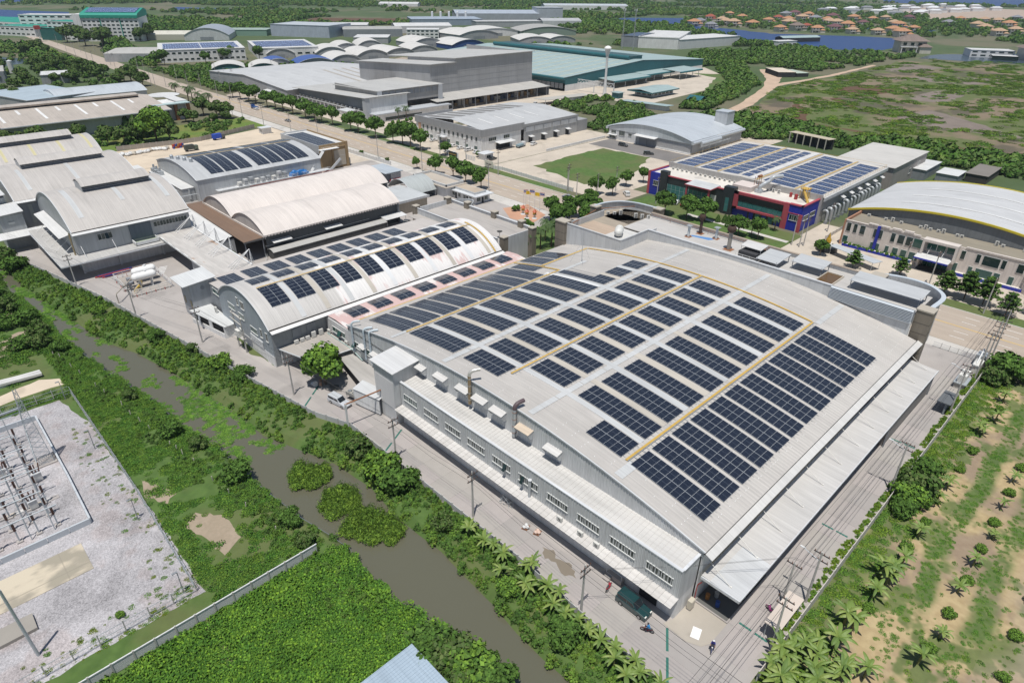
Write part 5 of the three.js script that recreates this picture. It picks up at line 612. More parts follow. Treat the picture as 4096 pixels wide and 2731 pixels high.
const sh = thing('golden_shrine', 'golden shrine figure on a round black stone base', 'shrine', 206.5,68.5,0); mk('base', uvm(new THREE.CylinderGeometry(3,3.3,1.4,24).translate(0,.7,0)), std([.02,.022,.025],.3), sh); mk('altar', uvm(new THREE.CylinderGeometry(1.2,1.5,1,8).translate(0,1.9,0)), C_.white, sh); mk('figure', uvm(new THREE.LatheGeometry([[.9,0],[.7,.5],[.9,.9],[.6,1.6],[.35,1.9],[.42,2.3],[.2,2.7],[.03,3.5]].map(p => new THREE.Vector2(...p)),14).translate(0,2.3,0)), std([.75,.45,.05],.3, { metalness: .6 }), sh);
}
{ // silver vault
const o = thing('silver_vault', 'hall with a shiny silver curved roof and a box chimney', 'factory', 281,166,0), sil = std([.62,.66,.70],.35, { map: sheetT, metalness: .25 });
part(o, 'roof', VAULT(281.5,330.5,164.6,217,6.1,10, { n: 34, rib: 1.2, rh: .04, t0: .02, t1: .98 }), sil); part(o, 'edge_roll', [rod(V(281.5,165,5.6),V(330.5,165,5.6),.8,.8,14)], sil); part(o, 'edge_roll', [rod(V(281.5,216.6,5.6),V(330.5,216.6,5.6),.8,.8,14)], sil); part(o, 'gable', [ARCHWALL(282,282.3,166,215.6,5,6,9.8)], sil); part(o, 'wall', [B(282.6,282.9,0,5,166,199)], steel([.44,.46,.48],.5)); part(o, 'white_wall', [B(282.2,283,0,5.4,198,215.6)], C_.white); part(o, 'side_wall', [B(283,330,0,5.6,165.8,166.1)], steel([.42,.44,.47],.5)); part(o, 'kerb', [B(281.9,282.6,0,.7,166,186)], C_.white);
windowStrip(o, 282.2,211,214,3.2,4.6,5); windowStrip(o, 282.2,205.4,209,2.6,4.9,6); windowStrip(o, 282.2,201,203,3.2,4.4,3); windowStrip(o, 282.2,211,215,.6,1.9,4); part(o, 'door', [B(282.3,282.62,0,4.2,186.6,191.4)], C_.wallD); part(o, 'door', [B(282.3,282.62,0,4.2,191.6,196.4)], C_.wallD); part(o, 'door_canopy', [EX('b', 185,198,[[279,4.6],[282.6,5],[282.6,5.15],[279,4.75]])], whiteR); part(o, 'window_canopy', [EX('b', 210,215.8,[[280.8,2.3],[282.2,2.5],[282.2,2.6],[280.8,2.4]])], whiteR);
for (let k = 0; k < 7; k++) part(o, 'louvre', [B(282.45,282.6,.9 + k * .42,1.16 + k * .42,166.4,186)], C_.roofL); part(o, 'chimney', [B(322,329,8,14.2,171,178)], steel([.56,.58,.60],.45)); part(o, 'chimney_cap', [B(321.8,329.2,14.2,14.4,170.8,178.2)], sil); part(o, 'side_roll', [rod(V(288,164.2,4.8),V(306,164.2,4.8),.9,.9,12)], sil);
const rack = thing('pipe_rack', 'grey steel pipe rack along the side of the silver hall', 'pipe rack', 300,163,0); part(rack, 'frame', [288,294,300,306,312].flatMap(a => [rod(V(a, 163,0),V(a, 163,4),.1), rod(V(a, 163,3.8),V(a, 165,3.8),.08)]), galv); part(rack, 'pipe', [rod(V(286,163,3.9),V(314,163,3.9),.14), rod(V(286,163.5,3.3),V(314,163.5,3.3),.1)], galv);
}
{ // white office with grey hall
const o = thing('white_office', 'white office with a grey parapet and a row of narrow windows', 'office', 210.5,237,0), gb = std([.33,.335,.345],.7, { map: sheetT });
part(o, 'wall', [B(211,211.4,0,7.4,237,287.5), B(211.4,238,0,7,236.8,237.1), B(211.4,236,0,7,287.2,287.5)], C_.white); part(o, 'parapet', [B(210.5,211.3,7.3,10.6,236.6,288), B(211.3,240,7,10.4,236.4,236.8), B(211.3,236,7,10.6,287.6,288)], gb); part(o, 'entrance', [B(208.4,211,3.2,3.6,262,268)], C_.trim);
for (let i = 0; i < 14; i++) { const b = 239.4 + i * 3.45; windowStrip(o, 211, b, b + 1.3,4.6,6.6,2); if (i % 2 === 0) windowStrip(o, 211, b, b + 2.2,.7,2.4,3, 'b', -1, C_.glassG); } part(o, 'brown_panel', [B(210.7,210.95,2.6,7.3,283.4,285.4)], std([.5,.3,.2],.8)); windowStrip(o, 236.8,216,221,4.4,6,4, 'a'); windowStrip(o, 236.8,226,230,4.4,6,3, 'a'); part(o, 'side_canopy', [EX('a', 220,231,[[233,3.3],[237,3.6],[237,3.75],[233,3.45]])], whiteR); part(o, 'side_door', [B(221,230,0,3,236.6,236.8)], C_.dark);
const h = thing('grey_hall', 'grey louvred hall with a pale pitched roof and dark roof lights behind the white office', 'factory', 236,237,0); part(h, 'roof', [EX('a', 214,281,[[237,9.2],[262,11.4],[287.6,9.2],[287.6,9.3],[262,11.5],[237,9.3]])], roofM([.52,.525,.53],.5)); part(h, 'wall', [B(240,281,0,9,236.6,236.9), B(280.6,281,0,9.2,237,287.4)], steel([.42,.43,.44],.55)); part(h, 'gable', [EX('a', 280.4,280.9,[[237,9],[287.4,9],[262,11.3]])], C_.wall); part(h, 'fascia', [B(239,281.2,8.2,9.4,236.2,236.6)], gb);
for (let i = 0; i < 8; i++) part(h, 'roof_light', [EX('a', 216 + i * 7,219.6 + i * 7,[[266,11.2],[285,9.6],[285,9.7],[266,11.3]])], std([.22,.215,.21],.6)); for (let i = 0; i < 4; i++) part(h, 'clear_strip', [EX('a', 226 + i * 11,226.8 + i * 11,[[245,10.05],[256,11],[256,11.1],[245,10.15]])], C_.white);
for (let i = 0; i < 6; i++) for (let k = 0; k < 5; k++) part(h, 'louvre', [B(241 + i * 6.6,246.8 + i * 6.6,5.6 + k * .45,5.85 + k * .45,236.3,236.6)], C_.trim); for (let i = 0; i < 4; i++) part(h, 'door_hood', [EX('a', 243 + i * 9.4,246 + i * 9.4,[[234.4,3],[236.6,3.3],[236.6,3.4],[234.4,3.1]])], whiteR); for (let i = 0; i < 4; i++) part(h, 'door', [B(243.3 + i * 9.4,245.7 + i * 9.4,0,2.8,236.3,236.55)], C_.dark); part(h, 'end_annexe', [B(281,290,0,6,237,250)], gb);
const w = thing('low_wall', 'low pale wall along the yard of the grey hall', 'wall', 262,216,0); part(w, 'wall', [B(236,281,0,1.2,217,217.3)], C_.white);
}
// ---------------------------------------------------------------- farther factories
const teal = std([.025,.13,.15],.5, { map: wearT }), tealR = roofM([.36,.46,.46],.5), lilac = steel([.40,.41,.43],.6);
function bRoof(a0, a1, b0, b1, he, hc, o = {}) { return VAULT(b0, b1, a0, a1, he, hc, { swap: true, n: 18,...o }); }
function bGable(a0, a1, b0, b1, he, hc, n = 16) { const f = arcH(a0, a1, he, hc), p = [[a0,0]]; for (let i = 0; i <= n; i++) { const a = a0 + (a1 - a0) * i / n; p.push([a, f(a) - .05]); } p.push([a1,0]); return EX('b', b0, b1, p); }
function facing(p, q) { const dx = q[0] - p[0], dy = q[1] - p[1]; return [Math.hypot(dx, dy), Math.atan2(dy, dx)]; }
// box-like far building: front wall from p to q, depth d behind it
function farBox(name, label, p, q, d, h, wall, roof, { rows = 0, cols = 8, par = .4, win = C_.glass, solar = 0, pitch = 0, cat = 'factory' } = {}) {
const [l, t] = facing(p, q), o = thing(name, label, cat, p[0], p[1],0, t), b = (x0, x1, y0, y1, z0, z1) => uvm(new THREE.BoxGeometry(x1 - x0, y1 - y0, z1 - z0).translate((x0 + x1) / 2, (y0 + y1) / 2, (z0 + z1) / 2));
mk('wall', b(0, l, 0, h, -d, 0), wall, o);
if (pitch) { const s = shp([[0, h],[d / 2, h + pitch],[d, h],[d, h + .2],[d / 2, h + pitch + .2],[0, h + .2]]); mk('roof', uvm(new THREE.ExtrudeGeometry(s, { depth: l + 1, bevelEnabled: false }).rotateY(Math.PI / 2).translate(-.5,.02,0)), roof, o); } else { mk('roof', b(-.2, l + .2, h, h + .15,-d - .2,.2), roof, o); if (par) mk('parapet', merge([b(-.3, l + .3, h, h + par, .05,.35), b(-.3,0, h, h + par, -d, .05), b(l, l + .3, h, h + par, -d, .05)]), wall, o); }
for (let r = 0; r < rows; r++) for (let c = 0; c < cols; c++) { const w = l / cols, x = (c + .5) * w, y = (r + .35) * h / rows, hh = Math.min(1.7, h / rows * .45); const m = mk('window', b(x - w * .32, x + w * .32, y, y + hh, .02,.1), C_.frame, o); mk('pane', b(x - w * .29, x + w * .29, y + .12, y + hh - .12,.09,.14), win, m); }
for (let s = 0; s < solar; s++) { const w = l * .9 / solar, x = l * .05 + s * w; mk('solar_panels', b(x + .4, x + w - .4, h + .2, h + .3,-d * .85,-d * .15), solarFar, o); } return o;
}
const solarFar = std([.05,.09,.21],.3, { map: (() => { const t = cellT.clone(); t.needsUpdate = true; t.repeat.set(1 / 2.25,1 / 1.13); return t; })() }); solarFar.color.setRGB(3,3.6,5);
function farVault(label, p, q, d, he, hc, roof, wall, name = 'vaulted_shed', group) {
const [l, t] = facing(p, q), o = thing(name, label, 'warehouse', p[0], p[1],0, t, group);
mk('roof', bRoof(-.4, l + .4,-.4, d, he, hc), roof, o); mk('gable_wall', bGable(0, l, 0,.25, he, hc), wall, o); mk('back_wall', bGable(0, l, d - .4, d - .2, he, hc), wall, o); mk('side_wall', B(0,.2,0, he, .25, d - .4), wall, o); mk('side_wall', B(l - .2, l, 0, he, .25, d - .4), wall, o);
mk('door', B(l * .35, l * .65,0, Math.min(4, he * .8),-.06,.02), C_.wallD, o); mk('verge_trim', Array.from({ length: 10 }, (_, k) => { const f = arcH(0, l, he, hc), x = l * k / 10, y = l * (k + 1) / 10; return bar(V(x, -.42, f(x)),V(y, -.42, f(y)),.3,.3); }), C_.trim, o); return o;
}
{ // grey warehouse complex
const rG = roofM([.50,.495,.48],.6), G2 = lilac;
const s = thing('low_warehouse', 'wide low grey warehouse with a pale roof left of the towering grey block', 'warehouse', 206,418,0); part(s, 'wall', [EX('a', 206,206.4,[[418,0],[540,0],[540,8.5],[479,11.6],[418,8.2]]), B(206.4,300,0,8,418,418.4)], G2); part(s, 'roof', [EX('a', 205.6,302,[[417.4,8.2],[479,11.7],[540,8.5],[540,8.7],[479,11.9],[417.4,8.4]])], roofM([.56,.565,.57],.5)); part(s, 'plinth', [B(205.8,206,0,2,418,500)], C_.white); part(s, 'door', [B(205.7,206,0,5.4,436,442)], C_.dark); part(s, 'awning', [EX('b', 434,446,[[202.4,5.6],[206,6],[206,6.15],[202.4,5.75]])], whiteR); for (let i = 0; i < 5; i++) part(s, 'roof_light', [EX('a', 262 + i * 8,264 + i * 8,[[420,8.6],[470,11.4],[470,11.5],[420,8.7]])], std([.40,.37,.33],.6));
const f = thing('front_block', 'grey front block with a white column gallery along the tree lined road', 'building', 212,335,0); part(f, 'roof', [EX('a', 210,242,[[333.6,12.9],[418,9.6],[418,9.85],[333.6,13.15]])], rG); part(f, 'wall', [EX('a', 213,213.4,[[336,5.2],[416,5.2],[416,9.6],[336,12.8]])], steel([.16,.185,.215],.6)); part(f, 'white_wall', [B(212.6,213,0,2.4,338,416), B(213,240,0,12.6,334.6,335)], C_.white); part(f, 'gallery_wall', [B(213.2,213.5,2.4,5.2,338,416)], G2); part(f, 'end_pier', [B(210.4,213.4,0,12.8,334,337)], std([.42,.44,.47],.5)); part(f, 'gallery_beam', [B(211,211.4,5,5.3,338,416)], C_.trim); for (let i = 0; i < 17; i++) part(f, 'column', [B(211,211.4,0,5,339 + i * 4.7,339.4 + i * 4.7)], C_.white); for (let i = 0; i < 16; i++) part(f, 'outdoor_unit', [B(211.6,212.6,5.4,6.2,343 + i * 4.6,344.2 + i * 4.6)], acM); part(f, 'porch', [B(205,212,4.6,5,346,356)], C_.trim); part(f, 'entry', [B(212.2,212.7,0,4.4,341,345)], C_.dark);
const t = thing('step_block', 'raised grey block with a row of dark openings beside the towering warehouse', 'building', 222,338,0); part(t, 'wall', [B(222,268,8,15,338,338.4), B(222,222.4,9,15,338.4,385)], std([.34,.335,.33],.7, { map: wearT })); part(t, 'roof', [EX('a', 221,270,[[337,15.1],[386,13.8],[386,14.1],[337,15.4]])], rG); part(t, 'frame', [B(221.4,224,4,15.1,336.6,338), B(266,268.6,4,15.1,336.6,338)], std([.46,.48,.51],.5)); for (let i = 0; i < 9; i++) part(t, 'opening', [B(225.4 + i * 4.5,228.8 + i * 4.5,11.8,14.4,337.7,338)], C_.wallD); const lw = thing('low_wing', 'white low wing with a broad ledge in front of the grey warehouse', 'building', 213,329,0); part(lw, 'wall', [B(213.6,267,0,4,329,337.8)], C_.white); part(lw, 'ledge', [B(212.6,268.4,4,4.7,328,338)], std([.46,.48,.51],.5)); part(lw, 'window', [B(220,246,.6,2.2,328.9,329)], C_.glass);
const m = thing('grey_warehouse', 'towering windowless grey warehouse with two roof levels', 'warehouse', 269,349,0), big = std([.40,.40,.405],.6, { map: sheetT, bumpMap: corrB, bumpScale: .04 });
part(m, 'wall', [EX('a', 269,269.4,[[349,0],[430,0],[430,20.4],[349,24.9]]), B(269.4,290,0,24.8,349,349.4), B(290,361,0,27.2,349,349.4), EX('a', 289.6,290,[[349,24],[400,22],[400,24.6],[349,27.2]]), B(360.6,361,0,27,349.4,420)], big); part(m, 'roof', [EX('a', 267.8,290,[[347.8,25],[431,20.4],[431,20.8],[347.8,25.4]])], rG); part(m, 'roof', [EX('a', 289,362.4,[[347.8,27.3],[424,23.2],[424,23.6],[347.8,27.7]])], rG); part(m, 'base_band', [B(268.6,269,0,8,349,430)], std([.48,.48,.485],.6, { map: sheetT }));
for (let k = 0; k < 5; k++) part(m, 'panel_joint', [B(270,360.8,9.4 + k * 3.4,9.52 + k * 3.4,348.94,349.02)], std([.33,.33,.335],.6));
const c = thing('loading_canopy', 'deep grey loading canopy stacked with goods below the towering warehouse', 'canopy', 260,332,0); part(c, 'roof', [EX('a', 260,362,[[331.6,5.8],[349,7.4],[349,7.6],[331.6,6.05]])], roofM([.47,.455,.43],.7)); part(c, 'back_wall', [B(269,361,0,7,348.6,349)], C_.dark); part(c, 'end_wall', [B(361,361.3,0,6.6,332,349)], C_.wallD); for (let i = 0; i < 11; i++) part(c, 'column', [B(263 + i * 9.6,263.5 + i * 9.6,0,6,332.4,332.9)], C_.wallD); for (let i = 0; i < 26; i++) part(c, 'stacked_goods', [B(275 + i * 3.2,277.4 + i * 3.2,0, rr(1.5,4),341,344)],[std([.38,.25,.13],.8), std([.10,.12,.18],.7), std([.5,.48,.45],.8)][Math.floor(rnd() * 3)]);
}
{ // teal warehouse
const o = thing('teal_warehouse', 'huge teal walled warehouse with a pale green roof and a long dark roof monitor', 'warehouse', 382,335,0), sl = 5.2 / 94;
part(o, 'roof', [EX('b', 335,522,[[380,9.4],[476,14.8],[571,9.2],[571,9.45],[476,15.05],[380,9.65]])], tealR); part(o, 'gable_wall', [EX('b', 335.2,335.6,[[382,4.4],[569,4.4],[569,9.2],[476,14.7],[382,9.4]])], teal); part(o, 'side_wall', [B(381.6,382,5.4,9.6,335,380)], teal); part(o, 'base_wall', [B(382,569,0,4.4,335.1,335.5)], C_.white); part(o, 'back_wall', [B(382,569,0,9,521,521.4), B(568.6,569,0,9,335.6,521)], teal);
for (let i = 0; i < 15; i++) part(o, 'roof_line', [EX('b', 340 + i * 11.6,340.7 + i * 11.6,[[382,9.8],[466,14.5],[466,14.62],[382,9.92]])], std([.62,.60,.45],.6)); for (let i = 0; i < 8; i++) part(o, 'side_window', [B(381.4,381.7,1.6,5.2,337 + i * 4.3,340.6 + i * 4.3)], C_.wallD); part(o, 'eave_roll', [rod(V(380.4,335,8.6),V(380.4,380,8.6),1.1,1.1,12)], teal);
const g = part(o, 'roof_monitor', [B(469,487,12.6,17,344,505)], teal); part(g, 'monitor_roll', [rod(V(469,343.6,16.4),V(469,505.4,16.4),1.5,1.5,12)], teal); part(g, 'monitor_roof', [B(469,488,17,17.2,343.6,505.4)], std([.05,.10,.11],.6));
const ca = (l, a0, a1, b0, b1, h) => { const q = thing('teal_canopy', l, 'canopy', a0, b0,0); part(q, 'roof', [EX('a', a0, a1,[[b0, h - .6],[b0 + 1.2, h],[b1, h + .7],[b1, h + .9],[b0 + 1.2, h + .25],[b0, h - .3]])], tealR); part(q, 'edge_roll', [rod(V(a0, b0 + .4, h - .5),V(a1, b0 + .4, h - .5),.7,.7,10)], teal); for (let i = 0; i < 4; i++) part(q, 'post', [B(a0 + 2 + i * (a1 - a0 - 4.4) / 3, a0 + 2.4 + i * (a1 - a0 - 4.4) / 3,0, h, b0 + 2, b0 + 2.4)], C_.white); };
ca('nearest teal edged canopy along the teal warehouse with drums beneath', 420,466,319,335,5.2); ca('long teal edged canopy along the middle of the teal warehouse', 466,506,323,335,5.6); ca('teal edged canopy at the far right of the teal warehouse', 500,533,313,332,6);
const tb = thing('teal_office', 'low white office with a pale green hipped roof and teal edge', 'office', 408,274,0); part(tb, 'wall', [B(409,434,0,3.4,276.4,292)], C_.white); part(tb, 'edge', [B(402,436,3.3,4,272.6,294)], teal); part(tb, 'roof', [EX('a', 402,436,[[272.6,4],[283,5.2],[294,4],[294,4.1],[283,5.35],[272.6,4.1]])], tealR); for (let i = 0; i < 5; i++) windowStrip(tb, 276.4,411 + i * 4.6,414 + i * 4.6,1,2.4,2, 'a'); for (let i = 0; i < 3; i++) windowStrip(tb, 409,278 + i * 4.6,281 + i * 4.6,1,2.4,2);
const w = thing('green_roof_shed', 'long low wall shed with a pale green roof below the teal office', 'shed', 368,240,0); part(w, 'roof', [EX('h', 3,3.2,[[366,273],[372.6,271],[377,238],[370,239]])], tealR); part(w, 'wall', [EX('h', 0,3,[[367.4,271],[371.4,270],[375,240],[371,240]])], C_.white);
const h = thing('gable_hut', 'small white hut with a teal gabled roof at the bush edge', 'hut', 408,238,0); part(h, 'wall', [B(405,411,0,3.4,237,245)], C_.white); part(h, 'roof', [EX('b', 235.6,246.4,[[403.6,3.2],[408,5.4],[412.4,3.2],[412.4,3.4],[408,5.65],[403.6,3.4]])], teal); const h2 = thing('small_hut', 'small teal and white hut at the foot of the slender tower', 'hut', 388,294,0); part(h2, 'wall', [B(385.6,391,0,3.6,289,294.6)], teal); part(h2, 'roof', [B(385,391.6,3.6,3.9,288.4,295.2)], tealR);
const lt = thing('water_tower', 'slender white water tower flaring into a rounded head', 'water tower', 388.5,303.4,0); mk('shaft', uvm(new THREE.LatheGeometry([[1.5,0],[1.1,4],[.8,14],[.8,24],[1.2,27],[1.5,28.4],[2.2,30.4]].map(p => new THREE.Vector2(...p)),16)), C_.white, lt); mk('head', uvm(new THREE.LatheGeometry([[2.2,0],[2.5,.5],[2.2,1.3],[1.2,2],[.05,2.3]].map(p => new THREE.Vector2(...p)),18).translate(0,30.3,0)), std([.80,.80,.79],.5), lt);
const gb = thing('truss_bridge', 'white lattice truss bridge spanning to the slender tower', 'bridge', 383,308,0); part(gb, 'chord', [bar(V(392,332,5.6),V(392,298,5.6),.35), bar(V(392,332,8),V(392,298,8),.35)], C_.white); part(gb, 'lattice', Array.from({ length: 22 }, (_, i) => bar(V(392,332 - i * 1.55, i % 2 ? 8 : 5.6),V(392,330.45 - i * 1.55, i % 2 ? 5.6 : 8),.2)), C_.white).userData.kind = 'stuff'; part(gb, 'post', [B(391.7,392.3,0,5.6,298,298.6), B(391.7,392.3,0,5.6,316,316.6)], C_.white);
const cp = thing('carport', 'long grey carport beside the scrub and the loading canopy', 'carport', 330,305,0); part(cp, 'roof', [EX('h', 3,3.2,[[327,314],[330,304],[368,299],[369,308]])], roofM([.46,.44,.40],.7)); part(cp, 'post', [330,340,350,360].map(a => B(a, a + .3,0,3,306 - (a - 330) * .1,306.3 - (a - 330) * .1)), C_.white); part(cp, 'wall', [EX('h', 0,2.9,[[345,303],[367,300.4],[367,301],[345,303.6]])], C_.white);
}
// vaulted sheds in rows
{
const wv = roofM([.66,.645,.615],.55), gw = lilac, bl = roofM([.06,.12,.36],.5);
[[[312,664],[337,655],34,4.2,8.6, 'far left of the back row'],[[352,640],[381,628],42,4.4,9.6, 'left end of the middle row'],[[384,660],[410,650],40,4.6,10, 'second in the back row'],[[422,674],[448,662],44,4.6,10, 'third in the back row'],[[330,574],[357,566],40,4.6,9, 'left end of the front row'],[[372,596],[404,590],44,4.2,9, 'second in the front row'],[[408,600],[440,596],46,4,8, 'third in the front row'],[[446,610],[474,600],46,4,8, 'right end of the front row'],[[482,654],[520,646],48,5,10.4, 'behind the tall grey block'],[[506,614],[550,608],44,5,10, 'with a blue gable at the right'],[[590,700],[650,692],60,6,11, 'tallest at the right back']].forEach(([p, q, d, he, hc, w]) => farVault(`pale vaulted shed, ${w} of the shed cluster`, p, q, d, he, hc, wv, w.includes('blue') ? std([.03,.08,.26],.6) : gw, 'vaulted_shed'));
farVault('blue roofed vault shed in front of the pale shed cluster', [298,576],[330,566],30,4,8, bl, gw); farVault('smaller blue roofed vault shed at the left of the cluster', [280,600],[300,594],26,4,7, bl, gw); farVault('low pale vault shed nearest the scrub at the left', [254,578],[276,568],34,3.4,7, wv, std([.05,.16,.16],.6)); farVault('lowest pale vault shed at the scrub corner', [230,596],[254,586],32,3.2,6.6, wv, std([.05,.16,.16],.6));
farVault('grey vaulted hall with a green wall beside the far trees', [700,700],[770,660],60,6,11.5, roofM([.42,.41,.39],.6), std([.20,.27,.22],.7)); farVault('pale vaulted hall left of the green walled hall', [640,730],[700,706],60,6,10, wv, C_.white); farVault('white low vault near the poles', [610,612],[646,590],50,5,9, wv, gw); farVault('white low vault right of its twin near the poles', [652,604],[688,590],40,4,8, wv, gw);
farVault('silver vaulted sports hall beside the green office complex', [322,900],[366,874],74,6,14, roofM([.36,.40,.45],.4), C_.wall);
}
farBox('solar_factory', 'white two storey factory with a blue solar roof along the far road', [221,690],[292,666],78,10.5, C_.white, whiteR, { rows: 2, cols: 15, solar: 2 });
farBox('solar_wing', 'white wing with a blue solar roof right of the far solar factory', [304,668],[360,648],90,9, C_.white, whiteR, { rows: 1, cols: 8, solar: 1 });
farBox('grey_shed', 'low grey shed with open bays along the far road', [186,730],[222,702],60,7, lilac, roofM([.46,.45,.43],.7), { pitch: 2 });
farBox('grey_block', 'long blue grey windowless block beyond the lawn', [435,902],[478,828],60,14, steel([.44,.49,.58],.5), roofM([.5,.54,.58],.5));
farBox('white_office', 'white three storey building amid the shed cluster', [548,756],[580,730],30,11, C_.white, whiteR, { rows: 3, cols: 7 });
farBox('flat_hall', 'grey flat roofed hall left of the white three storey building', [462,746],[494,720],46,6.4, lilac, whiteR); farBox('dark_hall', 'dark roofed hall behind the white three storey building', [500,830],[566,790],50,9, C_.wallD, roofM([.40,.40,.38],.7), { pitch: 2 }); farBox('white_hall', 'white hall with small windows at the far centre', [500,930],[570,880],60,9, C_.white, whiteR, { rows: 1, cols: 10 }); farBox('pale_hall', 'pale hall with a broad roof behind the shed cluster', [590,840],[660,800],60,9, C_.wall, whiteR, { pitch: 2.4 });
farBox('blue_plant', 'blue grey plant with white tanks in the far centre', [700,950],[800,890],80,9, steel([.30,.36,.45],.5), roofM([.36,.42,.5],.5)); farBox('far_factory', 'biggest far factory with a raised end block', [822,985],[944,898],90,13, steel([.38,.41,.45],.5), roofM([.42,.47,.54],.5), { pitch: 4 }); farBox('end_block', 'tall end block of the biggest far factory', [946,905],[985,878],50,22, steel([.44,.48,.53],.5), roofM([.44,.47,.5],.5)); farBox('low_wing', 'long low wing in front of the biggest far factory', [760,860],[900,780],40,8, lilac, roofM([.5,.5,.5],.6)); farBox('banded_hall', 'pale hall with red doors beside the far trees', [850,800],[905,765],40,9, C_.wall, roofM([.45,.46,.47],.6), { pitch: 3 });
for (let i = 0; i < 5; i++) { const o = thing('storage_silo', `white silo beside the blue grey plant, ${ord(i)} from the left`, 'silo', 770 + i * 12,985 - i * 8,0); mk('shell', uvm(new THREE.CylinderGeometry(1.9,1.9,17,14).translate(0,8.5,0)), C_.white, o); mk('cap', uvm(new THREE.SphereGeometry(1.9,14,6,0,6.3,0,1.57).scale(1,.5,1).translate(0,17,0)), C_.white, o); }
farBox('white_factory', 'white factory with a stair on its wall beyond the teal warehouse', [694,498],[714,456],120,11.5, C_.white, whiteR, { par: 1 }); farBox('panel_hall', 'white panelled hall adjoining the white factory', [716,455],[826,440],42,10, std([.66,.67,.68],.6, { map: sheetT }), whiteR); farBox('dark_frontage', 'dark glazed wing behind the white factory', [690,520],[696,500],60,12, C_.wallD, std([.06,.09,.15],.4)); farBox('low_house', 'low white house with dark windows near the excavator', [840,395],[868,385],16,6, C_.white, whiteR, { rows: 1, cols: 4 }); farBox('open_shed', 'open shed with a pale green roof by the lake scrub', [905,420],[960,395],16,5, C_.dark, tealR, { pitch: 2 });
farBox('field_shed', 'long open shed with a rusty white roof on the dry field', [579,267],[590,257],30,4, C_.dark, std([.66,.58,.48],.7, { map: wearT }), { par: 0 }); farBox('field_annexe', 'lower lean-to with a green edge beside the rusty field shed', [592,257],[602,251],24,3, C_.dark, std([.45,.52,.45],.7, { map: wearT }), { par: 0 });
// left of the main road
{ const tanR = roofM([.47,.42,.375],.65);
const o = thing('beige_warehouse', 'long low warehouse with a beige roof and pillared porch left of the main road', 'warehouse', 20,402,0); part(o, 'roof', [EX('a', 0,128,[[400,8],[436,11.3],[472,8],[472,8.2],[436,11.5],[400,8.2]])], tanR); part(o, 'wall', [B(0,127,0,8,402,402.4), B(126.6,127,0,8,402,470), B(0,127,0,8,469.6,470)], greyWall); part(o, 'eave', [B(0,128,7.7,8.2,399.6,400)], C_.trim); for (let i = 0; i < 8; i++) part(o, 'roof_light', [EX('a', 52 + i * 9,53.2 + i * 9,[[408 + (i % 2) * 2,8.95],[430,10.9],[430,11],[408 + (i % 2) * 2,9.05]])], C_.white); const m = part(o, 'ridge_monitor', [EX('a', 10,122,[[433,10.8],[439,10.8],[440,12.8],[436,13.2],[431.5,12.8]])], tanR); part(m, 'monitor_slot', [B(10.4,121.6,11.2,12.5,432.2,432.9)], C_.dark); const pr = thing('porch', 'flat canopied porch on brown pillars at the beige warehouse end', 'porch', 132,410,0); part(pr, 'roof', [B(121,141.6,8.8,9.3,408.6,414)], std([.42,.52,.52],.6)); part(pr, 'roof', [B(136,142,9.3,9.7,414,434)], whiteR); for (const a of [128,133,140]) part(pr, 'pillar', [B(a, a + 1.6,0,8.8,410,411.6)], std([.40,.17,.07],.8)); part(pr, 'wall', [B(128,140,0,8.8,412,430)], C_.white); part(pr, 'roof_disc', [rod(V(140,446,8.8),V(140,446,9.1),9,9,20)], whiteR); }
farVault('pale blue edged vault behind the beige warehouse', [145,493],[145,527],52,6,9, roofM([.50,.54,.58],.5), C_.white, 'blue_edged_hall'); { const o = thing('striped_awning', 'white striped awning beside the blue edged vault', 'awning', 85,494,0); part(o, 'roof', Array.from({ length: 7 }, (_, i) => B(82 + i * 1.8,83.2 + i * 1.8,4 + i * .2,4.2 + i * .2,484,508)), C_.white); part(o, 'post', [rod(V(83,485,0),V(83,485,4),.1), rod(V(94,485,0),V(94,485,5),.1)], C_.trim); }
farBox('tree_hall', 'grey flat hall half hidden by trees left of the main road', [110,612],[131,607],26,6, lilac, whiteR); farBox('edge_hall', 'pale blue roofed hall at the left picture edge', [62,540],[77,486],40,7, lilac, roofM([.42,.50,.56],.5)); farBox('corner_hall', 'grey hall with a strip roof at the far left edge', [70,640],[92,636],40,8, C_.wallD, roofM([.45,.44,.42],.7), { pitch: 2 });
{ const o = thing('white_silo', 'white leaning topped silo beside the far left pond', 'silo', 107,697,0); mk('shell', uvm(new THREE.CylinderGeometry(2,2,9,14).translate(0,4.5,0)), C_.white, o); mk('cap', uvm(new THREE.ConeGeometry(2.1,1,14).translate(0,9.5,0)), C_.trim, o); }
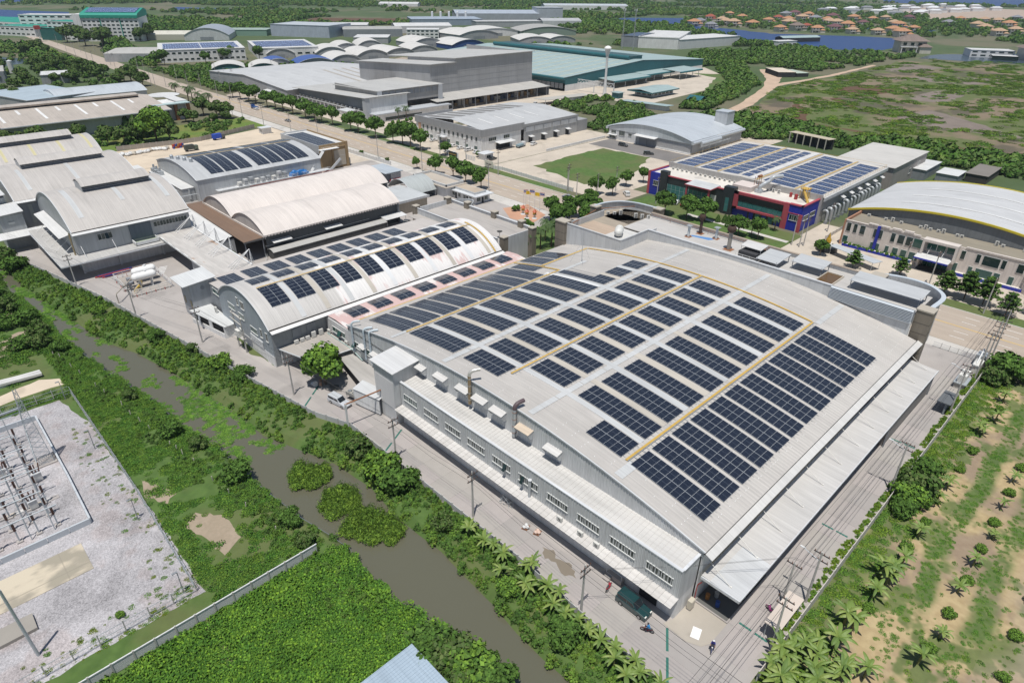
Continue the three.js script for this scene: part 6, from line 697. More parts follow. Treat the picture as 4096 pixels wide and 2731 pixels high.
{ // green trimmed office complex
const gr = std([.02,.27,.20],.5), o = farBox('green_office', 'seven storey white office slab with a green roof trim at the far left', [231,960],[281,922],30,27, C_.white, gr, { rows: 7, cols: 12, par: 0, cat: 'office' }), l = 63, b = (x0, x1, y0, y1, z0, z1) => uvm(new THREE.BoxGeometry(x1 - x0, y1 - y0, z1 - z0).translate((x0 + x1) / 2, (y0 + y1) / 2, (z0 + z1) / 2));
mk('roof_slope', uvm(new THREE.ExtrudeGeometry(shp([[-1,25],[-1,28],[2,30],[24,35],[32,33],[32,27]]), { depth: 64, bevelEnabled: false }).rotateY(Math.PI / 2).translate(-.8,0,0)), gr, o); mk('solar_panels', uvm(new THREE.BoxGeometry(56,.2,18).rotateX(.225).translate(32,33,-13)), solarFar, o); mk('stair_core', b(-9,-.5,0,29,-22,1), C_.white, o); mk('stripe', merge([20,42].map(x => b(x, x + 1,0,26,.1,.4))), gr, o);
farBox('green_wing', 'white and green wing joined to the left of the seven storey office', [205,1010],[228,968],30,20, C_.white, gr, { rows: 5, cols: 6, cat: 'office' }); farBox('green_atrium', 'dark green glass atrium with a flat green roof in the office complex', [196,1010],[212,988],26,13, std([.03,.12,.11],.2), gr, { cat: 'office' }); farBox('white_slab', 'white block with small windows behind the green atrium', [200,1130],[258,1080],30,22, C_.white, whiteR, { rows: 5, cols: 8, cat: 'office' }); farBox('green_low', 'long low green roofed block at the far left edge', [150,1270],[222,1130],60,11, C_.white, gr, { rows: 2, cols: 14, pitch: 4, cat: 'office' }); farBox('entrance_hall', 'low green roofed entrance block nearest the far road', [170,1120],[200,1060],40,11, C_.white, gr, { rows: 2, cols: 8, cat: 'office' });
const s = thing('sign_tower', 'red topped white sign tower before the green office complex', 'sign', 190,990,0); mk('post', b(-.7,.7,0,13,-.7,.7), C_.white, s); mk('sign', b(-3,3,13,17,-2,2), std([.36,.06,.05],.6), s); farBox('pale_shed', 'cream roofed shed beside the seven storey office', [290,935],[335,905],40,6, std([.5,.48,.40],.7), roofM([.64,.62,.54],.6), { pitch: 3 }); farBox('green_shed', 'pale green shed at the far road bend', [389,938],[430,905],40,7, std([.20,.32,.25],.7), roofM([.34,.42,.38],.6)); farBox('far_white', 'tiny white roofed cluster in the far centre trees', [1050,1560],[1120,1490],60,6, C_.white, whiteR, { pitch: 3 }); farBox('far_blue', 'long low blue grey roof beyond the far lake trees', [1290,1210],[1450,1080],60,9, C_.white, roofM([.5,.54,.58],.6), { pitch: 3 }); farBox('far_white_2'.slice(0,9), 'white roofed sheds deep in the far centre woods', [1480,2000],[1700,1850],80,8, C_.white, whiteR, { pitch: 3 });
}
for (const [a, b, l] of [[667.5,501, 'left'],[667.4,485.3, 'right']]) { const o = thing('lattice_mast', `slim lattice telecom mast, ${l} one of the pair behind the teal warehouse`, 'mast', a, b, 0); const L = []; for (const [x, z] of [[-.6,-.6],[.6,-.6],[.6,.6],[-.6,.6]]) L.push(rod(new THREE.Vector3(x, 0, z), new THREE.Vector3(x * .5,42, z * .5),.12)); mk('leg', L, galv, o); mk('lattice', Array.from({ length: 20 }, (_, i) => bar(new THREE.Vector3(i % 2 ? -.6 : .6, i * 2.1,.5), new THREE.Vector3(i % 2 ? .6 : -.6, i * 2.1 + 2.1,.5),.1)), galv, o).userData.kind = 'stuff'; mk('antenna', merge([0,1,2].map(k => uvm(new THREE.BoxGeometry(.5,2.4,.4).translate(Math.cos(k * 2.1) * 1.6,41, Math.sin(k * 2.1) * 1.6)))), C_.white, o); }
// ---------------------------------------------------------------- lakes, dry fields, dirt tracks
const waterT = gtex(256,256, (u, v) => fbm(u, v, 16,40,4,5),60), lakeM = std([.012,.05,.17],.38, { bumpMap: waterT, bumpScale: .25 }), pondM = std([.05,.075,.10],.22, { bumpMap: waterT, bumpScale: .15 });  // lake base colour is blue to stand in for reflected upper sky
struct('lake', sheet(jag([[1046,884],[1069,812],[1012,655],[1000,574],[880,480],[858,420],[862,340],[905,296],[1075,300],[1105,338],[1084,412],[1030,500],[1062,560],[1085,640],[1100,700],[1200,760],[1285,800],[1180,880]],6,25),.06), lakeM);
struct('lake', sheet(jag([[838,236],[866,146],[850,60],[1000,60],[1003,170],[930,215],[905,236]],4,20),.06), pondM);
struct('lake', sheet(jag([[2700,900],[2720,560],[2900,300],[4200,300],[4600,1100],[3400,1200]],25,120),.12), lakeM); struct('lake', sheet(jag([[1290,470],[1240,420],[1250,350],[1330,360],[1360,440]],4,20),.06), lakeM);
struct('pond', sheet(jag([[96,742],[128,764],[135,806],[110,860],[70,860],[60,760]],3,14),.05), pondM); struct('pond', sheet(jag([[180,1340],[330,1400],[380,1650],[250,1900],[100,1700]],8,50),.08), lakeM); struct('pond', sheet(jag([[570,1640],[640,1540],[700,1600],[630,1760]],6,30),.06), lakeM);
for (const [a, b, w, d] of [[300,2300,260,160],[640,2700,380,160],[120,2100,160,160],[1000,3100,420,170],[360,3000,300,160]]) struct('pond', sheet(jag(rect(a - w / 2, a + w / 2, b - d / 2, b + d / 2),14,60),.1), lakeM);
struct('dirt_track', sheet(jag([[395,214],[404,217],[429,221.5],[470,234],[515,248],[560,268],[618,304],[622,300],[580,264],[545,250],[576,246],[632,244],[738,247],[738,243],[630,239],[578,241],[530,243],[480,228],[435,214],[405,209],[395,207]],.6,8),.02), std([.52,.39,.29],1, { map: concT }));
const mudM = std([.21,.175,.15],1, { map: concT }), pinkE = std([.34,.235,.18],1, { map: dirtT }), scrubM = std('#fff', 1, { map: tex(512,512, (u, v) => { const n = fbm(u, v, 5,6,6,161), m = fbm(u, v, 7,9,5,165), f = fbm(u, v, 60,60,3,168); let c = mix3([.085,.115,.035],[.125,.145,.05], f); c = mix3(c, [.20,.155,.105], sst(.48,.62, n)); c = mix3(c, [.085,.075,.05], sst(.56,.68, m) * .8); return c; }, 240,200) });
struct('marsh', sheet(jag([[405,205],[440,212],[520,238],[640,236],[800,240],[850,150],[840,20],[560,-20],[420,10],[385,80],[372,140]],3,15),.01), scrubM);
for (const [m, p] of [[mudM, [[467,137],[507,127],[491,106],[451,64],[446,82],[449,121]]],[mudM, [[549,153],[595,152],[646,130],[591,129],[548,129],[539,143]]],[pinkE, [[537,209],[588,202],[595,170],[546,174],[531,200]]],[pinkE, [[400,173],[428,180.5],[431,174],[401,163],[391,164]]],[pinkE, [[401,161],[400,140],[399,122],[395,94],[398,70],[401,70],[398,94],[402,122],[403,140],[404,160]]],[pinkE, [[431,179],[470,196],[500,190],[470,160],[464,150],[468,150],[476,162],[510,186],[480,202],[440,190]]],[mudM, [[640,200],[700,180],[720,120],[660,140]]],[mudM, [[700,235],[780,225],[770,190],[700,205]]]]) struct('bare_earth', sheet(jag(p, 1.6,6),.018), m);
struct('rough_grass', sheet(jag([[545,330],[566,300],[545,262],[480,245],[440,250],[470,272],[535,300]],1.5,8),.016), G.grass); struct('lawn', sheet(jag([[365,705],[420,770],[470,740],[410,690]],2,10),.014), G.grass); struct('bare_earth', sheet(jag([[560,1120],[680,1220],[820,1090],[690,1010]],6,30),.03), pinkE); struct('building_site', sheet(jag([[1700,480],[2400,800],[2500,420],[1900,300]],14,70),.03), std([.42,.34,.28],1, { map: concT })); struct('bare_earth', sheet(jag([[880,760],[960,700],[980,712],[900,775]],3,15),.03), G.sandy);
// lakeside estate
{
const wallM = std([.62,.59,.53],.8, { map: wearT }), cols = { orange: [.46,.24,.13], peach: [.47,.32,.21], red: [.32,.08,.05], maroon: [.16,.07,.08], slate: [.24,.25,.28], brown: [.22,.17,.15] }, rm = Object.fromEntries(Object.entries(cols).map(([k, c]) => [k, std(c, .8, { map: wearT })]));
const hip = (w, d, h, y, e = .5) => { const W = w / 2 + e, D = d / 2 + e, r = Math.max(0, W - D), p = [[-W, y, -D],[W, y, -D],[W, y, D],[-W, y, D],[-r, y + h, 0],[r, y + h, 0]], f = [[3,2,5],[3,5,4],[1,0,4],[1,4,5],[2,1,5],[0,3,4]], P = []; for (const t of f) for (const i of t) P.push(...p[i]); const g = new THREE.BufferGeometry(); g.setAttribute('position', new THREE.Float32BufferAttribute(P, 3)); g.computeVertexNormals(); return uvm(g); };
const bx = (x0, x1, y0, y1, z0, z1) => uvm(new THREE.BoxGeometry(x1 - x0, y1 - y0, z1 - z0).translate((x0 + x1) / 2, (y0 + y1) / 2, (z0 + z1) / 2));
const protos = {}; for (const k in rm) { const o = new THREE.Group(); o.name = 'house'; mk('wall', [bx(-7,7,0,6.2,-5,5), bx(3,9,0,3.4,3,8)], wallM, o); const r = mk('roof', hip(14,10,3.2,6.2,1.4), rm[k], o); mk('wing_roof', hip(6,5,1.8,3.4).translate(6,0,5.5), rm[k], r); for (let i = 0; i < 3; i++) for (const y of [.9,3.9]) mk('window', bx(-5.5 + i * 4,-3.7 + i * 4, y, y + 1.5,4.98,5.08), C_.glass, o); mk('porch', merge([bx(-7,2,3.1,3.3,5,7.4), bx(-6.8,-6.4,0,3.1,7,7.3), bx(1.4,1.8,0,3.1,7,7.3)]), C_.white, o); protos[k] = o; }
const H = [[1081,664, 'orange'],[1060,619, 'slate'],[1113,673, 'slate'],[1153,645, 'peach'],[1139,623, 'peach'],[1141,589, 'orange'],[1242,729, 'red'],[1329,710, 'orange'],[1416,786, 'orange'],[1088,514, 'orange'],[1131,507, 'brown'],[1170,509, 'red'],[1116,467, 'orange'],[1159,459, 'maroon'],[1138,423, 'peach'],[1150,390, 'peach'],[1191,382, 'orange'],[1137,352, 'orange'],[1309,606, 'orange'],[1483,694, 'slate'],[1542,702, 'maroon'],[1400,620, 'peach'],[1527,664, 'orange'],[1387,589, 'slate'],[1374,560, 'orange'],[1491,599, 'maroon'],[1294,511, 'peach'],[1314,531, 'peach'],[1491,557, 'orange'],[1336,481, 'maroon'],[1488,519, 'orange'],[1549,517, 'peach'],[1592,487, 'maroon'],[1385,446, 'peach'],[1269,377, 'orange'],[1645,409, 'orange'],[1647,368, 'peach'],[1632,341, 'peach'],[1798,345, 'slate'],[1371,302, 'peach'],[1283,263, 'peach'],[1358,257, 'peach'],[1472,383, 'slate'],[1240,470, 'orange'],[1215,560, 'peach'],[1260,620, 'orange'],[1200,680, 'peach'],[1330,420, 'orange'],[1360,650, 'red'],[1440,330, 'peach'],[1520,300, 'orange'],[1560,260, 'peach']];
H.sort((p, q) => q[1] / q[0] - p[1] / p[0]); const n = {}; H.forEach(([a, b, k], i) => { n[k] = (n[k] ?? -1) + 1; const c = copy(protos[k], a, b, 0, rr(-.5,.5) - .7, `${k} roofed house on the lakeside estate, ${ord(n[k])} ${k} one from the left`, rr(1.0,1.35)); tag(c, null, 'house', 'houses of the lakeside estate'); });
[[905,268, 'brown', 2, 'large brown roofed villa alone at the lake bend'],[925,150, 'brown', 1.9, 'brown roofed villa left of its twin at the right edge'],[905,118, 'brown', 2.1, 'brown roofed villa nearest the right picture edge']].forEach(([a, b, k, s, l]) => tag(copy(protos[k], a, b, 0,-.9, l, s), null, 'villa'));
farBox('white_villa', 'white flat roofed villa standing on the pond edge', [905,205],[925,168],26,7, C_.white, whiteR, { rows: 2, cols: 5, cat: 'villa' }); farBox('white_pavilion', 'white open pavilion over the pond beside the white villa', [888,180],[896,158],16,4, C_.glass, whiteR, { cat: 'pavilion' });
for (let i = 0; i < 34; i++) { const a = 1780 + (i % 12) * 62 + rr(-10,10), b = 760 - (i % 12) * 6 - Math.floor(i / 12) * 90 - rr(0,30); const o = thing('row_house', `white row house, ${ord(i % 12)} from the left in the ${['back', 'middle', 'front'][Math.floor(i / 12)]} rank of the building site`, 'house', a, b, 0, rr(-.9,-.5), 'row houses on the far building site'); mk('wall', bx(-14,14,0,7,-6,6), C_.white, o); mk('roof', hip(28,12,3,7), i % 4 ? std([.62,.63,.65],.7) : rm.slate, o); }
}
// ---------------------------------------------------------------- vegetation
function leafSoup(n, place, leaf, cols, s = 1, aspect = 1) {
seed = s * 7919 + 13; const P = new Float32Array(n * 18), N = new Float32Array(n * 18), C = new Float32Array(n * 18), U = new Float32Array(n * 12), d = new THREE.Vector3(), u = new THREE.Vector3(), w = new THREE.Vector3(), q = new THREE.Vector3();
for (let i = 0; i < n; i++) {
const [x, y, z, ox, oy, oz, k = 1] = place(i); d.set(ox + rr(-.8,.8), oy + rr(-.5,.9), oz + rr(-.8,.8)).normalize(); u.set(rr(-1,1), rr(-1,1), rr(-1,1)).cross(d).normalize(); w.crossVectors(d, u);
const L = leaf * k * rr(.7,1.3), c = cols[Math.floor(rnd() * cols.length)], b = rr(.82,1.18);
const V4 = [[-L, -L * aspect],[L, -L * aspect * .6],[L * .9, L * aspect],[-L * .7, L * aspect * .8]], id = [0,1,2,0,2,3];
for (let t = 0; t < 6; t++) { const [e, f] = V4[id[t]], o = (i * 6 + t) * 3; q.set(x, y, z).addScaledVector(u, e).addScaledVector(w, f).addScaledVector(d, t === 2 || t === 4 ? L * .35 : 0); P[o] = q.x; P[o + 1] = q.y; P[o + 2] = q.z; N[o] = d.x; N[o + 1] = d.y; N[o + 2] = d.z; C[o] = c[0] * b; C[o + 1] = c[1] * b; C[o + 2] = c[2] * b; }
}
const g = new THREE.BufferGeometry(); g.setAttribute('position', new THREE.BufferAttribute(P, 3)); g.setAttribute('normal', new THREE.BufferAttribute(N, 3)); g.setAttribute('uv', new THREE.BufferAttribute(U, 2)); g.setAttribute('color', new THREE.BufferAttribute(C, 3)); g.computeVertexNormals(); return g;
}
function crown(n, rx, ry, y0, leaf, cols, s, lumps = 9, fill = .78) {
seed = s * 131 + 5; const L = []; for (let i = 0; i < lumps; i++) { const t = rr(0,6.28), e = rr(-.5,.95), r = Math.sqrt(1 - Math.min(.9, e * e)) * rr(.45,.72); L.push([Math.cos(t) * r * rx, e * ry * .62, Math.sin(t) * r * rx, rr(.34,.58)]); }
return leafSoup(n, () => { const l = L[Math.floor(rnd() * lumps)], t = rr(0,6.28), c = rr(-.75,1), r = Math.sqrt(1 - c * c), k = l[3] * (fill + (1 - fill) * rnd()) * (rnd() < .12 ? 1.15 : 1), x = Math.cos(t) * r, z = Math.sin(t) * r; return [l[0] + x * k * rx, y0 + l[1] + c * k * ry, l[2] + z * k * rx, x, c, z]; }, leaf, cols, s);
}
const leafM = new THREE.MeshPhysicalMaterial({ vertexColors: true, roughness: 1, side: THREE.DoubleSide, specularIntensity: .1 }), barkM = std([.16,.12,.085],.95, { map: wearT });
const K_ = { dark: [[.060,.115,.026],[.075,.138,.032],[.050,.095,.026]], mid: [[.085,.165,.034],[.105,.19,.040],[.07,.14,.03]], lime: [[.15,.26,.038],[.12,.215,.034],[.17,.29,.05]], dry: [[.15,.14,.055],[.11,.12,.045],[.19,.155,.07]], olive: [[.10,.145,.05],[.12,.16,.055],[.08,.12,.042]] };
function trunk(h, r, spread, y) { const L = [rod(new THREE.Vector3(0,0,0), new THREE.Vector3(0, h, 0), r, r * .7,7)]; for (let i = 0; i < 4; i++) { const t = i * 1.6 + .4; L.push(rod(new THREE.Vector3(0, h * .8,0), new THREE.Vector3(Math.cos(t) * spread, y, Math.sin(t) * spread), r * .55, r * .2,5)); } return L; }
function treeProto(name, cg, th, tr, sp, y) { const o = new THREE.Group(); o.name = name; o.userData.category = 'tree'; mk('trunk', merge(trunk(th, tr, sp, y)), barkM, o); mk('crown', cg, leafM, o); return o; }
const T = {
round: [1,2].map(s => treeProto('street_tree', crown(1500,2.5,2.1,4,.24, K_.dark.concat(K_.mid), s, 12),2.4,.16,1.2,4)),
small: [3].map(s => treeProto('small_tree', crown(800,1.5,1.6,2.6,.2, K_.mid, s, 8),1.5,.1,.7,2.6)),
big: [4,5].map(s => treeProto('broadleaf_tree', crown(1500,4.2,3.2,5.4,.42, K_.dark.concat(K_.olive), s, 12),3,.3,2,5.5)),
lime: [6].map(s => treeProto('lime_tree', crown(2600,4.4,3.6,5.6,.3, K_.lime.concat(K_.mid), s, 14),3,.26,2,5.6)),
layer: [7,8].map(s => treeProto('umbrella_tree', (() => { seed = s * 77; return leafSoup(1700, i => { const l = Math.floor(rnd() * 5), t = rr(0,6.28), R = [3,3.1,2.5,1.8,1][l], r = R * Math.sqrt(rnd()), w = .75 + .3 * Math.sin(t * 5 + l * 2); return [Math.cos(t) * r * w, 2.4 + l * .95 + rr(-.16,.2), Math.sin(t) * r * w, 0,1,0]; }, .22, K_.mid.concat(K_.dark), s); })(),6,.14,1.4,3.5)),
cone: [9].map(s => treeProto('clipped_shrub', (() => leafSoup(420, () => { const y = rnd(), t = rr(0,6.28), r = .75 * Math.pow(1 - y, .7) + .08; return [Math.cos(t) * r, .2 + y * 2, Math.sin(t) * r, Math.cos(t),.5, Math.sin(t)]; }, .13, K_.dark, s))(),.4,.08,.2,.5)),
ball: [10].map(s => treeProto('clipped_shrub', crown(420,.8,.8,.8,.13, K_.mid, s, 6),.4,.07,.2,.6)),
shrub: [11,12,13].map((s, i) => treeProto('shrub', crown(1500,2.1,1.6,1.2,.15,[K_.mid.concat(K_.dark), K_.dark.concat(K_.olive), K_.lime.concat(K_.mid)][i], s, 15,.6),.8,.12,.9,1.4)),
};
function frond(len, w, droop, seg, fold, lift) {
const pos = []; let px = 0, py = 0, th = lift; const pts = [[0,0,0]]; for (let i = 1; i <= seg; i++) { px += Math.cos(th) * len / seg; py += Math.sin(th) * len / seg; th -= droop / seg; pts.push([px, py, w * Math.pow(Math.sin(Math.PI * Math.min(1, i / seg * .93 + .07)),.6)]); }
for (let i = 0; i < seg; i++) for (const s of [-1,1]) { const a = pts[i], b = pts[i + 1], q = [[a[0], a[1],0],[b[0], b[1],0],[b[0], b[1] - b[2] * fold, b[2] * s],[a[0], a[1] - a[2] * fold, a[2] * s]]; for (const k of [0,1,2,0,2,3]) pos.push(...q[k]); }
const g = new THREE.BufferGeometry(); g.setAttribute('position', new THREE.Float32BufferAttribute(pos, 3)); g.computeVertexNormals(); return uvm(g);
}
const banM = [[.15,.225,.045],[.20,.265,.06],[.11,.18,.038]].map(c => std(c, .6)), palmM = std([.055,.10,.025],.7), stemM = std([.17,.17,.06],.8);
function banana(s, big = 1) { seed = s * 97 + 3; const o = new THREE.Group(); o.name = 'banana_plant'; o.userData.category = 'banana plant'; const stems = s % 3 === 0 ? 2 : 1; for (let k = 0; k < stems; k++) { const x = k * .7, z = k * .4, h = rr(1.5,2.2) * big; mk('stem', rod(new THREE.Vector3(x, 0, z), new THREE.Vector3(x + .1, h, z),.14,.09,7), stemM, o); const n = 8 + s % 3; for (let i = 0; i < n; i++) { const g = frond(rr(1.5,2.3) * big, rr(.15,.24) * big, rr(1.3,2.2),8,.45, rr(.7,1.25)); g.rotateY(i * 6.28 / n + rr(-.3,.3)).translate(x + .1, h, z); mk('leaf', g, banM[Math.floor(rnd() * 3)], o); } } return o; }
const BAN = [0,1,2,4,5].map(s => banana(s));
function palm(s) { seed = s * 55; const o = new THREE.Group(); o.name = 'palm_tree'; o.userData.category = 'palm'; const h = 5; mk('trunk', rod(new THREE.Vector3(0,0,0), new THREE.Vector3(.2, h, 0),.2,.14,8), barkM, o); for (let i = 0; i < 15; i++) { const L = []; const len = rr(2.2,2.9), lift = rr(-.1,1.1), az = i * 2.4; let px = 0, py = 0, th = lift; for (let k = 0; k < 12; k++) { const nx = px + Math.cos(th) * len / 12, ny = py + Math.sin(th) * len / 12; for (const sd of [-1,1]) { const l = .62 * Math.sin(Math.PI * (k + 1.2) / 14), q = new THREE.BufferGeometry(); q.setAttribute('position', new THREE.Float32BufferAttribute([px, py, 0, nx, ny, 0, nx + .1, ny - .28 * l * 2, sd * l],3)); q.computeVertexNormals(); L.push(uvm(q)); } px = nx; py = ny; th -= 2.0 / 12; } mk('frond', merge(L).rotateY(az).translate(.2, h, 0), palmM, o); } return o; }
const PALM = [1,2].map(palm);
const plant = (protos, list, label, group, smin = .85, smax = 1.2, cat) => list.forEach(([a, b, k = 1], i) => { const c = copy(protos[i % protos.length], a, b, 0, rr(0,6.28), typeof label === 'function' ? label(i, list.length) : label, rr(smin, smax) * k); if (group) c.userData.group = group; if (cat) c.userData.category = cat; });
seed = 4242;
const vr = [[189.8,465],[190.5,455],[190.8,443],[190.6,432],[190.4,416],[190.6,405],[191.4,397],[190.6,383],[190.6,368],[190.4,357],[190.8,350],[191.3,339],[191.2,320],[191.4,313],[191.6,297],[191.9,282],[193.4,276],[193.2,269],[193.2,261]];
plant(T.round, vr, (i, n) => `round street tree on the far road verge, ${ord(i)} from the left of its row`, 'street trees on the far verge', 1.55,1.9);
plant(T.round, [[171,221.5],[171.4,210],[171,201.5],[170.4,191.5]], i => `round street tree on the near verge by the flat building, ${ord(i)} from left`, 'street trees on the near verge', 1.3,1.55);
plant(T.small, [[170.4,233.6]], 'thin sparse tree at the kerb beside the pump house', null, 1.2,1.3); plant(T.shrub, [[168,274],[169,254]], i => `small kerbside shrub by the white fence, ${ord(i)} from the left`, null, .5,.6);
plant(T.ball, [[217.9,319],[220.4,317],[222.2,315],[227.3,319],[230.5,319]], i => `clipped shrub before the white low wing, ${ord(i)} from the left`, 'clipped shrubs before the white wing', 1.5,1.8); plant(PALM, [[229,329],[234,328]], i => `palm before the white low wing, ${i ? 'right' : 'left'} one of two`, null, 1.2,1.3); plant(T.round, [[194.9,244.1]], 'tree beside the gate hut of the white office'); plant(T.ball, [[204,231]], 'leafy shrub beside the gate hut of the white office', null, 1.8,1.9);
plant(T.round, [[199,156],[203,151],[217,155],[226,153],[186.2,148.1]], i => `round tree along the lane beside the lawn plot, ${ord(i)} from the main road`, null, 1.0,1.25);
plant(T.round, [[198.1,123.5],[199.7,115.4],[202.5,109.7]], i => `round tree in the garden of the blue office, ${ord(i)} from the left`, 'round trees before the blue office', 1.35,1.5); plant(T.cone, [[204.9,106],[206,104],[206.6,103],[203,101],[207,99.6]], i => `conical clipped shrub in the blue office garden, ${ord(i)} from the left`, 'conical shrubs in the blue office garden', 1,1.3); plant(T.round, [[197,94],[199,88]], i => `dark tree behind the rooftop plant, ${i ? 'right' : 'left'} one of two`, null, 1.1,1.3); plant(PALM, [[210.9,88],[201.5,91.5]], i => `palm in the blue office garden, ${i ? 'nearer' : 'farther'} one`, null, .8,.9);
plant(T.round, [[171,145],[163,147],[165,141],[173,141.6],[160,140],[169,136],[176,139]], i => `round tree in the flag garden, ${ord(i)} of its clump`, 'trees of the flag garden', 1.1,1.5); plant(PALM, [[147,134.5],[144.6,129.6],[140.5,130.5],[133.4,128.6],[150,132],[146,126]], i => `palm in the garden left of the curved parapet, ${ord(i)} from the flags`, 'palms left of the curved parapet', 1.2,1.5); plant(T.ball, [[160.8,162.8],[162.2,162.3],[154,150],[152,146],[150,141],[138,134],[142,138]], i => `clipped shrub around the flag plaza, ${ord(i)} from the flag poles`, null, 1.3,1.8);
plant(T.layer, [[197.3,32.6],[197.6,27.7],[197.4,23.3],[194.4,17.5],[200,12],[196,6]], i => `layered umbrella tree before the cream office, ${ord(i)} from the left`, 'umbrella trees before the cream office', .95,1.25); plant(T.layer, [[197.8,57],[202,45.4]], i => `small layered tree in the cream office yard, ${i ? 'right' : 'left'} one`, null, .75,.85); plant(T.round, [[200.5,68]], 'dark bushy tree beside the golden shrine', null, .8,.9); plant(T.ball, Array.from({ length: 14 }, (_, i) => [214.6,66 - i * 1.4]), i => `clipped ball shrub in the blue planter, ${ord(i)} from the brick end`, 'ball shrubs in the blue planter', .8,.95);
plant(T.lime, [[52.1,108.2,.98]], 'bright green broadleaf tree standing over the silver pickup', null, 1,1.02); plant(T.lime, [[105.5,362,1.6]], 'large yellow green tree in the grass left of the tarpaulin factory'); plant(T.small, [[121,183.6,1.3]], 'leafy tree above the parked pickups beside the cream hall'); plant(PALM, [[66,184,.7]], 'palm between the tensile canopy and the brown roof');
plant(T.big, [[86,372],[92,366],[110,356],[99,368],[60,383],[70,385],[78,388],[46,390],[36,388],[52,386],[28,392],[104,378]], i => `dark tree, ${ord(i)} of the belt below the beige warehouse`, 'dark trees below the beige warehouse', .85,1.3); plant(T.cone, [[104,402],[107,399],[113,400],[118,399],[125,400]], i => `narrow dark tree at the beige warehouse wall, ${ord(i)} from the left`, 'narrow trees along the beige warehouse', 3,3.6);
plant(T.big, [[134.8,402,.9],[137,396,.9],[150,415,1.2],[153,403],[156,396],[158,411],[146,390,.7],[152,388,.8]], i => `dark tree, ${ord(i)} of the clump at the pillared porch corner`, 'dark trees by the pillared porch', .8,1.1); plant(PALM, [[160,485],[160.4,465],[161,459],[160.4,449],[160.4,440],[164,440]], i => `palm beside the roof disc, ${ord(i)} from the far end`, 'palms by the roof disc', 1.5,1.9);
plant(T.big, [[146,845],[160,860],[161,832],[126,708],[140,716],[146,710],[148,681],[146,607],[157,630],[150,635],[102,622],[90,598],[118,608],[126,609],[130,605],[99,583],[80,540],[159,588],[161,578],[162,556],[150,570],[138,640],[120,660],[105,650],[98,690],[88,640],[134,690],[148,655]], i => `dark tree, ${ord(i)} of the grove left of the far main road`, 'grove left of the far main road', .9,1.5);
plant(T.big, [[247,944],[272,946],[279,923],[290,933],[223,962],[210,958],[214,900],[226,880]], i => `tree before the green trimmed office complex, ${ord(i)} of its row`, 'trees before the green office', 1.7,2.3); plant(T.round, [[213,676],[218,671],[252,664],[271,671],[280,675],[300,655]], i => `round tree before the far solar factory, ${ord(i)} from the left`, 'trees before the far solar factory', 1.6,2.2);
plant(T.shrub, [[160,9.7,1.5],[155,11,1],[166,6,1.2],[112,12,1],[106,10.6,1.2],[102.6,11.4,1],[99.5,11.6,.8]], i => `dense bush by the plantation boundary wall, ${ord(i)} from the road end`, 'bushes by the plantation wall', 1.2,1.5);
plant(T.shrub.slice(0,2),[[10,168.6],[13.6,167],[16,161.4],[20.9,130,.8],[22.6,113,.9],[24.6,105.2,.9],[26.4,93,.9],[11.4,192.5],[13.6,182],[14.4,173.6],[8.9,182.3],[12,214],[11,205],[7,196],[28,77,.8],[27.6,71,.9],[11,236],[8,228],[5,215]], i => `shrub on the left canal bank, ${ord(i)} of the overgrown row`, 'shrubs on the left canal bank', .9,1.4); plant(T.shrub, [[19,222,1.5],[17,230,1.7],[27.8,176,.7],[33.4,152,.8],[37,140,.8],[39.4,130,.9],[41,122,.9],[44.2,84,1],[44.8,76.5,1.25],[44.9,72,1.3],[44.4,60,.8],[43,44,.7],[43,34,.9]], i => `shrub on the factory side of the canal, ${ord(i)} from the far end`, 'shrubs on the factory canal bank', 1,1.3); plant(T.shrub, [[29.6,43.4,1.4],[31.2,41,1.5],[31.4,38,1.4],[33,36,1.2],[29.6,39.6,1.2]], i => `feathery shrub beside the blue tin roof, ${ord(i)} from the water`, 'shrubs beside the tin roof', 1,1.2);
// bananas and saplings
const bl = (list, l, g, s0, s1) => plant(BAN, list, l, g, s0, s1, 'banana plant');
bl([[47.3,44.4],[47,40],[47.6,38.4],[45.3,37.4],[46,33.6],[46.3,31.8],[45.6,29.6],[46,27.8],[44.8,26.9],[46.4,48.3],[46.6,56.1],[46.2,52.2],[46.8,50.8],[44.2,46.6],[45.4,35.4],[45,41.6],[46.6,25],[45.6,23.6],[46.2,21],[44,24.6]], i => `banana plant along the canal wall, ${ord(i)} of the street clump`, 'banana plants along the canal wall', .8,1.1);
bl([[60,12.4],[62,12],[63.5,11.4],[65.4,10.4],[67.2,8.9],[65.2,6.7],[61.3,9.1],[65.9,4.6],[58.6,11],[59.6,8],[62.6,6.6],[63.4,9.6],[57.6,8.6],[61,5.6],[58,13],[56,11.6]], i => `banana plant, ${ord(i)} of the dense corner clump below the boundary wall`, 'banana plants of the corner clump', 1.0,1.35);
bl([[71.8,8.3,1.35],[72.8,.6,1.2],[79,8.3,1.1],[83.6,8.8,1.25],[84.6,8,1.2],[82.6,7.8,1.1],[88.3,7.5],[95.9,7.7],[106.3,8.1],[111.4,7.9],[132.7,7.8,1.05],[139.2,7.3,1.1],[148.2,7.9,1.1]], i => `banana plant, ${ord(i)} from the street in the row along the boundary wall`, 'banana plants of the wall row', .9,1.1);
bl([[79.2,-.4,.7],[88.6,.3,.9],[95.7,.2,.85],[112.6,.4,.8],[121.4,.6,.75],[104,-.2,.6],[73,-6.4,.8],[66,-4,.9]], i => `slim banana plant in the second plantation row, ${ord(i)} of the row`, 'banana plants of the second row', .9,1.1);
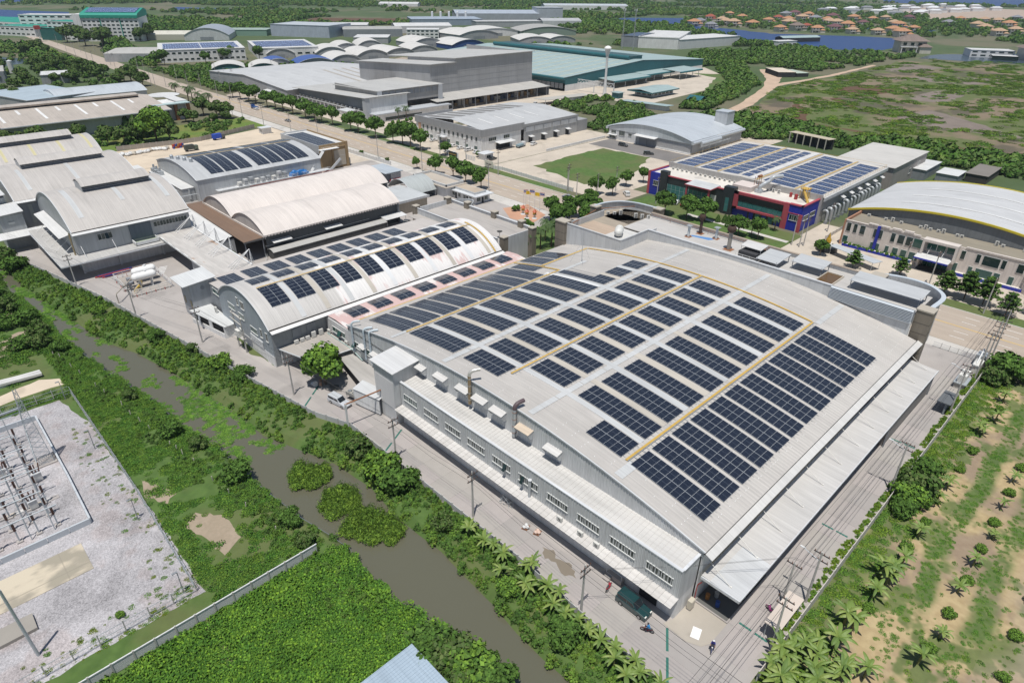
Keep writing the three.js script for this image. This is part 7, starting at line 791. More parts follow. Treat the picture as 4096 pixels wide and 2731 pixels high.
plant(T.shrub.slice(2),[[91.7,8],[76.5,8],[100,7.8],[107.5,.3],[99.8,.2],[91.6,0],[83.5,0],[75.8,.2],[144.2,7.5],[125.4,7.6],[117.9,7.8],[126.2,.3],[117.2,.2],[134,.4],[86,-7],[94,-7.2],[78,-7.4]], i => `small round sapling on the straw beds, ${ord(i)} of the saplings`, 'saplings on the straw beds', .36,.5, 'sapling');
plant(T.shrub.slice(2),[[3.2,77,.35]], 'small bright bush growing alone in the gravel', null, .8,.9);
// thickets, weeds and far woods
const inst = (name, g, n, put, label, cat, cols) => { const m = new THREE.InstancedMesh(g, leafM, n), q = new THREE.Matrix4(), e = new THREE.Euler(), p = new THREE.Vector3(), r = new THREE.Quaternion(), s = new THREE.Vector3(), c = new THREE.Color(); let k = 0, guard = 0; while (k < n && guard++ < n * 30) { const v = put(); if (!v) continue; const [a, b, h, sc, sy = 1] = v; e.set(rr(-.15,.15), rr(0,6.28), rr(-.15,.15)); q.compose(p.set(a, h, -b), r.setFromEuler(e), s.set(sc, sc * sy, sc)); m.setMatrixAt(k, q); const t = rr(.88,1.14), w = rnd(); const cc = cols ? cols[Math.floor(w * cols.length)] : [1,1,1]; m.setColorAt(k, c.setRGB(cc[0] * t, cc[1] * t, cc[2] * t)); k++; } m.count = k; m.name = numbered(name); m.castShadow = m.receiveShadow = true; scene.add(m); tag(m, label, cat, null, 'stuff'); return m; };
const inside = (pts, x, y) => { let c = false; for (let i = 0, j = pts.length - 1; i < pts.length; j = i++) if ((pts[i][1] > y) !== (pts[j][1] > y) && x < (pts[j][0] - pts[i][0]) * (y - pts[i][1]) / (pts[j][1] - pts[i][1]) + pts[i][0]) c = !c; return c; };
const lerpL = (L, b) => { for (let i = 0; i + 1 < L.length; i++) { const [a0, b0] = L[i],[a1, b1] = L[i + 1]; if ((b - b0) * (b - b1) <= 0) return a0 + (a1 - a0) * (b - b0) / (b1 - b0 || 1); } return L[L.length - 1][0]; };
const FEN = [[15,262],[22.7,220],[31.3,181],[41.5,118],[44.7,99.5],[47.7,91],[48,47],[46.8,23],[46.6,10]];
const clump = leafSoup(300, i => { const l = i % 5, t = rr(0,6.28), c = rr(-.3,1), r = Math.sqrt(1 - c * c), k = rr(.5,1.1) * [.62,.5,.42,.5,.36][l], x = [0,.5,-.55,.1,-.1][l], y = [.3,.15,.1,.1,.85][l], z = [0,.3,.2,-.6,.1][l]; return [x + Math.cos(t) * r * k, y + c * k, z + Math.sin(t) * r * k, Math.cos(t) * r, c, Math.sin(t) * r]; }, .10, K_.mid.concat(K_.dark, K_.mid, K_.olive),21,1.3), tuft = leafSoup(80, () => { const t = rr(0,6.28), r = Math.sqrt(rnd()); return [Math.cos(t) * r, rr(.02,.34) * (1.15 - r * .6), Math.sin(t) * r, Math.cos(t) * .4,1, Math.sin(t) * .4]; }, .10, K_.mid.concat(K_.lime, K_.mid),22), reed = leafSoup(95, () => { const t = rr(0,6.28), r = Math.sqrt(rnd()) * .8, y = rr(.1,1.5); return [Math.cos(t) * r * (1 + y * .3), y, Math.sin(t) * r * (1 + y * .3), Math.cos(t),.2, Math.sin(t),.7]; }, .07, K_.mid.concat(K_.lime),23,4.2), blob = leafSoup(60, () => { const t = rr(0,6.28), c = rr(-.2,1), r = Math.sqrt(1 - c * c), k = rr(.6,1.05); return [Math.cos(t) * r * k, .55 + c * k * .9, Math.sin(t) * r * k, Math.cos(t) * r, c, Math.sin(t) * r]; }, .27, K_.dark.concat(K_.olive),24);
seed = 99;
inst('canal_thicket', clump, 2300, () => { const b = rr(12,258), r = lerpL(RB, b) + .2, f = lerpL(FEN, b) - .3, t = Math.pow(rnd(),.8), n = fbm(b / 260,0,40,1,3,8); if (n < .22) return; return [r + (f - r) * t, b, -.7 + t * .7, rr(.5,1.1) * (.7 + n * .7),1]; }, 'tangled green thicket between the canal and the factory wall', 'thicket', [[1,1,1],[1.25,1.2,1],[.85,.9,.9],[1.5,1.35,1.05]]);
inst('canal_thicket', clump, 800, () => { const b = rr(34,258), l = lerpL(LB, b), t = rnd(), n = fbm(b / 260, t, 36,2,3,18); if (n < .42) return; return [l - .3 - t * 7, b, -.6 + Math.min(1, t * 4) * .6, rr(.35,.85) * (.6 + n * .6),1]; }, 'bushy growth along the left canal bank by the old fence posts', 'thicket', [[1,1,1],[1.2,1.15,1],[.9,.9,1]]);
inst('weed_cover', tuft, 5200, () => { const b = rr(20,68.3), a = rr(-16, lerpL(LB, b) - .4); if (a > 19 && a < 28.5 && b < 45.4 && b > 36) return; return [a, b, 0, rr(.5,1.15) * (.8 + .7 * fbm((a + 20) / 60, b / 60,9,9,3,6)), rr(.9,2.1)]; }, 'dense bright weeds filling the field below the white slat fence', 'weeds', [[.95,1.1,.85],[1.1,1.2,.95],[1.35,1.35,1],[.8,.95,.85]]);
inst('weed_cover', tuft, 4200, () => { const b = rr(69,200), a = rr(13.3, lerpL(LB, b) - .5); if (b > 76 && b < 91 && a > 15.5 && a < 21.3 && rnd() < .93) return; if (b > 94 && b < 104.5 && a < 17.8 && rnd() < .8) return; if (fbm(a / 60, b / 200,12,40,3,61) < .38) return; return [a, b, 0, rr(.4,1), rr(.6,1.6)]; }, 'low green weeds between the gravel yard fence and the canal', 'weeds', [[.7,.85,.8],[.9,.95,.9],[1.05,1,.9]]);
inst('weed_cover', tuft, 1500, () => { const b = rr(140,260), a = rr(-12,14); if (b > 144 && b < 151.5) return; if (fbm((a + 20) / 60, b / 200,10,30,3,63) < .45) return; return [a, b, 0, rr(.5,1.3), rr(.8,1.8)]; }, 'scrubby weeds around the sand track at the left', 'weeds', [[.7,.8,.8],[.9,.9,.85]]);
inst('gravel_weed', tuft, 260, () => { const t = rnd() < .6, a = t ? 13 - Math.pow(rnd(),1.6) * 5 : rr(-8,12), b = t ? rr(75,128) : 73.4 + Math.pow(rnd(),2) * 5; return [a, b, 0, rr(.15,.55), rr(.4,1)]; }, 'sparse weeds creeping into the gravel yard', 'weeds', [[1.1,.9,.8],[1.4,1,.7],[.9,1,.9]]);
inst('hedge_strip', clump, 420, () => [rr(62,166), rr(13.95,14.9),-.1, rr(.28,.55), rr(.9,1.3)], 'low yellow green planting along the inside of the boundary wall', 'hedge', [[1.6,1.5,1],[1.2,1.25,1],[1.9,1.6,.9]]);
inst('wall_weeds', tuft, 900, () => { const a = rr(52,168), t = Math.pow(rnd(),1.8); return [a, 13.2 - t * 5,0, rr(.4,.95), rr(.5,1.1)]; }, 'grassy weeds along the plantation side of the boundary wall', 'weeds', [[.9,.95,.9],[1.2,1.05,.8]]);
inst('field_weed', tuft, 1100, () => { const a = rr(58,172), b = rr(-30,13); if (fbm((a - 55) / 120, (b + 46) / 60,26,14,4,112) < .5) return; return [a, b, 0, rr(.2,.55), rr(.3,.8)]; }, 'scattered weeds over the straw beds of the plantation', 'weeds', [[.9,.95,.85],[1.2,1.05,.8],[.75,.85,.8]]);
inst('lane_grass', tuft, 1200, () => { const a = rr(70,170), k = rnd(), w = (fbm((a - 55) / 120,.8,12,8,4,109) - .5) * 2.9, b = (k < .5 ? 4.2 : k < .85 ? -2.9 : rr(-12,10)) - w * .9 + rr(-1.3,1.3); return [a, b, 0, rr(.2,.5), rr(.3,.6)]; }, 'short grass in the lanes between the straw beds', 'grass', [[.8,.95,.85],[1,1,.9]]);
for (const [pts, l] of [[[[32.2,85],[33.5,88],[36,89.5],[37.2,86.3],[39,85.4],[38.5,83.4],[36,82.2],[33.8,83]], 'round reed island in the middle of the canal'],[[[33,77.5],[36,79.6],[38.6,78.6],[39.4,76],[38,73.6],[33,74]], 'second reed island in the canal, above the largest'],[[[32.4,70.4],[35,72.6],[38.6,72.6],[40.8,68],[40.4,64.2],[37,63],[34.6,65.6]], 'largest reed island in the canal beside the slat fence end']]) inst('reed_bed', reed, 240, () => { const a = rr(32,41), b = rr(62,90); return inside(pts, a, b) ? [a, b, -1.05, rr(.55,1), rr(.9,1.25)] : null; }, l, 'reeds', [[1.2,1.15,1.1],[1.5,1.35,1.2],[1,1,.9]]);
inst('floating_weed', tuft, 1500, () => { const b = rr(96,226), l = lerpL(LB, b), r = lerpL(RB, b), t = rnd(), n = fbm(t, b / 240,4,46,4,33), near = b < 126 && b > 104 ? .1 * (t > .35) : -.02; if (n + near + (t > .8 ? .06 : 0) < .575) return; return [l + (r - l) * t, b, -1.0, rr(.35,.8),.18]; }, 'mats of floating green weed on the upper canal', 'water weed', [[1,1.05,1],[1.3,1.3,1.1],[.75,.9,.8]]);
const ground2 = (name, pts, n, s0, s1, l, cols, nz = 0) => { const xs = pts.map(p => p[0]), ys = pts.map(p => p[1]), x0 = Math.min(...xs), x1 = Math.max(...xs), y0 = Math.min(...ys), y1 = Math.max(...ys); inst(name, blob, n, () => { const a = rr(x0, x1), b = rr(y0, y1); if (!inside(pts, a, b) || (nz && fbm(a / 400, b / 400,20,20,3,77) < nz)) return; return [a, b, 0, rr(s0, s1), rr(.8,1.2)]; }, l, 'bushes', cols); };
const gc = [[1,1.1,1],[1.25,1.25,1],[.9,1,.9],[1.1,1.15,1.1]];
ground2('scrub', [[193,470],[300,528],[345,560],[330,600],[240,650],[197,640]],900,1.2,2.8, 'green scrub filling the plot between the main road and the vault sheds', gc, .35); ground2('scrub', [[326,300],[372,303],[380,283],[372,262],[352,232],[338,217],[292,218],[292,260],[300,285]],420,1,2.6, 'green scrub between the grey hall and the teal office', gc, .42);
ground2('hedge_belt', [[384,240],[396,226],[450,236],[522,256],[600,308],[645,338],[636,350],[588,330],[508,272],[440,254]],620,1.5,3.4, 'tall green hedge belt left of the dirt track', gc); ground2('tree_belt', [[335,165],[360,218],[395,205],[392,165],[372,124],[396,108],[390,84],[386,50],[352,48],[352,80],[345,100],[352,122],[352,150]],560,1.4,3.4, 'green bush belt behind the solar hall', gc); ground2('tree_belt', [[352,48],[386,50],[400,10],[420,-40],[360,-60],[340,0]],300,1.4,3.4, 'green bush belt behind the right vault', gc);
ground2('scrub', [[575,360],[690,420],[840,380],[855,330],[860,245],[700,255],[640,262],[650,330],[600,345]],1300,1.4,4, 'mixed scrub between the dirt track and the lake', gc, .4); ground2('scrub', [[840,400],[870,480],[990,580],[1000,660],[1050,860],[1000,940],[850,760],[830,520],[700,540],[690,520]],1500,2,5, 'green scrub along the near lake shore', gc, .42); { const mp = [[405,205],[520,238],[640,236],[850,235],[880,140],[850,0],[560,-60],[420,-20],[390,80],[380,140]]; inst('marsh_scrub', tuft, 5200, () => { const a = rr(380,880), b = rr(-60,240); if (!inside(mp, a, b) || fbm(a / 400, b / 400,22,26,4,77) < .5) return; return [a, b, 0, rr(1.2,4), rr(.35,.7)]; }, 'low patchy scrub over the dry marsh', 'bushes', [[1,.9,.8],[.8,.85,.8],[1.2,1,.8],[.7,.62,.6]]); }
ground2('roadside_scrub', [[62,358],[112,352],[122,352],[160,366],[164,394],[62,396]],150,.6,2, 'rough bushes in the grass left of the tarpaulin factory', gc, .48); ground2('grove', [[60,560],[130,540],[160,560],[165,700],[170,900],[90,900],[130,760],[90,700],[60,660]],260,1.2,3, 'dark undergrowth in the groves left of the far main road', gc, .4); ground2('estate_trees', [[1075,690],[1130,470],[1120,340],[1300,240],[1750,280],[1700,480],[1560,760],[1300,820]],900,2,5.4, 'garden trees between the lakeside estate houses', gc, .36); ground2('roadside_trees', [[195,660],[215,660],[260,920],[300,1000],[240,930],[205,800]],150,2,4.5, 'trees along the far main road before the office complex', gc);
const EXC = [[[150,560],[330,560],[480,575],[700,560],[840,440],[840,560],[790,680],[900,760],[1000,880],[960,1010],[700,980],[440,990],[360,980],[300,1020],[170,1310],[120,1310],[170,900]],[[1040,890],[1060,640],[1000,560],[850,420],[860,240],[820,60],[1040,60],[1180,240],[1300,230],[1760,280],[1700,480],[1570,770],[1290,900],[1180,890]],[[1680,460],[2420,820],[2520,400],[1900,280]],[[555,1120],[690,1230],[840,1090],[690,990]],[[2650,950],[2700,540],[2900,280],[4300,280],[4700,1120],[3400,1260]],...[[300,2300,260,160],[640,2700,380,160],[120,2100,160,160],[1000,3100,420,170],[360,3000,300,160],[605,1650,130,200],[240,1620,290,500],[95,800,100,130]].map(([a, b, w, d]) => rect(a - w / 2, a + w / 2, b - d / 2, b + d / 2))];
inst('far_woods', blob, 26000, () => { const t = rr(-.83,.83), d = 640 * Math.pow(9, rnd()), a = d * (.7018 * Math.cos(t) + .7124 * Math.sin(t)), b = d * (.7124 * Math.cos(t) - .7018 * Math.sin(t)); if (a < 60 || b < -300 || (a < 860 && b < 560)) return; const n = fbm(a / 3000, b / 3000,14,14,5,87); if (n < .43 + .16 * rnd()) return; for (const e of EXC) if (inside(e, a, b)) return; return [a, b, -.5, rr(2,5.4) * (.8 + d / 4200), rr(.7,1.15)]; }, 'patchy green woods and orchards reaching to the horizon', 'woods', [[.9,1.05,.95],[1.15,1.2,1],[.75,.9,.85],[1.3,1.2,1]]);
// ---------------------------------------------------------------- walls, fences, substation
const concP = std([.60,.59,.575],.85, { map: concT }), postM = std([.48,.47,.45],.85, { map: concT }), zinc = std([.46,.50,.53],.45, { metalness: .4 });
function fenceRun(name, label, cat, pts, { step = 2.6, h = 1.5, th = .08, pm = concP, posts = true, pw = .16, slats = 0, rail = false } = {}) {
const o = thing(name, label, cat, pts[0][0], pts[0][1],0), pg = {}; let made = null;
for (let i = 0; i + 1 < pts.length; i++) {
const [a0, b0] = pts[i],[a1, b1] = pts[i + 1], l = Math.hypot(a1 - a0, b1 - b0), n = Math.max(1, Math.round(l / step)), w = l / n, t = Math.atan2(b1 - b0, a1 - a0), key = w.toFixed(2);
for (let k = 0; k < n; k++) {
const a = a0 + (a1 - a0) * (k + .5) / n - pts[0][0], b = b0 + (b1 - b0) * (k + .5) / n - pts[0][1], put = (nm, g, m, y = 0) => { const q = mk(nm, g, m, o); q.position.set(a, y, -b); q.rotation.y = t; return q; };
if (slats) for (let s = 0; s < slats; s++) put('slat', pg['s' + key] ??= uvm(new THREE.BoxGeometry(w - .12, (h - .1) / slats - .035,.05).translate(0, (h - .1) / slats / 2,0)), pm, .08 + s * (h - .1) / slats);
else if (rail) { for (const y of [.3, h * .5, h - .1]) put('rail', pg['r' + key] ??= uvm(new THREE.BoxGeometry(w, .05,.05)), zinc, y); for (let s = 0; s < 9; s++) put('wire', pg['w' + key] ??= uvm(new THREE.BoxGeometry(.012, h - .15,.012).translate(0, h / 2,0)), zinc).position.add(new THREE.Vector3(Math.cos(t) * (s / 9 - .5) * w, 0,-Math.sin(t) * (s / 9 - .5) * w)); } else put('panel', pg['p' + key] ??= uvm(new THREE.BoxGeometry(w - .06, h, th).translate(0, h / 2,0)), pm);
if (slats) put('cap', pg['c' + key] ??= uvm(new THREE.BoxGeometry(w, .12,.16)), C_.white, h + .06);
if (posts) { const q = mk('post', pg.post ??= uvm(new THREE.BoxGeometry(pw, h + .2, pw).translate(0, (h + .2) / 2,0)), postM, o); q.position.set(a0 + (a1 - a0) * k / n - pts[0][0],0,-(b0 + (b1 - b0) * k / n - pts[0][1])); }
}
} return o;
}
fenceRun('canal_wall', 'pale concrete panel wall between the canal bank and the factory street', 'wall', [[46.8,23.2],[48,47],[47.7,91.5],[44.7,99.5],[41.5,118],[31.3,181],[22.7,220]], { step: 2.5, h: 1.25, pm: std([.52,.53,.54],.85, { map: concT }), pw: .2 });
fenceRun('boundary_wall', 'pale panel wall between the factory lane and the banana plantation', 'wall', [[56,13.6],[168,13.6]], { step: 2.9, h: 1.8, th: .1, pm: std([.56,.53,.50],.85, { map: concT }) });
fenceRun('slat_fence', 'white concrete slat fence crossing the weeds below the gravel yard', 'fence', [[-12.5,68.6],[27.7,68.6]], { step: 2.52, h: 1.85, slats: 5, pm: std([.62,.62,.62],.8, { map: concT }), pw: .2 });
fenceRun('wire_fence', 'rusty wire fence along the canal side of the gravel yard', 'fence', [[12.1,74.1],[12.8,100],[12.9,140.3]], { step: 2.6, h: 1.9, rail: true, pw: .12 }); fenceRun('wire_fence', 'wire fence along the street side of the gravel yard, above the slat fence', 'fence', [[-12,74],[12.1,74.1]], { step: 2.9, h: 1.9, rail: true, pw: .14 }); fenceRun('wire_fence', 'wire fence behind the lattice tower beside the sand track', 'fence', [[-10,141.2],[12.8,140.3]], { step: 3, h: 2, rail: true, pw: .14 });
fenceRun('substation_wall', 'low blue grey wall enclosing the substation equipment', 'wall', [[-12,135.2],[5.8,135],[5.7,112],[5.4,98.3],[-12,98.3]], { step: 2.9, h: 1.05, th: .28, posts: false, pm: std([.50,.54,.58],.8, { map: concT }) });
fenceRun('road_fence', 'white panel fence along the lawn plot across the main road', 'fence', [[194.6,164],[196,206],[194.5,213]], { step: 3, h: 1.6, pm: C_.white }); fenceRun('road_fence', 'white panel fence along the main road beside the tarpaulin factory', 'fence', [[165.2,246],[164.4,286]], { step: 2.6, h: 1.6, pm: C_.white }); fenceRun('yard_wall', 'weathered block wall behind the waste yard of the tarpaulin factory', 'wall', [[84.7,354],[113,349],[122,349],[156,361]], { step: 3, h: 2.2, pm: std([.36,.33,.29],.9, { map: concT }) }); fenceRun('gate', 'white sliding gate across the factory entrance by the main road', 'gate', [[163.4,15],[163.4,25.4]], { step: 1.7, h: 1.3, rail: true, pm: C_.white, pw: .1 }); fenceRun('lane_wall', 'pale wall along the lane beside the solar hall', 'wall', [[215,72.6],[290,73.4]], { step: 3, h: 1.3 });
{ const g = bar(V(0,0,0),V(.12,0,1.15),.13), m = std([.50,.46,.40],.9); [[13.9,164.9],[14.3,160.2],[15.1,157.8],[15.8,151.4],[16.4,147.2],[17.3,139.6],[17.8,135.7],[19,128.8],[19.2,124.2],[19.8,120.7],[20.3,116.9],[20.9,112.8],[21.2,109.4],[21.6,107.3],[21.9,105.3],[22.6,101.5],[23,94.8],[23.6,90],[24.2,85],[25.2,76.8]].forEach(([a, b], i) => { const o = tag(mk(numbered('fence_post'), g, m, scene), `weathered fence post on the left canal bank, ${ord(i)} from the far end`, 'post', 'old fence posts on the left canal bank'); o.position.set(a, 0,-b); o.rotation.y = i; }); }
{ // substation
const lt = thing('lattice_tower', 'grey lattice tower rising beside the substation wall', 'tower', 3.9,120,0), L = [], X = []; const W = h => 1.1 * (1 - h / 16) + .12; for (const [x, z] of [[-1,-1],[1,-1],[1,1],[-1,1]]) L.push(rod(new THREE.Vector3(x * W(0),0, z * W(0)), new THREE.Vector3(x * W(15),15, z * W(15)),.06)); for (let k = 0; k < 14; k++) { const h = k * 1.05, g = h + 1.05; for (const s of [-1,1]) X.push(bar(new THREE.Vector3(-W(h), h, s * W(h)), new THREE.Vector3(W(g), g, s * W(g)),.045), bar(new THREE.Vector3(W(h), h, s * W(h)), new THREE.Vector3(-W(g), g, s * W(g)),.045), bar(new THREE.Vector3(s * W(h), h, -W(h)), new THREE.Vector3(s * W(g), g, W(g)),.045), bar(new THREE.Vector3(s * W(h), h, W(h)), new THREE.Vector3(s * W(g), g, -W(g)),.045)); } mk('leg', L, zinc, lt).userData.kind = 'stuff'; mk('lattice', X, zinc, lt).userData.kind = 'stuff'; mk('footing', uvm(new THREE.BoxGeometry(3.2,.3,3.2).translate(0,.1,0)), G.conc, lt); mk('gantry_arm', merge([bar(new THREE.Vector3(0,11.5,0), new THREE.Vector3(-14,11.2,0),.3), bar(new THREE.Vector3(0,10.8,0), new THREE.Vector3(-14,10.5,0),.12)]), zinc, lt);
const por = std([.13,.06,.045],.35), ped = (a, b, h, l) => { const o = thing('substation_post', l, 'insulator', a, b, 0,0, 'insulator posts in the substation'); mk('footing', uvm(new THREE.BoxGeometry(.8,.25,.8).translate(0,.12,0)), G.conc, o); mk('support', uvm(new THREE.BoxGeometry(.2, h, .2).translate(0, h / 2,0)), zinc, o); mk('insulator', uvm(new THREE.LatheGeometry(Array.from({ length: 17 }, (_, i) => new THREE.Vector2(i % 2 ? .2 : .1, i * .085)),10).translate(0, h, 0)), por, o); mk('terminal', uvm(new THREE.BoxGeometry(.9,.1,.12).translate(.2, h + 1.42,0)), zinc, o); };
let n = 0; for (let r = 0; r < 9; r++) for (let c = 0; c < 5; c++) ped(-8.4 + c * 2.5 - (r % 2) * .4,101.4 + r * 3.4,2.2 + (c % 2) * .5, `brown insulator on a steel post in the substation, ${ord(n++)} of the grid`);
for (let i = 0; i < 10; i++) { const o = thing('busbar', `long steel busbar across the substation, ${ord(i)} from the slat fence side`, 'busbar', -5,101.2 + i * 3.2,0); mk('tube', rod(new THREE.Vector3(-7,3.9 + (i % 2) * 1.2,0), new THREE.Vector3(7.4 - (i % 3),3.9 + (i % 2) * 1.2,0),.09), zinc, o); for (const x of [-3,3,6]) mk('stand', rod(new THREE.Vector3(x, 0,.6), new THREE.Vector3(x, 3.9 + (i % 2) * 1.2,0),.08), zinc, o); }
for (let i = 0; i < 5; i++) { const o = thing('switch_cabinet', `grey control cabinet among the insulator posts, ${ord(i)} of the cabinets`, 'cabinet', -6.4 + i * 2.1,106 + (i * 7) % 19,0,.1); mk('body', uvm(new THREE.BoxGeometry(1.1,1.5,.7).translate(0,.95,0)), acM, o); mk('roof', uvm(new THREE.BoxGeometry(1.3,.08,.9).translate(0,1.74,0)), C_.trim, o); mk('breaker', merge([-.4,0,.4].map(x => rod(new THREE.Vector3(x, 1.7,0), new THREE.Vector3(x * 1.8,3.4,0),.11))), por, o); }
const w = thing('cable_duct', 'row of pale concrete cable duct lids inside the substation', 'duct', -1,108.6,0); for (let i = 0; i < 10; i++) mk('lid', uvm(new THREE.BoxGeometry(1.1,.1,1).translate(-7 + i * 1.2,.06,0)),[G.conc, G.concL, concP][i % 3], w);
[[11.6,139,1],[11.2,117.8,1],[10.9,94.2,0],[10.7,75,0]].forEach(([a, b], i) => { const o = thing('yard_lamp', `slim dark lamp post at the edge of the gravel yard, ${ord(i)} from the sand track`, 'lamp post', a, b, 0); mk('post', uvm(new THREE.CylinderGeometry(.05,.08,4.2,8).translate(0,2.1,0)), C_.wallD, o); mk('head', uvm(new THREE.BoxGeometry(.7,.08,.3).translate(-.3,4.2,0)), C_.wallD, o); });
for (let i = 0; i < 7; i++) { const o = thing('concrete_beam', `long pale concrete beam stacked beside the sand track, ${ord(i)} of the pile`, 'beam', 2,152.6 + (i % 4) * .75, (i > 3 ? .55 : 0),-.03 * i, 'concrete beams beside the sand track'); mk('beam', uvm(new THREE.BoxGeometry(17,.5,.6).translate(0,.25,0)), std([.64,.64,.63],.8, { map: concT }), o); }
const tr = thing('tin_roof', 'pale blue corrugated tin roof at the bottom edge among weeds', 'roof', 23.4,41,0), tb = std([.38,.47,.56],.5, { map: sheetT }), R = []; for (let k = 0; k < 22; k++) { const b0 = 36 + k * .41; R.push(B(19.8,27.6,2.9,2.95, b0, b0 + .3), B(19.8,27.6,2.94,3.0, b0 + .3, b0 + .41)); } part(tr, 'sheet', R, tb).userData.kind = 'stuff'; part(tr, 'wall', [B(20.2,27.2,0,2.85,36.3,44.8)], C_.wallD);
}
// ---------------------------------------------------------------- poles, wires, vehicles, people
const poleM = std([.46,.45,.43],.85, { map: concT }), darkW = std([.06,.06,.062],.6), WP = {};
function pole(a, b, h, label, group, { arms = 2, lamp = 0, turn = 0, lean = [0,0] } = {}) {
const o = thing('utility_pole', label, 'utility pole', a, b, 0, turn, group); mk('shaft', rod(new THREE.Vector3(0,0,0), new THREE.Vector3(lean[0], h, lean[1]),.19,.11,8), poleM, o);
for (let k = 0; k < arms; k++) { const y = h - .5 - k * 1.1, c = mk('crossarm', uvm(new THREE.BoxGeometry(2.1,.12,.12).translate(lean[0], y, lean[1] + .15)), darkW, o); mk('insulator', merge([-.9,-.3,.3,.9].map(x => uvm(new THREE.CylinderGeometry(.05,.07,.28,6).translate(x + lean[0], y + .2, lean[1] + .15)))), std([.2,.1,.07],.4), c).userData.kind = 'stuff'; }
if (lamp) { mk('lamp_arm', rod(new THREE.Vector3(0, h - 1.6,0), new THREE.Vector3(lamp, h - .9,0),.05), zinc, o); mk('lamp_head', uvm(new THREE.BoxGeometry(.7,.12,.25).translate(lamp, h - .85,0)), C_.white, o); } return o;
}
function wires(list, label, hs, dx = 0) { const o = thing('power_line', label, 'power line', list[0][0], list[0][1],0); for (const [k, h] of hs) { const P = []; for (let i = 0; i < list.length; i++) { const [a, b] = list[i]; P.push(V(a + k * (dx ? 0 : 1), b + k * (dx ? 1 : 0), h)); if (i + 1 < list.length) { const [c, d] = list[i + 1]; P.push(V((a + c) / 2 + k * (dx ? 0 : 1), (b + d) / 2 + k * (dx ? 1 : 0), h - .45)); } } part(o, 'wire', pipe(P, .022, P.length * 6,4), darkW); } }
const SP = [[47.9,34.8],[49.2,58.3],[48.4,77.9],[45.4,109.2],[40.6,143.4],[33.7,166.4],[28.3,197.3]];
SP.forEach(([a, b], i) => pole(a, b, 9.3, `concrete power pole along the factory street by the canal, ${ord(i)} from the near corner`, null, { turn: 0 })); wires([[48,6],...SP, [20,230]], 'power lines sagging along the factory street by the canal', [[-.8,9],[.2,9],[.9,8],[.3,6.6]]);
const LP = [[71.7,14.5],[103.6,14.4],[136.6,14.4],[153.9,14.4],[160,14.3],[167.3,14.3]]; LP.forEach(([a, b], i) => pole(a, b, [9.6,10.4,11,11.5,12,12][i], `concrete power pole by the boundary wall, ${ord(i)} from the street corner`, null, { arms: i > 3 ? 4 : 2, turn: Math.PI / 2, lamp: i < 3 ? 2.4 : 0 })); pole(61.4,14.4,10, 'leaning power pole with braces at the near corner of the boundary wall', null, { arms: 2, turn: Math.PI / 2, lean: [0,-.3] }); pole(69,16.6,8, 'braced pole carrying a long crossarm over the near lane corner', null, { arms: 1, turn: Math.PI / 2 });
wires([[30,15.4],[61.4,15.4],...LP.map(([a]) => [a, 15.8]),[200,17]], 'power lines strung along the lane beside the boundary wall', [[-1,9],[0,9.1],[.8,9.1],[1.6,9.2],[.4,7.4]],1); wires([[47.8,34.8],[69,17.2],[71,12]], 'power lines crossing the near street corner', [[0,8.4],[.5,8.2]]);
{ const o = thing('transformer_deck', 'transformer deck with grey tanks between poles by the boundary wall', 'transformer', 148,15.6,0); part(o, 'deck', [B(147,151,1.2,1.4,14.6,17)], zinc); for (const a of [148,150]) { part(o, 'tank', [B(a - .7, a + .7,1.4,3.2,15.1,16.5)], acM); part(o, 'bushing', [-.4,0,.4].map(d => rod(V(a + d, 15.8,3.2),V(a + d, 15.8,4),.07)), darkW); } part(o, 'leg', [B(147.2,147.4,0,1.2,14.8,16.8), B(150.6,150.8,0,1.2,14.8,16.8)], poleM); const q = thing('switchgear', 'blue grey switchgear cabinets by the gate end of the boundary wall', 'cabinet', 160,15.4,0); part(q, 'body', [B(156,160,0,2.2,14.5,16)], acM); part(q, 'body', [B(160.4,163,0,2.8,14.5,16.4)], std([.34,.37,.40],.6)); part(q, 'pipe', [rod(V(157,15.4,2.2),V(162,15.6,3.8),.18)], C_.white); const s = thing('panel_board', 'dark slab roofed shelter leaning on the boundary wall beyond the canopy', 'shelter', 137,15.5,0); part(s, 'board', [B(134.5,139.4,0,2.6,15,15.3)], std([.22,.25,.28],.6)); part(s, 'top', [B(134.2,139.6,2.6,2.75,14.4,16.8)], std([.12,.13,.14],.7)); const r = thing('bike_shelter', 'pale slab roofed shelter against the boundary wall near the lane corner', 'shelter', 65,15,0); part(r, 'roof', [B(62.2,69.2,2.7,2.85,14.2,16.3)], std([.60,.53,.47],.8, { map: concT })); part(r, 'post', [62.6,65.6,68.8].flatMap(a => [rod(V(a, 16,0),V(a, 16,2.7),.06), rod(V(a, 14.4,0),V(a, 14.4,2.7),.06)]), zinc); }
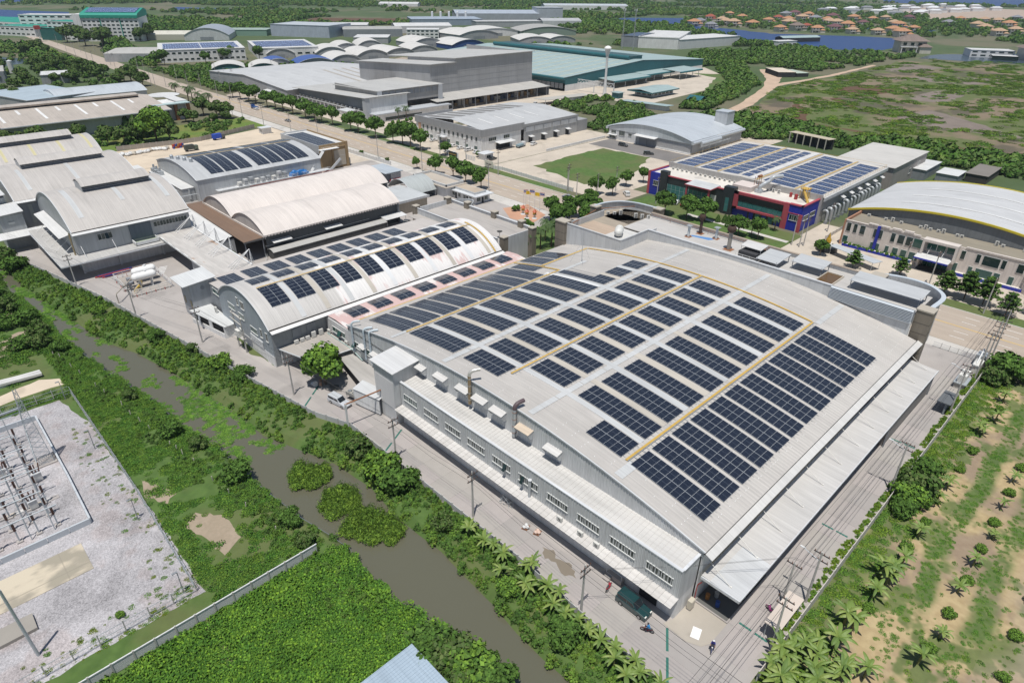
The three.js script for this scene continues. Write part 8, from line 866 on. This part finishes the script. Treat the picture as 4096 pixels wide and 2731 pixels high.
{ const o = thing('concrete_pole', 'thick grey pole leaning over the gravel at the left picture edge', 'pole', -6,78,0); mk('shaft', rod(new THREE.Vector3(0,0,0), new THREE.Vector3(-.3,12,-.2),.2,.16,10), zinc, o); const h = thing('pole_transformer', 'twin pole transformer rack before the vault front wall', 'transformer', 45.9,133.8,0); for (const b of [135.7,131.9]) part(h, 'pole', [rod(V(46, b, 0),V(46, b, 9.4),.19,.12,8)], poleM); part(h, 'crossbar', [B(45.8,46.2,8.6,8.8,131,136.6), B(45.5,45.7,7.4,7.55,131,136.6), B(45.5,46.5,3.4,3.6,131.6,136)], poleM); part(h, 'tank', [B(45.3,46.7,3.6,5.2,133,134.6)], acM); const g = thing('goalpost_pipe', 'rusty pipe carried on white posts across the factory street', 'pipe', 47.4,92,0); part(g, 'post', [B(47.2,47.5,0,5.6,91.6,91.9)], C_.white); part(g, 'pipe', [rod(V(47.2,91.8,5.5),V(54.8,91.2,5.6),.14)], C_.rust); }
[[184.8,455.5],[163,405],[162,388.7],[163,364.5],[165,337],[167,312],[168,260],[169,228],[170,186.6],[192.1,244.6],[192.2,226],[189.6,202],[193.4,165.6]].forEach(([a, b], i) => pole(a, b, 11, `power pole along the main road, ${ord(i)} of those beyond the factory gate`, null, { arms: 2 })); [[188.4,157],[194.3,151.6],[193.3,166],[207.6,153],[206.4,133],[202.5,78],[202.4,75.5],[204.4,75],[223.4,75.3],[203.1,45.4],[201.2,37.3],[191.6,21.7]].forEach(([a, b], i) => pole(a, b, 10, `pole on the far verge by the blue and cream offices, ${ord(i)} from the left`, null, { arms: 2 }));
[[162,886],[192,923],[184,855],[197,888],[180,805],[192,834],[203,826],[188,739],[182,701],[180,682],[181,662],[186,640],[181,609],[167,553],[167,545],[173,541],[191,569],[183,525],[188,514],[185,479],[201,509],[212,514],[210,523],[176,749],[171,710],[240,540],[262,552],[284,566],[230,590]].forEach(([a, b], i) => pole(a, b, 12, `pole beside the far main road, ${ord(i)} of the forest of poles`, 'poles beside the far main road', { arms: i % 2 + 1 }));
// vehicles: lower body, cabin with set-in windows, wheels, lamps
const tyreM = std([.02,.02,.02],.9), rimM = std([.45,.45,.46],.4, { metalness: .6 }), autoG = std([.015,.02,.025],.06), lampM = std([.75,.74,.7],.2), redL = std([.30,.015,.015],.3);
function car(name, label, cat, col, { L = 4.5, W = 1.75, H = 1.45, type = 'sedan' } = {}) {
const o = new THREE.Group(); o.name = name; tag(o, label, cat); const paint = new THREE.MeshPhysicalMaterial({ color: new THREE.Color().setRGB(...col), roughness: .35, clearcoat: 1, clearcoatRoughness: .06, side: THREE.DoubleSide }), b = H * .58, h = L / 2, tall = type !== 'sedan';
const side = (pts, w, bev) => { const g = new THREE.ExtrudeGeometry(shp(pts), { depth: w - bev * 2, bevelEnabled: true, bevelSize: bev, bevelThickness: bev, bevelSegments: 2 }); return uvm(g.translate(0,0,-w / 2 + bev)); };
mk('body', side([[-h + .06,.32],[-h, b * .75],[-h + .05, b],[h * .42, b],[h * .93, b * .84],[h, b * .62],[h - .05,.3]], W, .06), paint, o);
const c0 = type === 'sedan' ? -h * .72 : -h + .08, c1 = h * .42, r0 = type === 'sedan' ? -h * .42 : -h + .22, r1 = h * .1, cab = side([[c0, b - .02],[r0, H],[r1, H],[c1, b - .02]], W - .16,.05); const top = mk('cabin', cab, paint, o);
const gl = (p, z) => { const g = new THREE.ExtrudeGeometry(shp(p), { depth: .03, bevelEnabled: false }); return uvm(g.translate(0,0, z)); }; const t = (x, e) => x; for (const z of [W / 2 - .095,-W / 2 + .065]) { const n = type === 'sedan' ? [[c0 + .35, r1 - .75],[r1 - .68, c1 - .32]] : [[-h + .3,-h + 1.75],[-h + 1.86, r1 - .62],[r1 - .55, c1 - .32]]; n.forEach(([x, y], i) => { const last = i === n.length - 1, first = i === 0 && type === 'sedan'; mk('side_window', gl([[x, b + .05],[y, b + .05],[last ? r1 - .06 : y, H - .1],[first ? r0 + .1 : x, H - .1]], z), autoG, o); }); }
const slant = (x0, y0, x1, y1, w) => { const l = Math.hypot(x1 - x0, y1 - y0), g = new THREE.BoxGeometry(l, .02, w); return uvm(g.rotateZ(Math.atan2(y1 - y0, x1 - x0)).translate((x0 + x1) / 2, (y0 + y1) / 2,0)); }; mk('windscreen', slant(c1 - .04, b + .06, r1 + .05, H - .02, W - .34).translate(.05,.03,0), autoG, o); mk('rear_window', slant(c0 + .05, b + .06, r0 - .03, H - .06, W - .34).translate(-.05,.02,0), autoG, o);
for (const x of [-h * .62, h * .62]) for (const z of [-1,1]) { const w = mk('wheel', uvm(new THREE.CylinderGeometry(.34,.34,.2,18).rotateX(Math.PI / 2).translate(x, .34, z * (W / 2 - .06))), tyreM, o); mk('rim', uvm(new THREE.CylinderGeometry(.2,.2,.03,12).rotateX(Math.PI / 2).translate(x, .34, z * (W / 2 + .05))), rimM, w); } for (const z of [-1,1]) { mk('headlight', uvm(new THREE.BoxGeometry(.16,.15,.36).translate(h - .06, b * .8, z * (W / 2 - .26))), lampM, o); mk('tail_light', uvm(new THREE.BoxGeometry(.06,.24,.14).translate(-h + .01, b * .8, z * (W / 2 - .14))), redL, o); } mk('bumper', uvm(new THREE.BoxGeometry(.14,.16, W - .1).translate(h - .02,.38,0)), tall ? darkW : paint, o); for (const z of [-1,1]) mk('mirror', uvm(new THREE.BoxGeometry(.1,.14,.2).translate(c1 - .4, b + .14, z * (W / 2 + .06))), paint, o);
if (type === 'pickup') { mk('canopy_joint', uvm(new THREE.BoxGeometry(.05,.05, W - .2).translate(-h + 1.8, H, 0)), darkW, o); mk('roof_rib', merge([-.5,-.25,0,.25,.5].map(z => uvm(new THREE.BoxGeometry(1.5,.03,.05).translate(-h + 1, H + .02, z)))), paint, o).userData.kind = 'stuff'; } return o;
}
const setCar = (o, a, b, t) => { o.name = numbered(o.name); scene.add(o); o.position.set(a, 0.02,-b); o.rotation.y = t; return o; };
setCar(car('pickup_truck', 'silver pickup with a covered bed parked beside the street tree', 'pickup truck', [.52,.54,.57], { L: 5.1, W: 1.8, H: 1.75, type: 'pickup' }),50.4,99.9,-1.39); setCar(car('estate_car', 'dark green long roofed vehicle parked by the white street wall', 'car', [.008,.045,.05], { L: 4.9, W: 1.75, H: 1.78, type: 'wagon' }),53.65,30.4,-Math.PI / 2);
const cw = [car('car', '', 'car', [.75,.75,.75]), car('car', '', 'car', [.03,.032,.035]), car('car', '', 'car', [.25,.26,.28]), car('car', '', 'car', [.28,.02,.025]), car('pickup_truck', '', 'pickup truck', [.74,.74,.74], { L: 5, H: 1.7, type: 'pickup' }), car('pickup_truck', '', 'pickup truck', [.05,.055,.06], { L: 5, H: 1.7, type: 'pickup' })];
[[0,181.2,412,1.6, 'white car far along the main road towards the grey warehouse'],[2,178.2,366,1.6, 'dark grey car on the main road before the low warehouse'],[0,209.2,271,0, 'white car under the white office entrance, farthest left'],[1,209.6,264,0, 'black car beside the white office entrance'],[0,208.6,254.6,0, 'white car parked before the white office, first of four in line'],[0,208.4,248.9,0, 'white car parked before the white office, second of four in line'],[4,208.8,243.2,0, 'white pickup parked before the white office, third in line'],[0,208.8,237.4,0, 'white car parked before the white office, nearest the corner'],[0,198.6,247.2,1.4, 'white car parked inside the white office gate, left of two'],[0,198.6,243,1.4, 'white car parked inside the white office gate, right of two'],[1,205.8,222.8,.2, 'black car beside the gate hut of the white office'],[4,241.4,231,.3, 'white pickup loading beside the grey louvred hall'],[2,186.7,160,1.55, 'grey car at the kerb across the road from the flags'],[4,206.8,147,.9, 'white pickup turning into the lane beside the blue office'],[0,212,127.6,.3, 'white car before the glass front of the blue office'],[3,212.4,124.6,.3, 'red car before the glass front of the blue office'],[1,212.6,121.6,.3, 'black car before the glass front of the blue office'],[4,149.1,221,.8, 'white pickup beside the pump house, nearer the vault'],[4,152.3,219,.8, 'white pickup beside the pump house, nearer the road'],[1,124,178,.7, 'black car in shade behind the cream hall, first of four'],[1,126,175.6,.7, 'black car in shade behind the cream hall, second of four'],[4,128.2,173.6,.7, 'white pickup behind the cream hall beside the leafy tree'],[5,130,171.6,.7, 'dark pickup nearest the wing roof behind the cream hall'],[5,273,199,-1.5, 'black pickup parked before the silver vault doors'],[5,268,180,-.9, 'black pickup parked on the apron corner near the lawn plot'],[0,173.5,599,1.6, 'white car on the far main road among the poles'],[1,178.7,542,1.5, 'black car on the far main road near the junction'],[1,169,766,1.5, 'dark car on the far main road by the grove'],[4,326,311,.3, 'white pickup beside the scrub carport']].forEach(([k, a, b, t, l]) => copy(cw[k], a, b, .02, t, l));
{ const truck = (a, b, t, l, c, box, bed) => { const o = thing('truck', l, 'truck', a, b, 0, t); mk('cab', uvm(new THREE.BoxGeometry(1.7,1.9,2).translate(2.4,1.45,0)), std(c, .4), o); mk('windscreen', uvm(new THREE.BoxGeometry(.05,.8,1.8).translate(3.27,1.9,0)), autoG, o); mk(bed ? 'bed' : 'cargo_box', uvm(new THREE.BoxGeometry(4.2, bed ? .9 : 2.2,2.1).translate(-.7, bed ? 1.2 : 1.9,0)), std(box, .6, { map: wearT }), o); for (const x of [-2,2.3]) for (const z of [-.9,.9]) mk('wheel', uvm(new THREE.CylinderGeometry(.45,.45,.3,16).rotateX(Math.PI / 2).translate(x, .45, z)), tyreM, o); }; truck(110.5,331.5,0, 'dark green truck standing in the waste yard', [.10,.13,.10],[.07,.08,.075]); truck(130,346.6,.1, 'truck under a bright blue cover by the yard wall', [.1,.1,.1],[.02,.08,.5]); truck(182,415.5,1.6, 'blue truck on the main road below the pole forest', [.03,.08,.25],[.03,.1,.3],1); truck(152,262,1.5, 'white truck at the kerb behind the brown office', [.6,.6,.6],[.5,.5,.48]); truck(233,232,.2, 'white crane truck beside the grey louvred hall', [.7,.7,.7],[.25,.35,.4],1); }
for (let i = 0; i < 16; i++) { const q = thing('waste_sack', `bulky white sack in the waste yard heap, ${ord(i)} along the wall`, 'sack', 81 + i * 1.5 + rr(-.3,.3),342 + rr(-1.2,1.6),0, rr(0,3), 'white sacks in the waste yard'), g = new THREE.SphereGeometry(1,14,9), p = g.attributes.position; for (let k = 0; k < p.count; k++) p.setXYZ(k, p.getX(k) * rr(1.1,1.6), (p.getY(k) + .8) * rr(.6,.95), p.getZ(k) * rr(.9,1.3)); g.computeVertexNormals(); mk('sack', uvm(g), i % 5 ? C_.white : C_.tan, q); }
for (let i = 0; i < 5; i++) { const q = thing('drum_crate', `red and blue drums stacked in the waste yard, ${ord(i)} from the sacks`, 'drums', 106 + i * 1.1,342,0); for (let k = 0; k < 4; k++) mk('drum', uvm(new THREE.CylinderGeometry(.42,.42,1,10).translate(0,.5 + (k > 1), (k % 2) * .95)), std([[.4,.04,.04],[.04,.08,.3],[.45,.2,.05]][(i + k) % 3],.5), q); }
{ const o = thing('gate_hut', 'small white roadside hut by the waste yard entrance', 'hut', 154,345,0); part(o, 'wall', [B(152,157,0,3,343,347)], C_.white); part(o, 'roof', [B(151.5,157.5,3,3.2,342.5,347.5)], C_.trim); windowStrip(o, 152,344,345,1,2.2,1); const g = thing('gate_hut', 'white gate hut with posts before the white office corner', 'hut', 204,226,0); part(g, 'wall', [B(201.6,207,0,2.8,224,228)], C_.white); part(g, 'roof', [B(201,207.6,2.8,3.05,223.4,228.6)], C_.trim); windowStrip(g, 224,203,205.4,.9,2.1,2, 'a'); part(g, 'bar', Array.from({ length: 6 }, (_, i) => B(197.4,197.7,0,2.2,226 + i * 1.1,226.4 + i * 1.1)), C_.white); const s = thing('sign_wall', 'black sign wall with gold lettering at the white office gate', 'sign', 195.4,238,0); part(s, 'panel', [B(195.2,195.6,.2,2.4,235.8,242)], std([.03,.03,.032],.4)); part(s, 'frame', [B(195.1,195.7,0,2.6,235.4,235.8), B(195.1,195.7,0,2.6,242,242.4)], C_.white); part(s, 'lettering', Array.from({ length: 9 }, (_, i) => B(195.14,195.2,1.2,1.5,236.6 + i * .55,236.95 + i * .55)), std([.55,.36,.08],.4)); const w = thing('sign_board', 'white company sign board at the corner of the lawn plot', 'sign', 194.6,212.6,0,0); part(w, 'board', [B(194.5,194.7,.4,3.2,210.6,216)], std([.62,.60,.52],.7)); part(w, 'lettering', Array.from({ length: 8 }, (_, i) => B(194.44,194.5,1.6,2,211.6 + i * .46,211.9 + i * .46)), darkW); }
// flags and shrines
{ const red = [.45,.03,.05], wh = [.75,.75,.75], bl = [.03,.05,.25], ye = [.75,.50,.02]; const flagM = std('#fff', .7, { vertexColors: true });
[[165.9,163.2, 't', 'leftmost'],[165.3,161.4, 'y', 'second'],[165.6,159.8, 't', 'third'],[166.4,158, 'y', 'fourth'],[167.6,156.6, 't', 'rightmost']].forEach(([a, b, k, w], i) => { const o = thing('flag_pole', `white pole flying a ${k === 't' ? 'red, white and blue striped' : 'plain yellow'} flag, ${w} of five`, 'flag', a, b, 0), h = 7 + (i === 2 ? .8 : 0); mk('pole', uvm(new THREE.CylinderGeometry(.05,.07, h, 8).translate(0, h / 2,0)), C_.white, o); const g = new THREE.PlaneGeometry(1.9,1.25,16,12), p = g.attributes.position, c = new Float32Array(p.count * 3); for (let v = 0; v < p.count; v++) { const x = p.getX(v) + .95, y = p.getY(v) / 1.25 + .5, s = Math.abs(y - .5); p.setXYZ(v, x * .93, h - .75 + p.getY(v) - x * .16, Math.sin(x * 3 + i) * .16 * x); (k === 'y' ? ye : s < .17 ? bl : s < .34 ? wh : red).forEach((q, j) => c[v * 3 + j] = q); } g.setAttribute('color', new THREE.BufferAttribute(c, 3)); g.computeVertexNormals(); g.rotateY(-.5); mk('flag', flat(g), flagM, o); });
[[160.5,158],[158.4,154],[160.1,151.9]].forEach(([a, b], i) => { const o = thing('spirit_shrine', `small golden shrine on a white pedestal beside the flags, ${ord(i)} from the left`, 'shrine', a, b, 0), gold = std([.7,.42,.06],.35, { metalness: .5 }); mk('pedestal', uvm(new THREE.LatheGeometry([[.9,0],[.9,.3],[.4,.5],[.35,1.2],[.7,1.4],[.7,1.6]].map(p => new THREE.Vector2(...p)),8)), C_.white, o); mk('house', uvm(new THREE.BoxGeometry(.8,.8,.8).translate(0,2,0)), gold, o); mk('roof', uvm(new THREE.ConeGeometry(.85,1.2,4).rotateY(.78).translate(0,3,0)), std([.5,.12,.06],.5), o); }); }
{ const o = thing('garden_ring', 'round stepped planter ring beside the left parapet pillar', 'planter', 150,127,0); for (const [r, h] of [[4.2,.5],[2.6,.9]]) mk('ring', uvm(new THREE.TorusGeometry(r, .35,8,36).rotateX(Math.PI / 2).scale(1,1.6,1).translate(0, h * .5,0)), std([.20,.15,.12],.8), o); }
// street clutter and motorcycles
{ const pal = (a, b, l, c) => { const o = thing('pallet', l, 'pallet', a, b, .03,.3); mk('deck', merge([-.45,-.2,.05,.3].map(z => uvm(new THREE.BoxGeometry(1.2,.1,.2).translate(0,.1, z)))), C_.rust, o).userData.kind = 'stuff'; mk('load', merge([[-.3,-.2],[.25,-.1],[-.1,.25]].map(([x, z]) => uvm(new THREE.SphereGeometry(.32,10,7).scale(1,.8,1).translate(x, .38, z)))), c, o); }; pal(53.6,50.8, 'pallet of white sacks on the street under the awning edge', C_.white); pal(54.1,48.8, 'pallet of pinkish sacks on the street below the seventh window', std([.6,.45,.38],.8)); const st = thing('step_platform', 'small white railed steps against the street wall', 'steps', 55.4,36.2,0); part(st, 'step', [B(54.5,54.9,0,.3,35.4,36.4), B(54.9,55.3,0,.6,35.4,36.4), B(55.3,56.1,0,.9,33.8,36.4)], G.conc); part(st, 'rail', [rod(V(55.3,33.8,1.9),V(55.3,36.4,1.9),.04), rod(V(55.3,33.8,.9),V(55.3,33.8,1.9),.04), rod(V(55.3,36.4,.9),V(55.3,36.4,1.9),.04)], C_.white); const fr = thing('steel_rack', 'jumble of grey steel trestles under the street awning', 'trestles', 55,56.6,0); mk('trestle', Array.from({ length: 12 }, (_, i) => bar(new THREE.Vector3(rr(-.6,.6),0, rr(-1.6,1.6)), new THREE.Vector3(rr(-.6,.6),1.5, rr(-1.6,1.6)),.05)), zinc, fr).userData.kind = 'stuff'; const dr = thing('shutter_door', 'black open doorway in the white street wall beside the green vehicle', 'door', 56.1,30,0); part(dr, 'opening', [B(56.05,56.2,.1,2.5,28.4,31.2)], C_.dark); part(dr, 'frame', [B(56.0,56.1,2.5,2.62,28.2,31.4)], C_.trim); struct('oil_stain', sheet(jag([[51.2,44.6],[52.6,46.4],[53.4,44.8],[52.4,43.6],[53.2,41],[51.8,39],[51,41.2],[51.9,43]],.25,.6),.034), std([.22,.19,.15],.8, { map: concT })); struct('oil_stain', sheet(jag([[52.6,108],[54,106],[53,103.4],[51.4,105]],.3,.8),.02), std([.16,.15,.14],.8, { map: concT })); struct('concrete_patch', sheet(jag([[47.6,126.8],[46.2,130.4],[47.2,140],[48.2,140],[47.7,122]],.3,1.2),.02), G.grass); const scr = thing('scrap_heap', 'small heap of scrap and barrels beneath the street tree', 'scrap', 51.6,109.4,0); mk('barrel', merge([[0,0],[.8,.5],[-.5,.9]].map(([x, z]) => uvm(new THREE.CylinderGeometry(.3,.3,.8,12).translate(x, .4, z)))), std([.5,.3,.2],.7), scr); mk('sack', uvm(new THREE.SphereGeometry(.6,12,8).scale(1,.6,1).translate(-1.4,.3,-.4)), C_.white, scr); mk('lid', uvm(new THREE.CylinderGeometry(.6,.6,.08,16).rotateX(1.2).translate(-1.5,.7,.6)), C_.white, scr);
const moto = (o, c) => { const p = std(c, .35); for (const x of [-.6,.62]) { const w = mk('wheel', uvm(new THREE.TorusGeometry(.26,.055,8,20).translate(x, .3,0)), tyreM, o); mk('hub', uvm(new THREE.CylinderGeometry(.09,.09,.1,10).rotateX(Math.PI / 2).translate(x, .3,0)), rimM, w); } mk('body', merge([uvm(new THREE.CapsuleGeometry(.14,.7,4,10).rotateZ(1.45).translate(-.2,.62,0)), bar(new THREE.Vector3(.1,.45,0), new THREE.Vector3(.45,.85,0),.16,.34), uvm(new THREE.BoxGeometry(.5,.1,.3).translate(.1,.38,0))]), p, o); mk('seat', uvm(new THREE.CapsuleGeometry(.12,.5,4,10).rotateZ(1.57).translate(-.28,.78,0)), darkW, o); mk('fork', merge([-.08,.08].map(z => bar(new THREE.Vector3(.62,.3, z), new THREE.Vector3(.42,.95, z),.05))), rimM, o); mk('handlebar', uvm(new THREE.BoxGeometry(.06,.05,.66).translate(.38,1.0,0)), darkW, o); mk('front_shield', uvm(new THREE.BoxGeometry(.06,.5,.36).rotateZ(.35).translate(.4,.72,0)), p, o); mk('mudguard', uvm(new THREE.TorusGeometry(.32,.05,6,12,2.2).translate(.62,.3,0)), p, o); mk('headlight', uvm(new THREE.SphereGeometry(.09,10,8).translate(.5,.92,0)), lampM, o); mk('exhaust', rod(new THREE.Vector3(-.1,.28,.16), new THREE.Vector3(-.8,.36,.16),.05), rimM, o); };
const M1 = thing('motorcycle', 'dark red motorcycle ridden past the green drain strip', 'motorcycle', 52,26.9,.04,1.0 + Math.PI / 2 - .6), M2 = thing('motorcycle', 'blue motorcycle ridden across the open lane corner', 'motorcycle', 55.9,19.65,.04, Math.PI + .35 - .0), M3 = thing('scooter', 'bright red scooter parked by the white railed steps', 'scooter', 53.7,34.7,.04,.2), M4 = thing('scooter', 'pink scooter parked under the pole at the lane corner', 'scooter', 66.6,17.1,.04,1.2); moto(M1,[.10,.012,.02]); moto(M2,[.02,.03,.12]); moto(M3,[.45,.015,.04]); moto(M4,[.35,.06,.22]);
// riders: one continuous body each, joints joined by a smooth minimum
const rider = (m, label, shirt, helmet) => { const J = { hip: [-.2,.86,0], chest: [-.06,1.26,0], neck: [-.02,1.42,0], head: [.03,1.6,0] }, bones = []; const bn = (p, q, r0, r1, c) => bones.push([p, q, r0, r1, c]); const skin = [.30,.17,.11], tr = [.03,.035,.06]; bn(J.hip, J.chest, .15,.165, shirt); bn(J.chest, J.neck, .13,.06, shirt); bn(J.neck, J.head, .055,.06, skin); bn(J.head, [.03,1.64,0],.095,.1, skin); bn([.13,1.6,0],[.135,1.58,0],.02,.022, skin); for (const s of [-1,1]) { const sh = [-.04,1.36,.18 * s], el = [.12,1.12,.27 * s], ha = [.36,1.04,.28 * s], kn = [.22,.78,.2 * s], an = [.1,.42,.22 * s]; bn(sh, el, .06,.048, shirt); bn(el, ha, .045,.032, skin); bn([-.16,.84,.1 * s], kn, .095,.07, tr); bn(kn, an, .066,.042, tr); bn(an, [.26,.4,.22 * s],.045,.035,[.04,.04,.04]); for (let f = 0; f < 5; f++) bn([.36,1.045, (.26 + f * .016) * s],[.42,1.0 + (f ? 0 : .04), (.26 + f * .018) * s],.013,.010, skin); }
const N = 72, mc = new MarchingCubes(N, new THREE.MeshStandardMaterial(), false, false, 120000), S = .78, cx = 0, cy = 1.02; mc.isolation = 0; const dist = (x, y, z, b) => { const [p, q, r0, r1] = b, ax = q[0] - p[0], ay = q[1] - p[1], az = q[2] - p[2], l = ax * ax + ay * ay + az * az || 1e-9, t = Math.max(0, Math.min(1, ((x - p[0]) * ax + (y - p[1]) * ay + (z - p[2]) * az) / l)); return Math.hypot(x - p[0] - ax * t, y - p[1] - ay * t, z - p[2] - az * t) - r0 - (r1 - r0) * t; }; for (let k = 0; k < N; k++) for (let j = 0; j < N; j++) for (let i = 0; i < N; i++) { const x = cx + (i - N / 2) / (N / 2) * S, y = cy + (j - N / 2) / (N / 2) * S, z = (k - N / 2) / (N / 2) * S; let d = 1; for (const b of bones) { const e = dist(x, y, z, b), h = Math.max(0,.035 - Math.abs(d - e)) / .035; d = Math.min(d, e) - h * h * .035 * .25; } mc.field[k * N * N + j * N + i] = -d; } mc.update(); const n = mc.count, pos = new Float32Array(n * 3), col = new Float32Array(n * 3); for (let v = 0; v < n; v++) { const x = mc.positionArray[v * 3] * S + cx, y = mc.positionArray[v * 3 + 1] * S + cy, z = mc.positionArray[v * 3 + 2] * S; pos.set([x, y, z], v * 3); let bd = 9, bc = skin; for (const b of bones) { const e = dist(x, y, z, b); if (e < bd) { bd = e; bc = b[4]; } } col.set(bc, v * 3); }
const g = new THREE.BufferGeometry(); g.setAttribute('position', new THREE.BufferAttribute(pos, 3)); g.setAttribute('uv', new THREE.BufferAttribute(new Float32Array(n * 2),2)); g.setAttribute('color', new THREE.BufferAttribute(col, 3)); g.computeVertexNormals(); const o = thing('person', label, 'person', m.position.x, -m.position.z, m.position.y, m.rotation.y); mk('body', g, std('#fff', .8, { vertexColors: true }), o); mk(helmet ? 'helmet' : 'hair', uvm(new THREE.SphereGeometry(helmet ? .135 : .115,16,12,0,6.3,0,1.75).rotateZ(.25).translate(.025,1.655,0)), std(helmet || [.02,.016,.014],.5), o); for (const s of [-1,1]) mk('eye', uvm(new THREE.SphereGeometry(.012,6,5).translate(.122,1.615,.035 * s)), darkW, o); };
rider(M1, 'person in a bright blue shirt riding the dark red motorcycle', [.03,.22,.5]); rider(M2, 'person in dark blue with a white helmet riding the blue motorcycle', [.03,.035,.22],[.75,.75,.75]);
}
renderer.render(scene, camera);
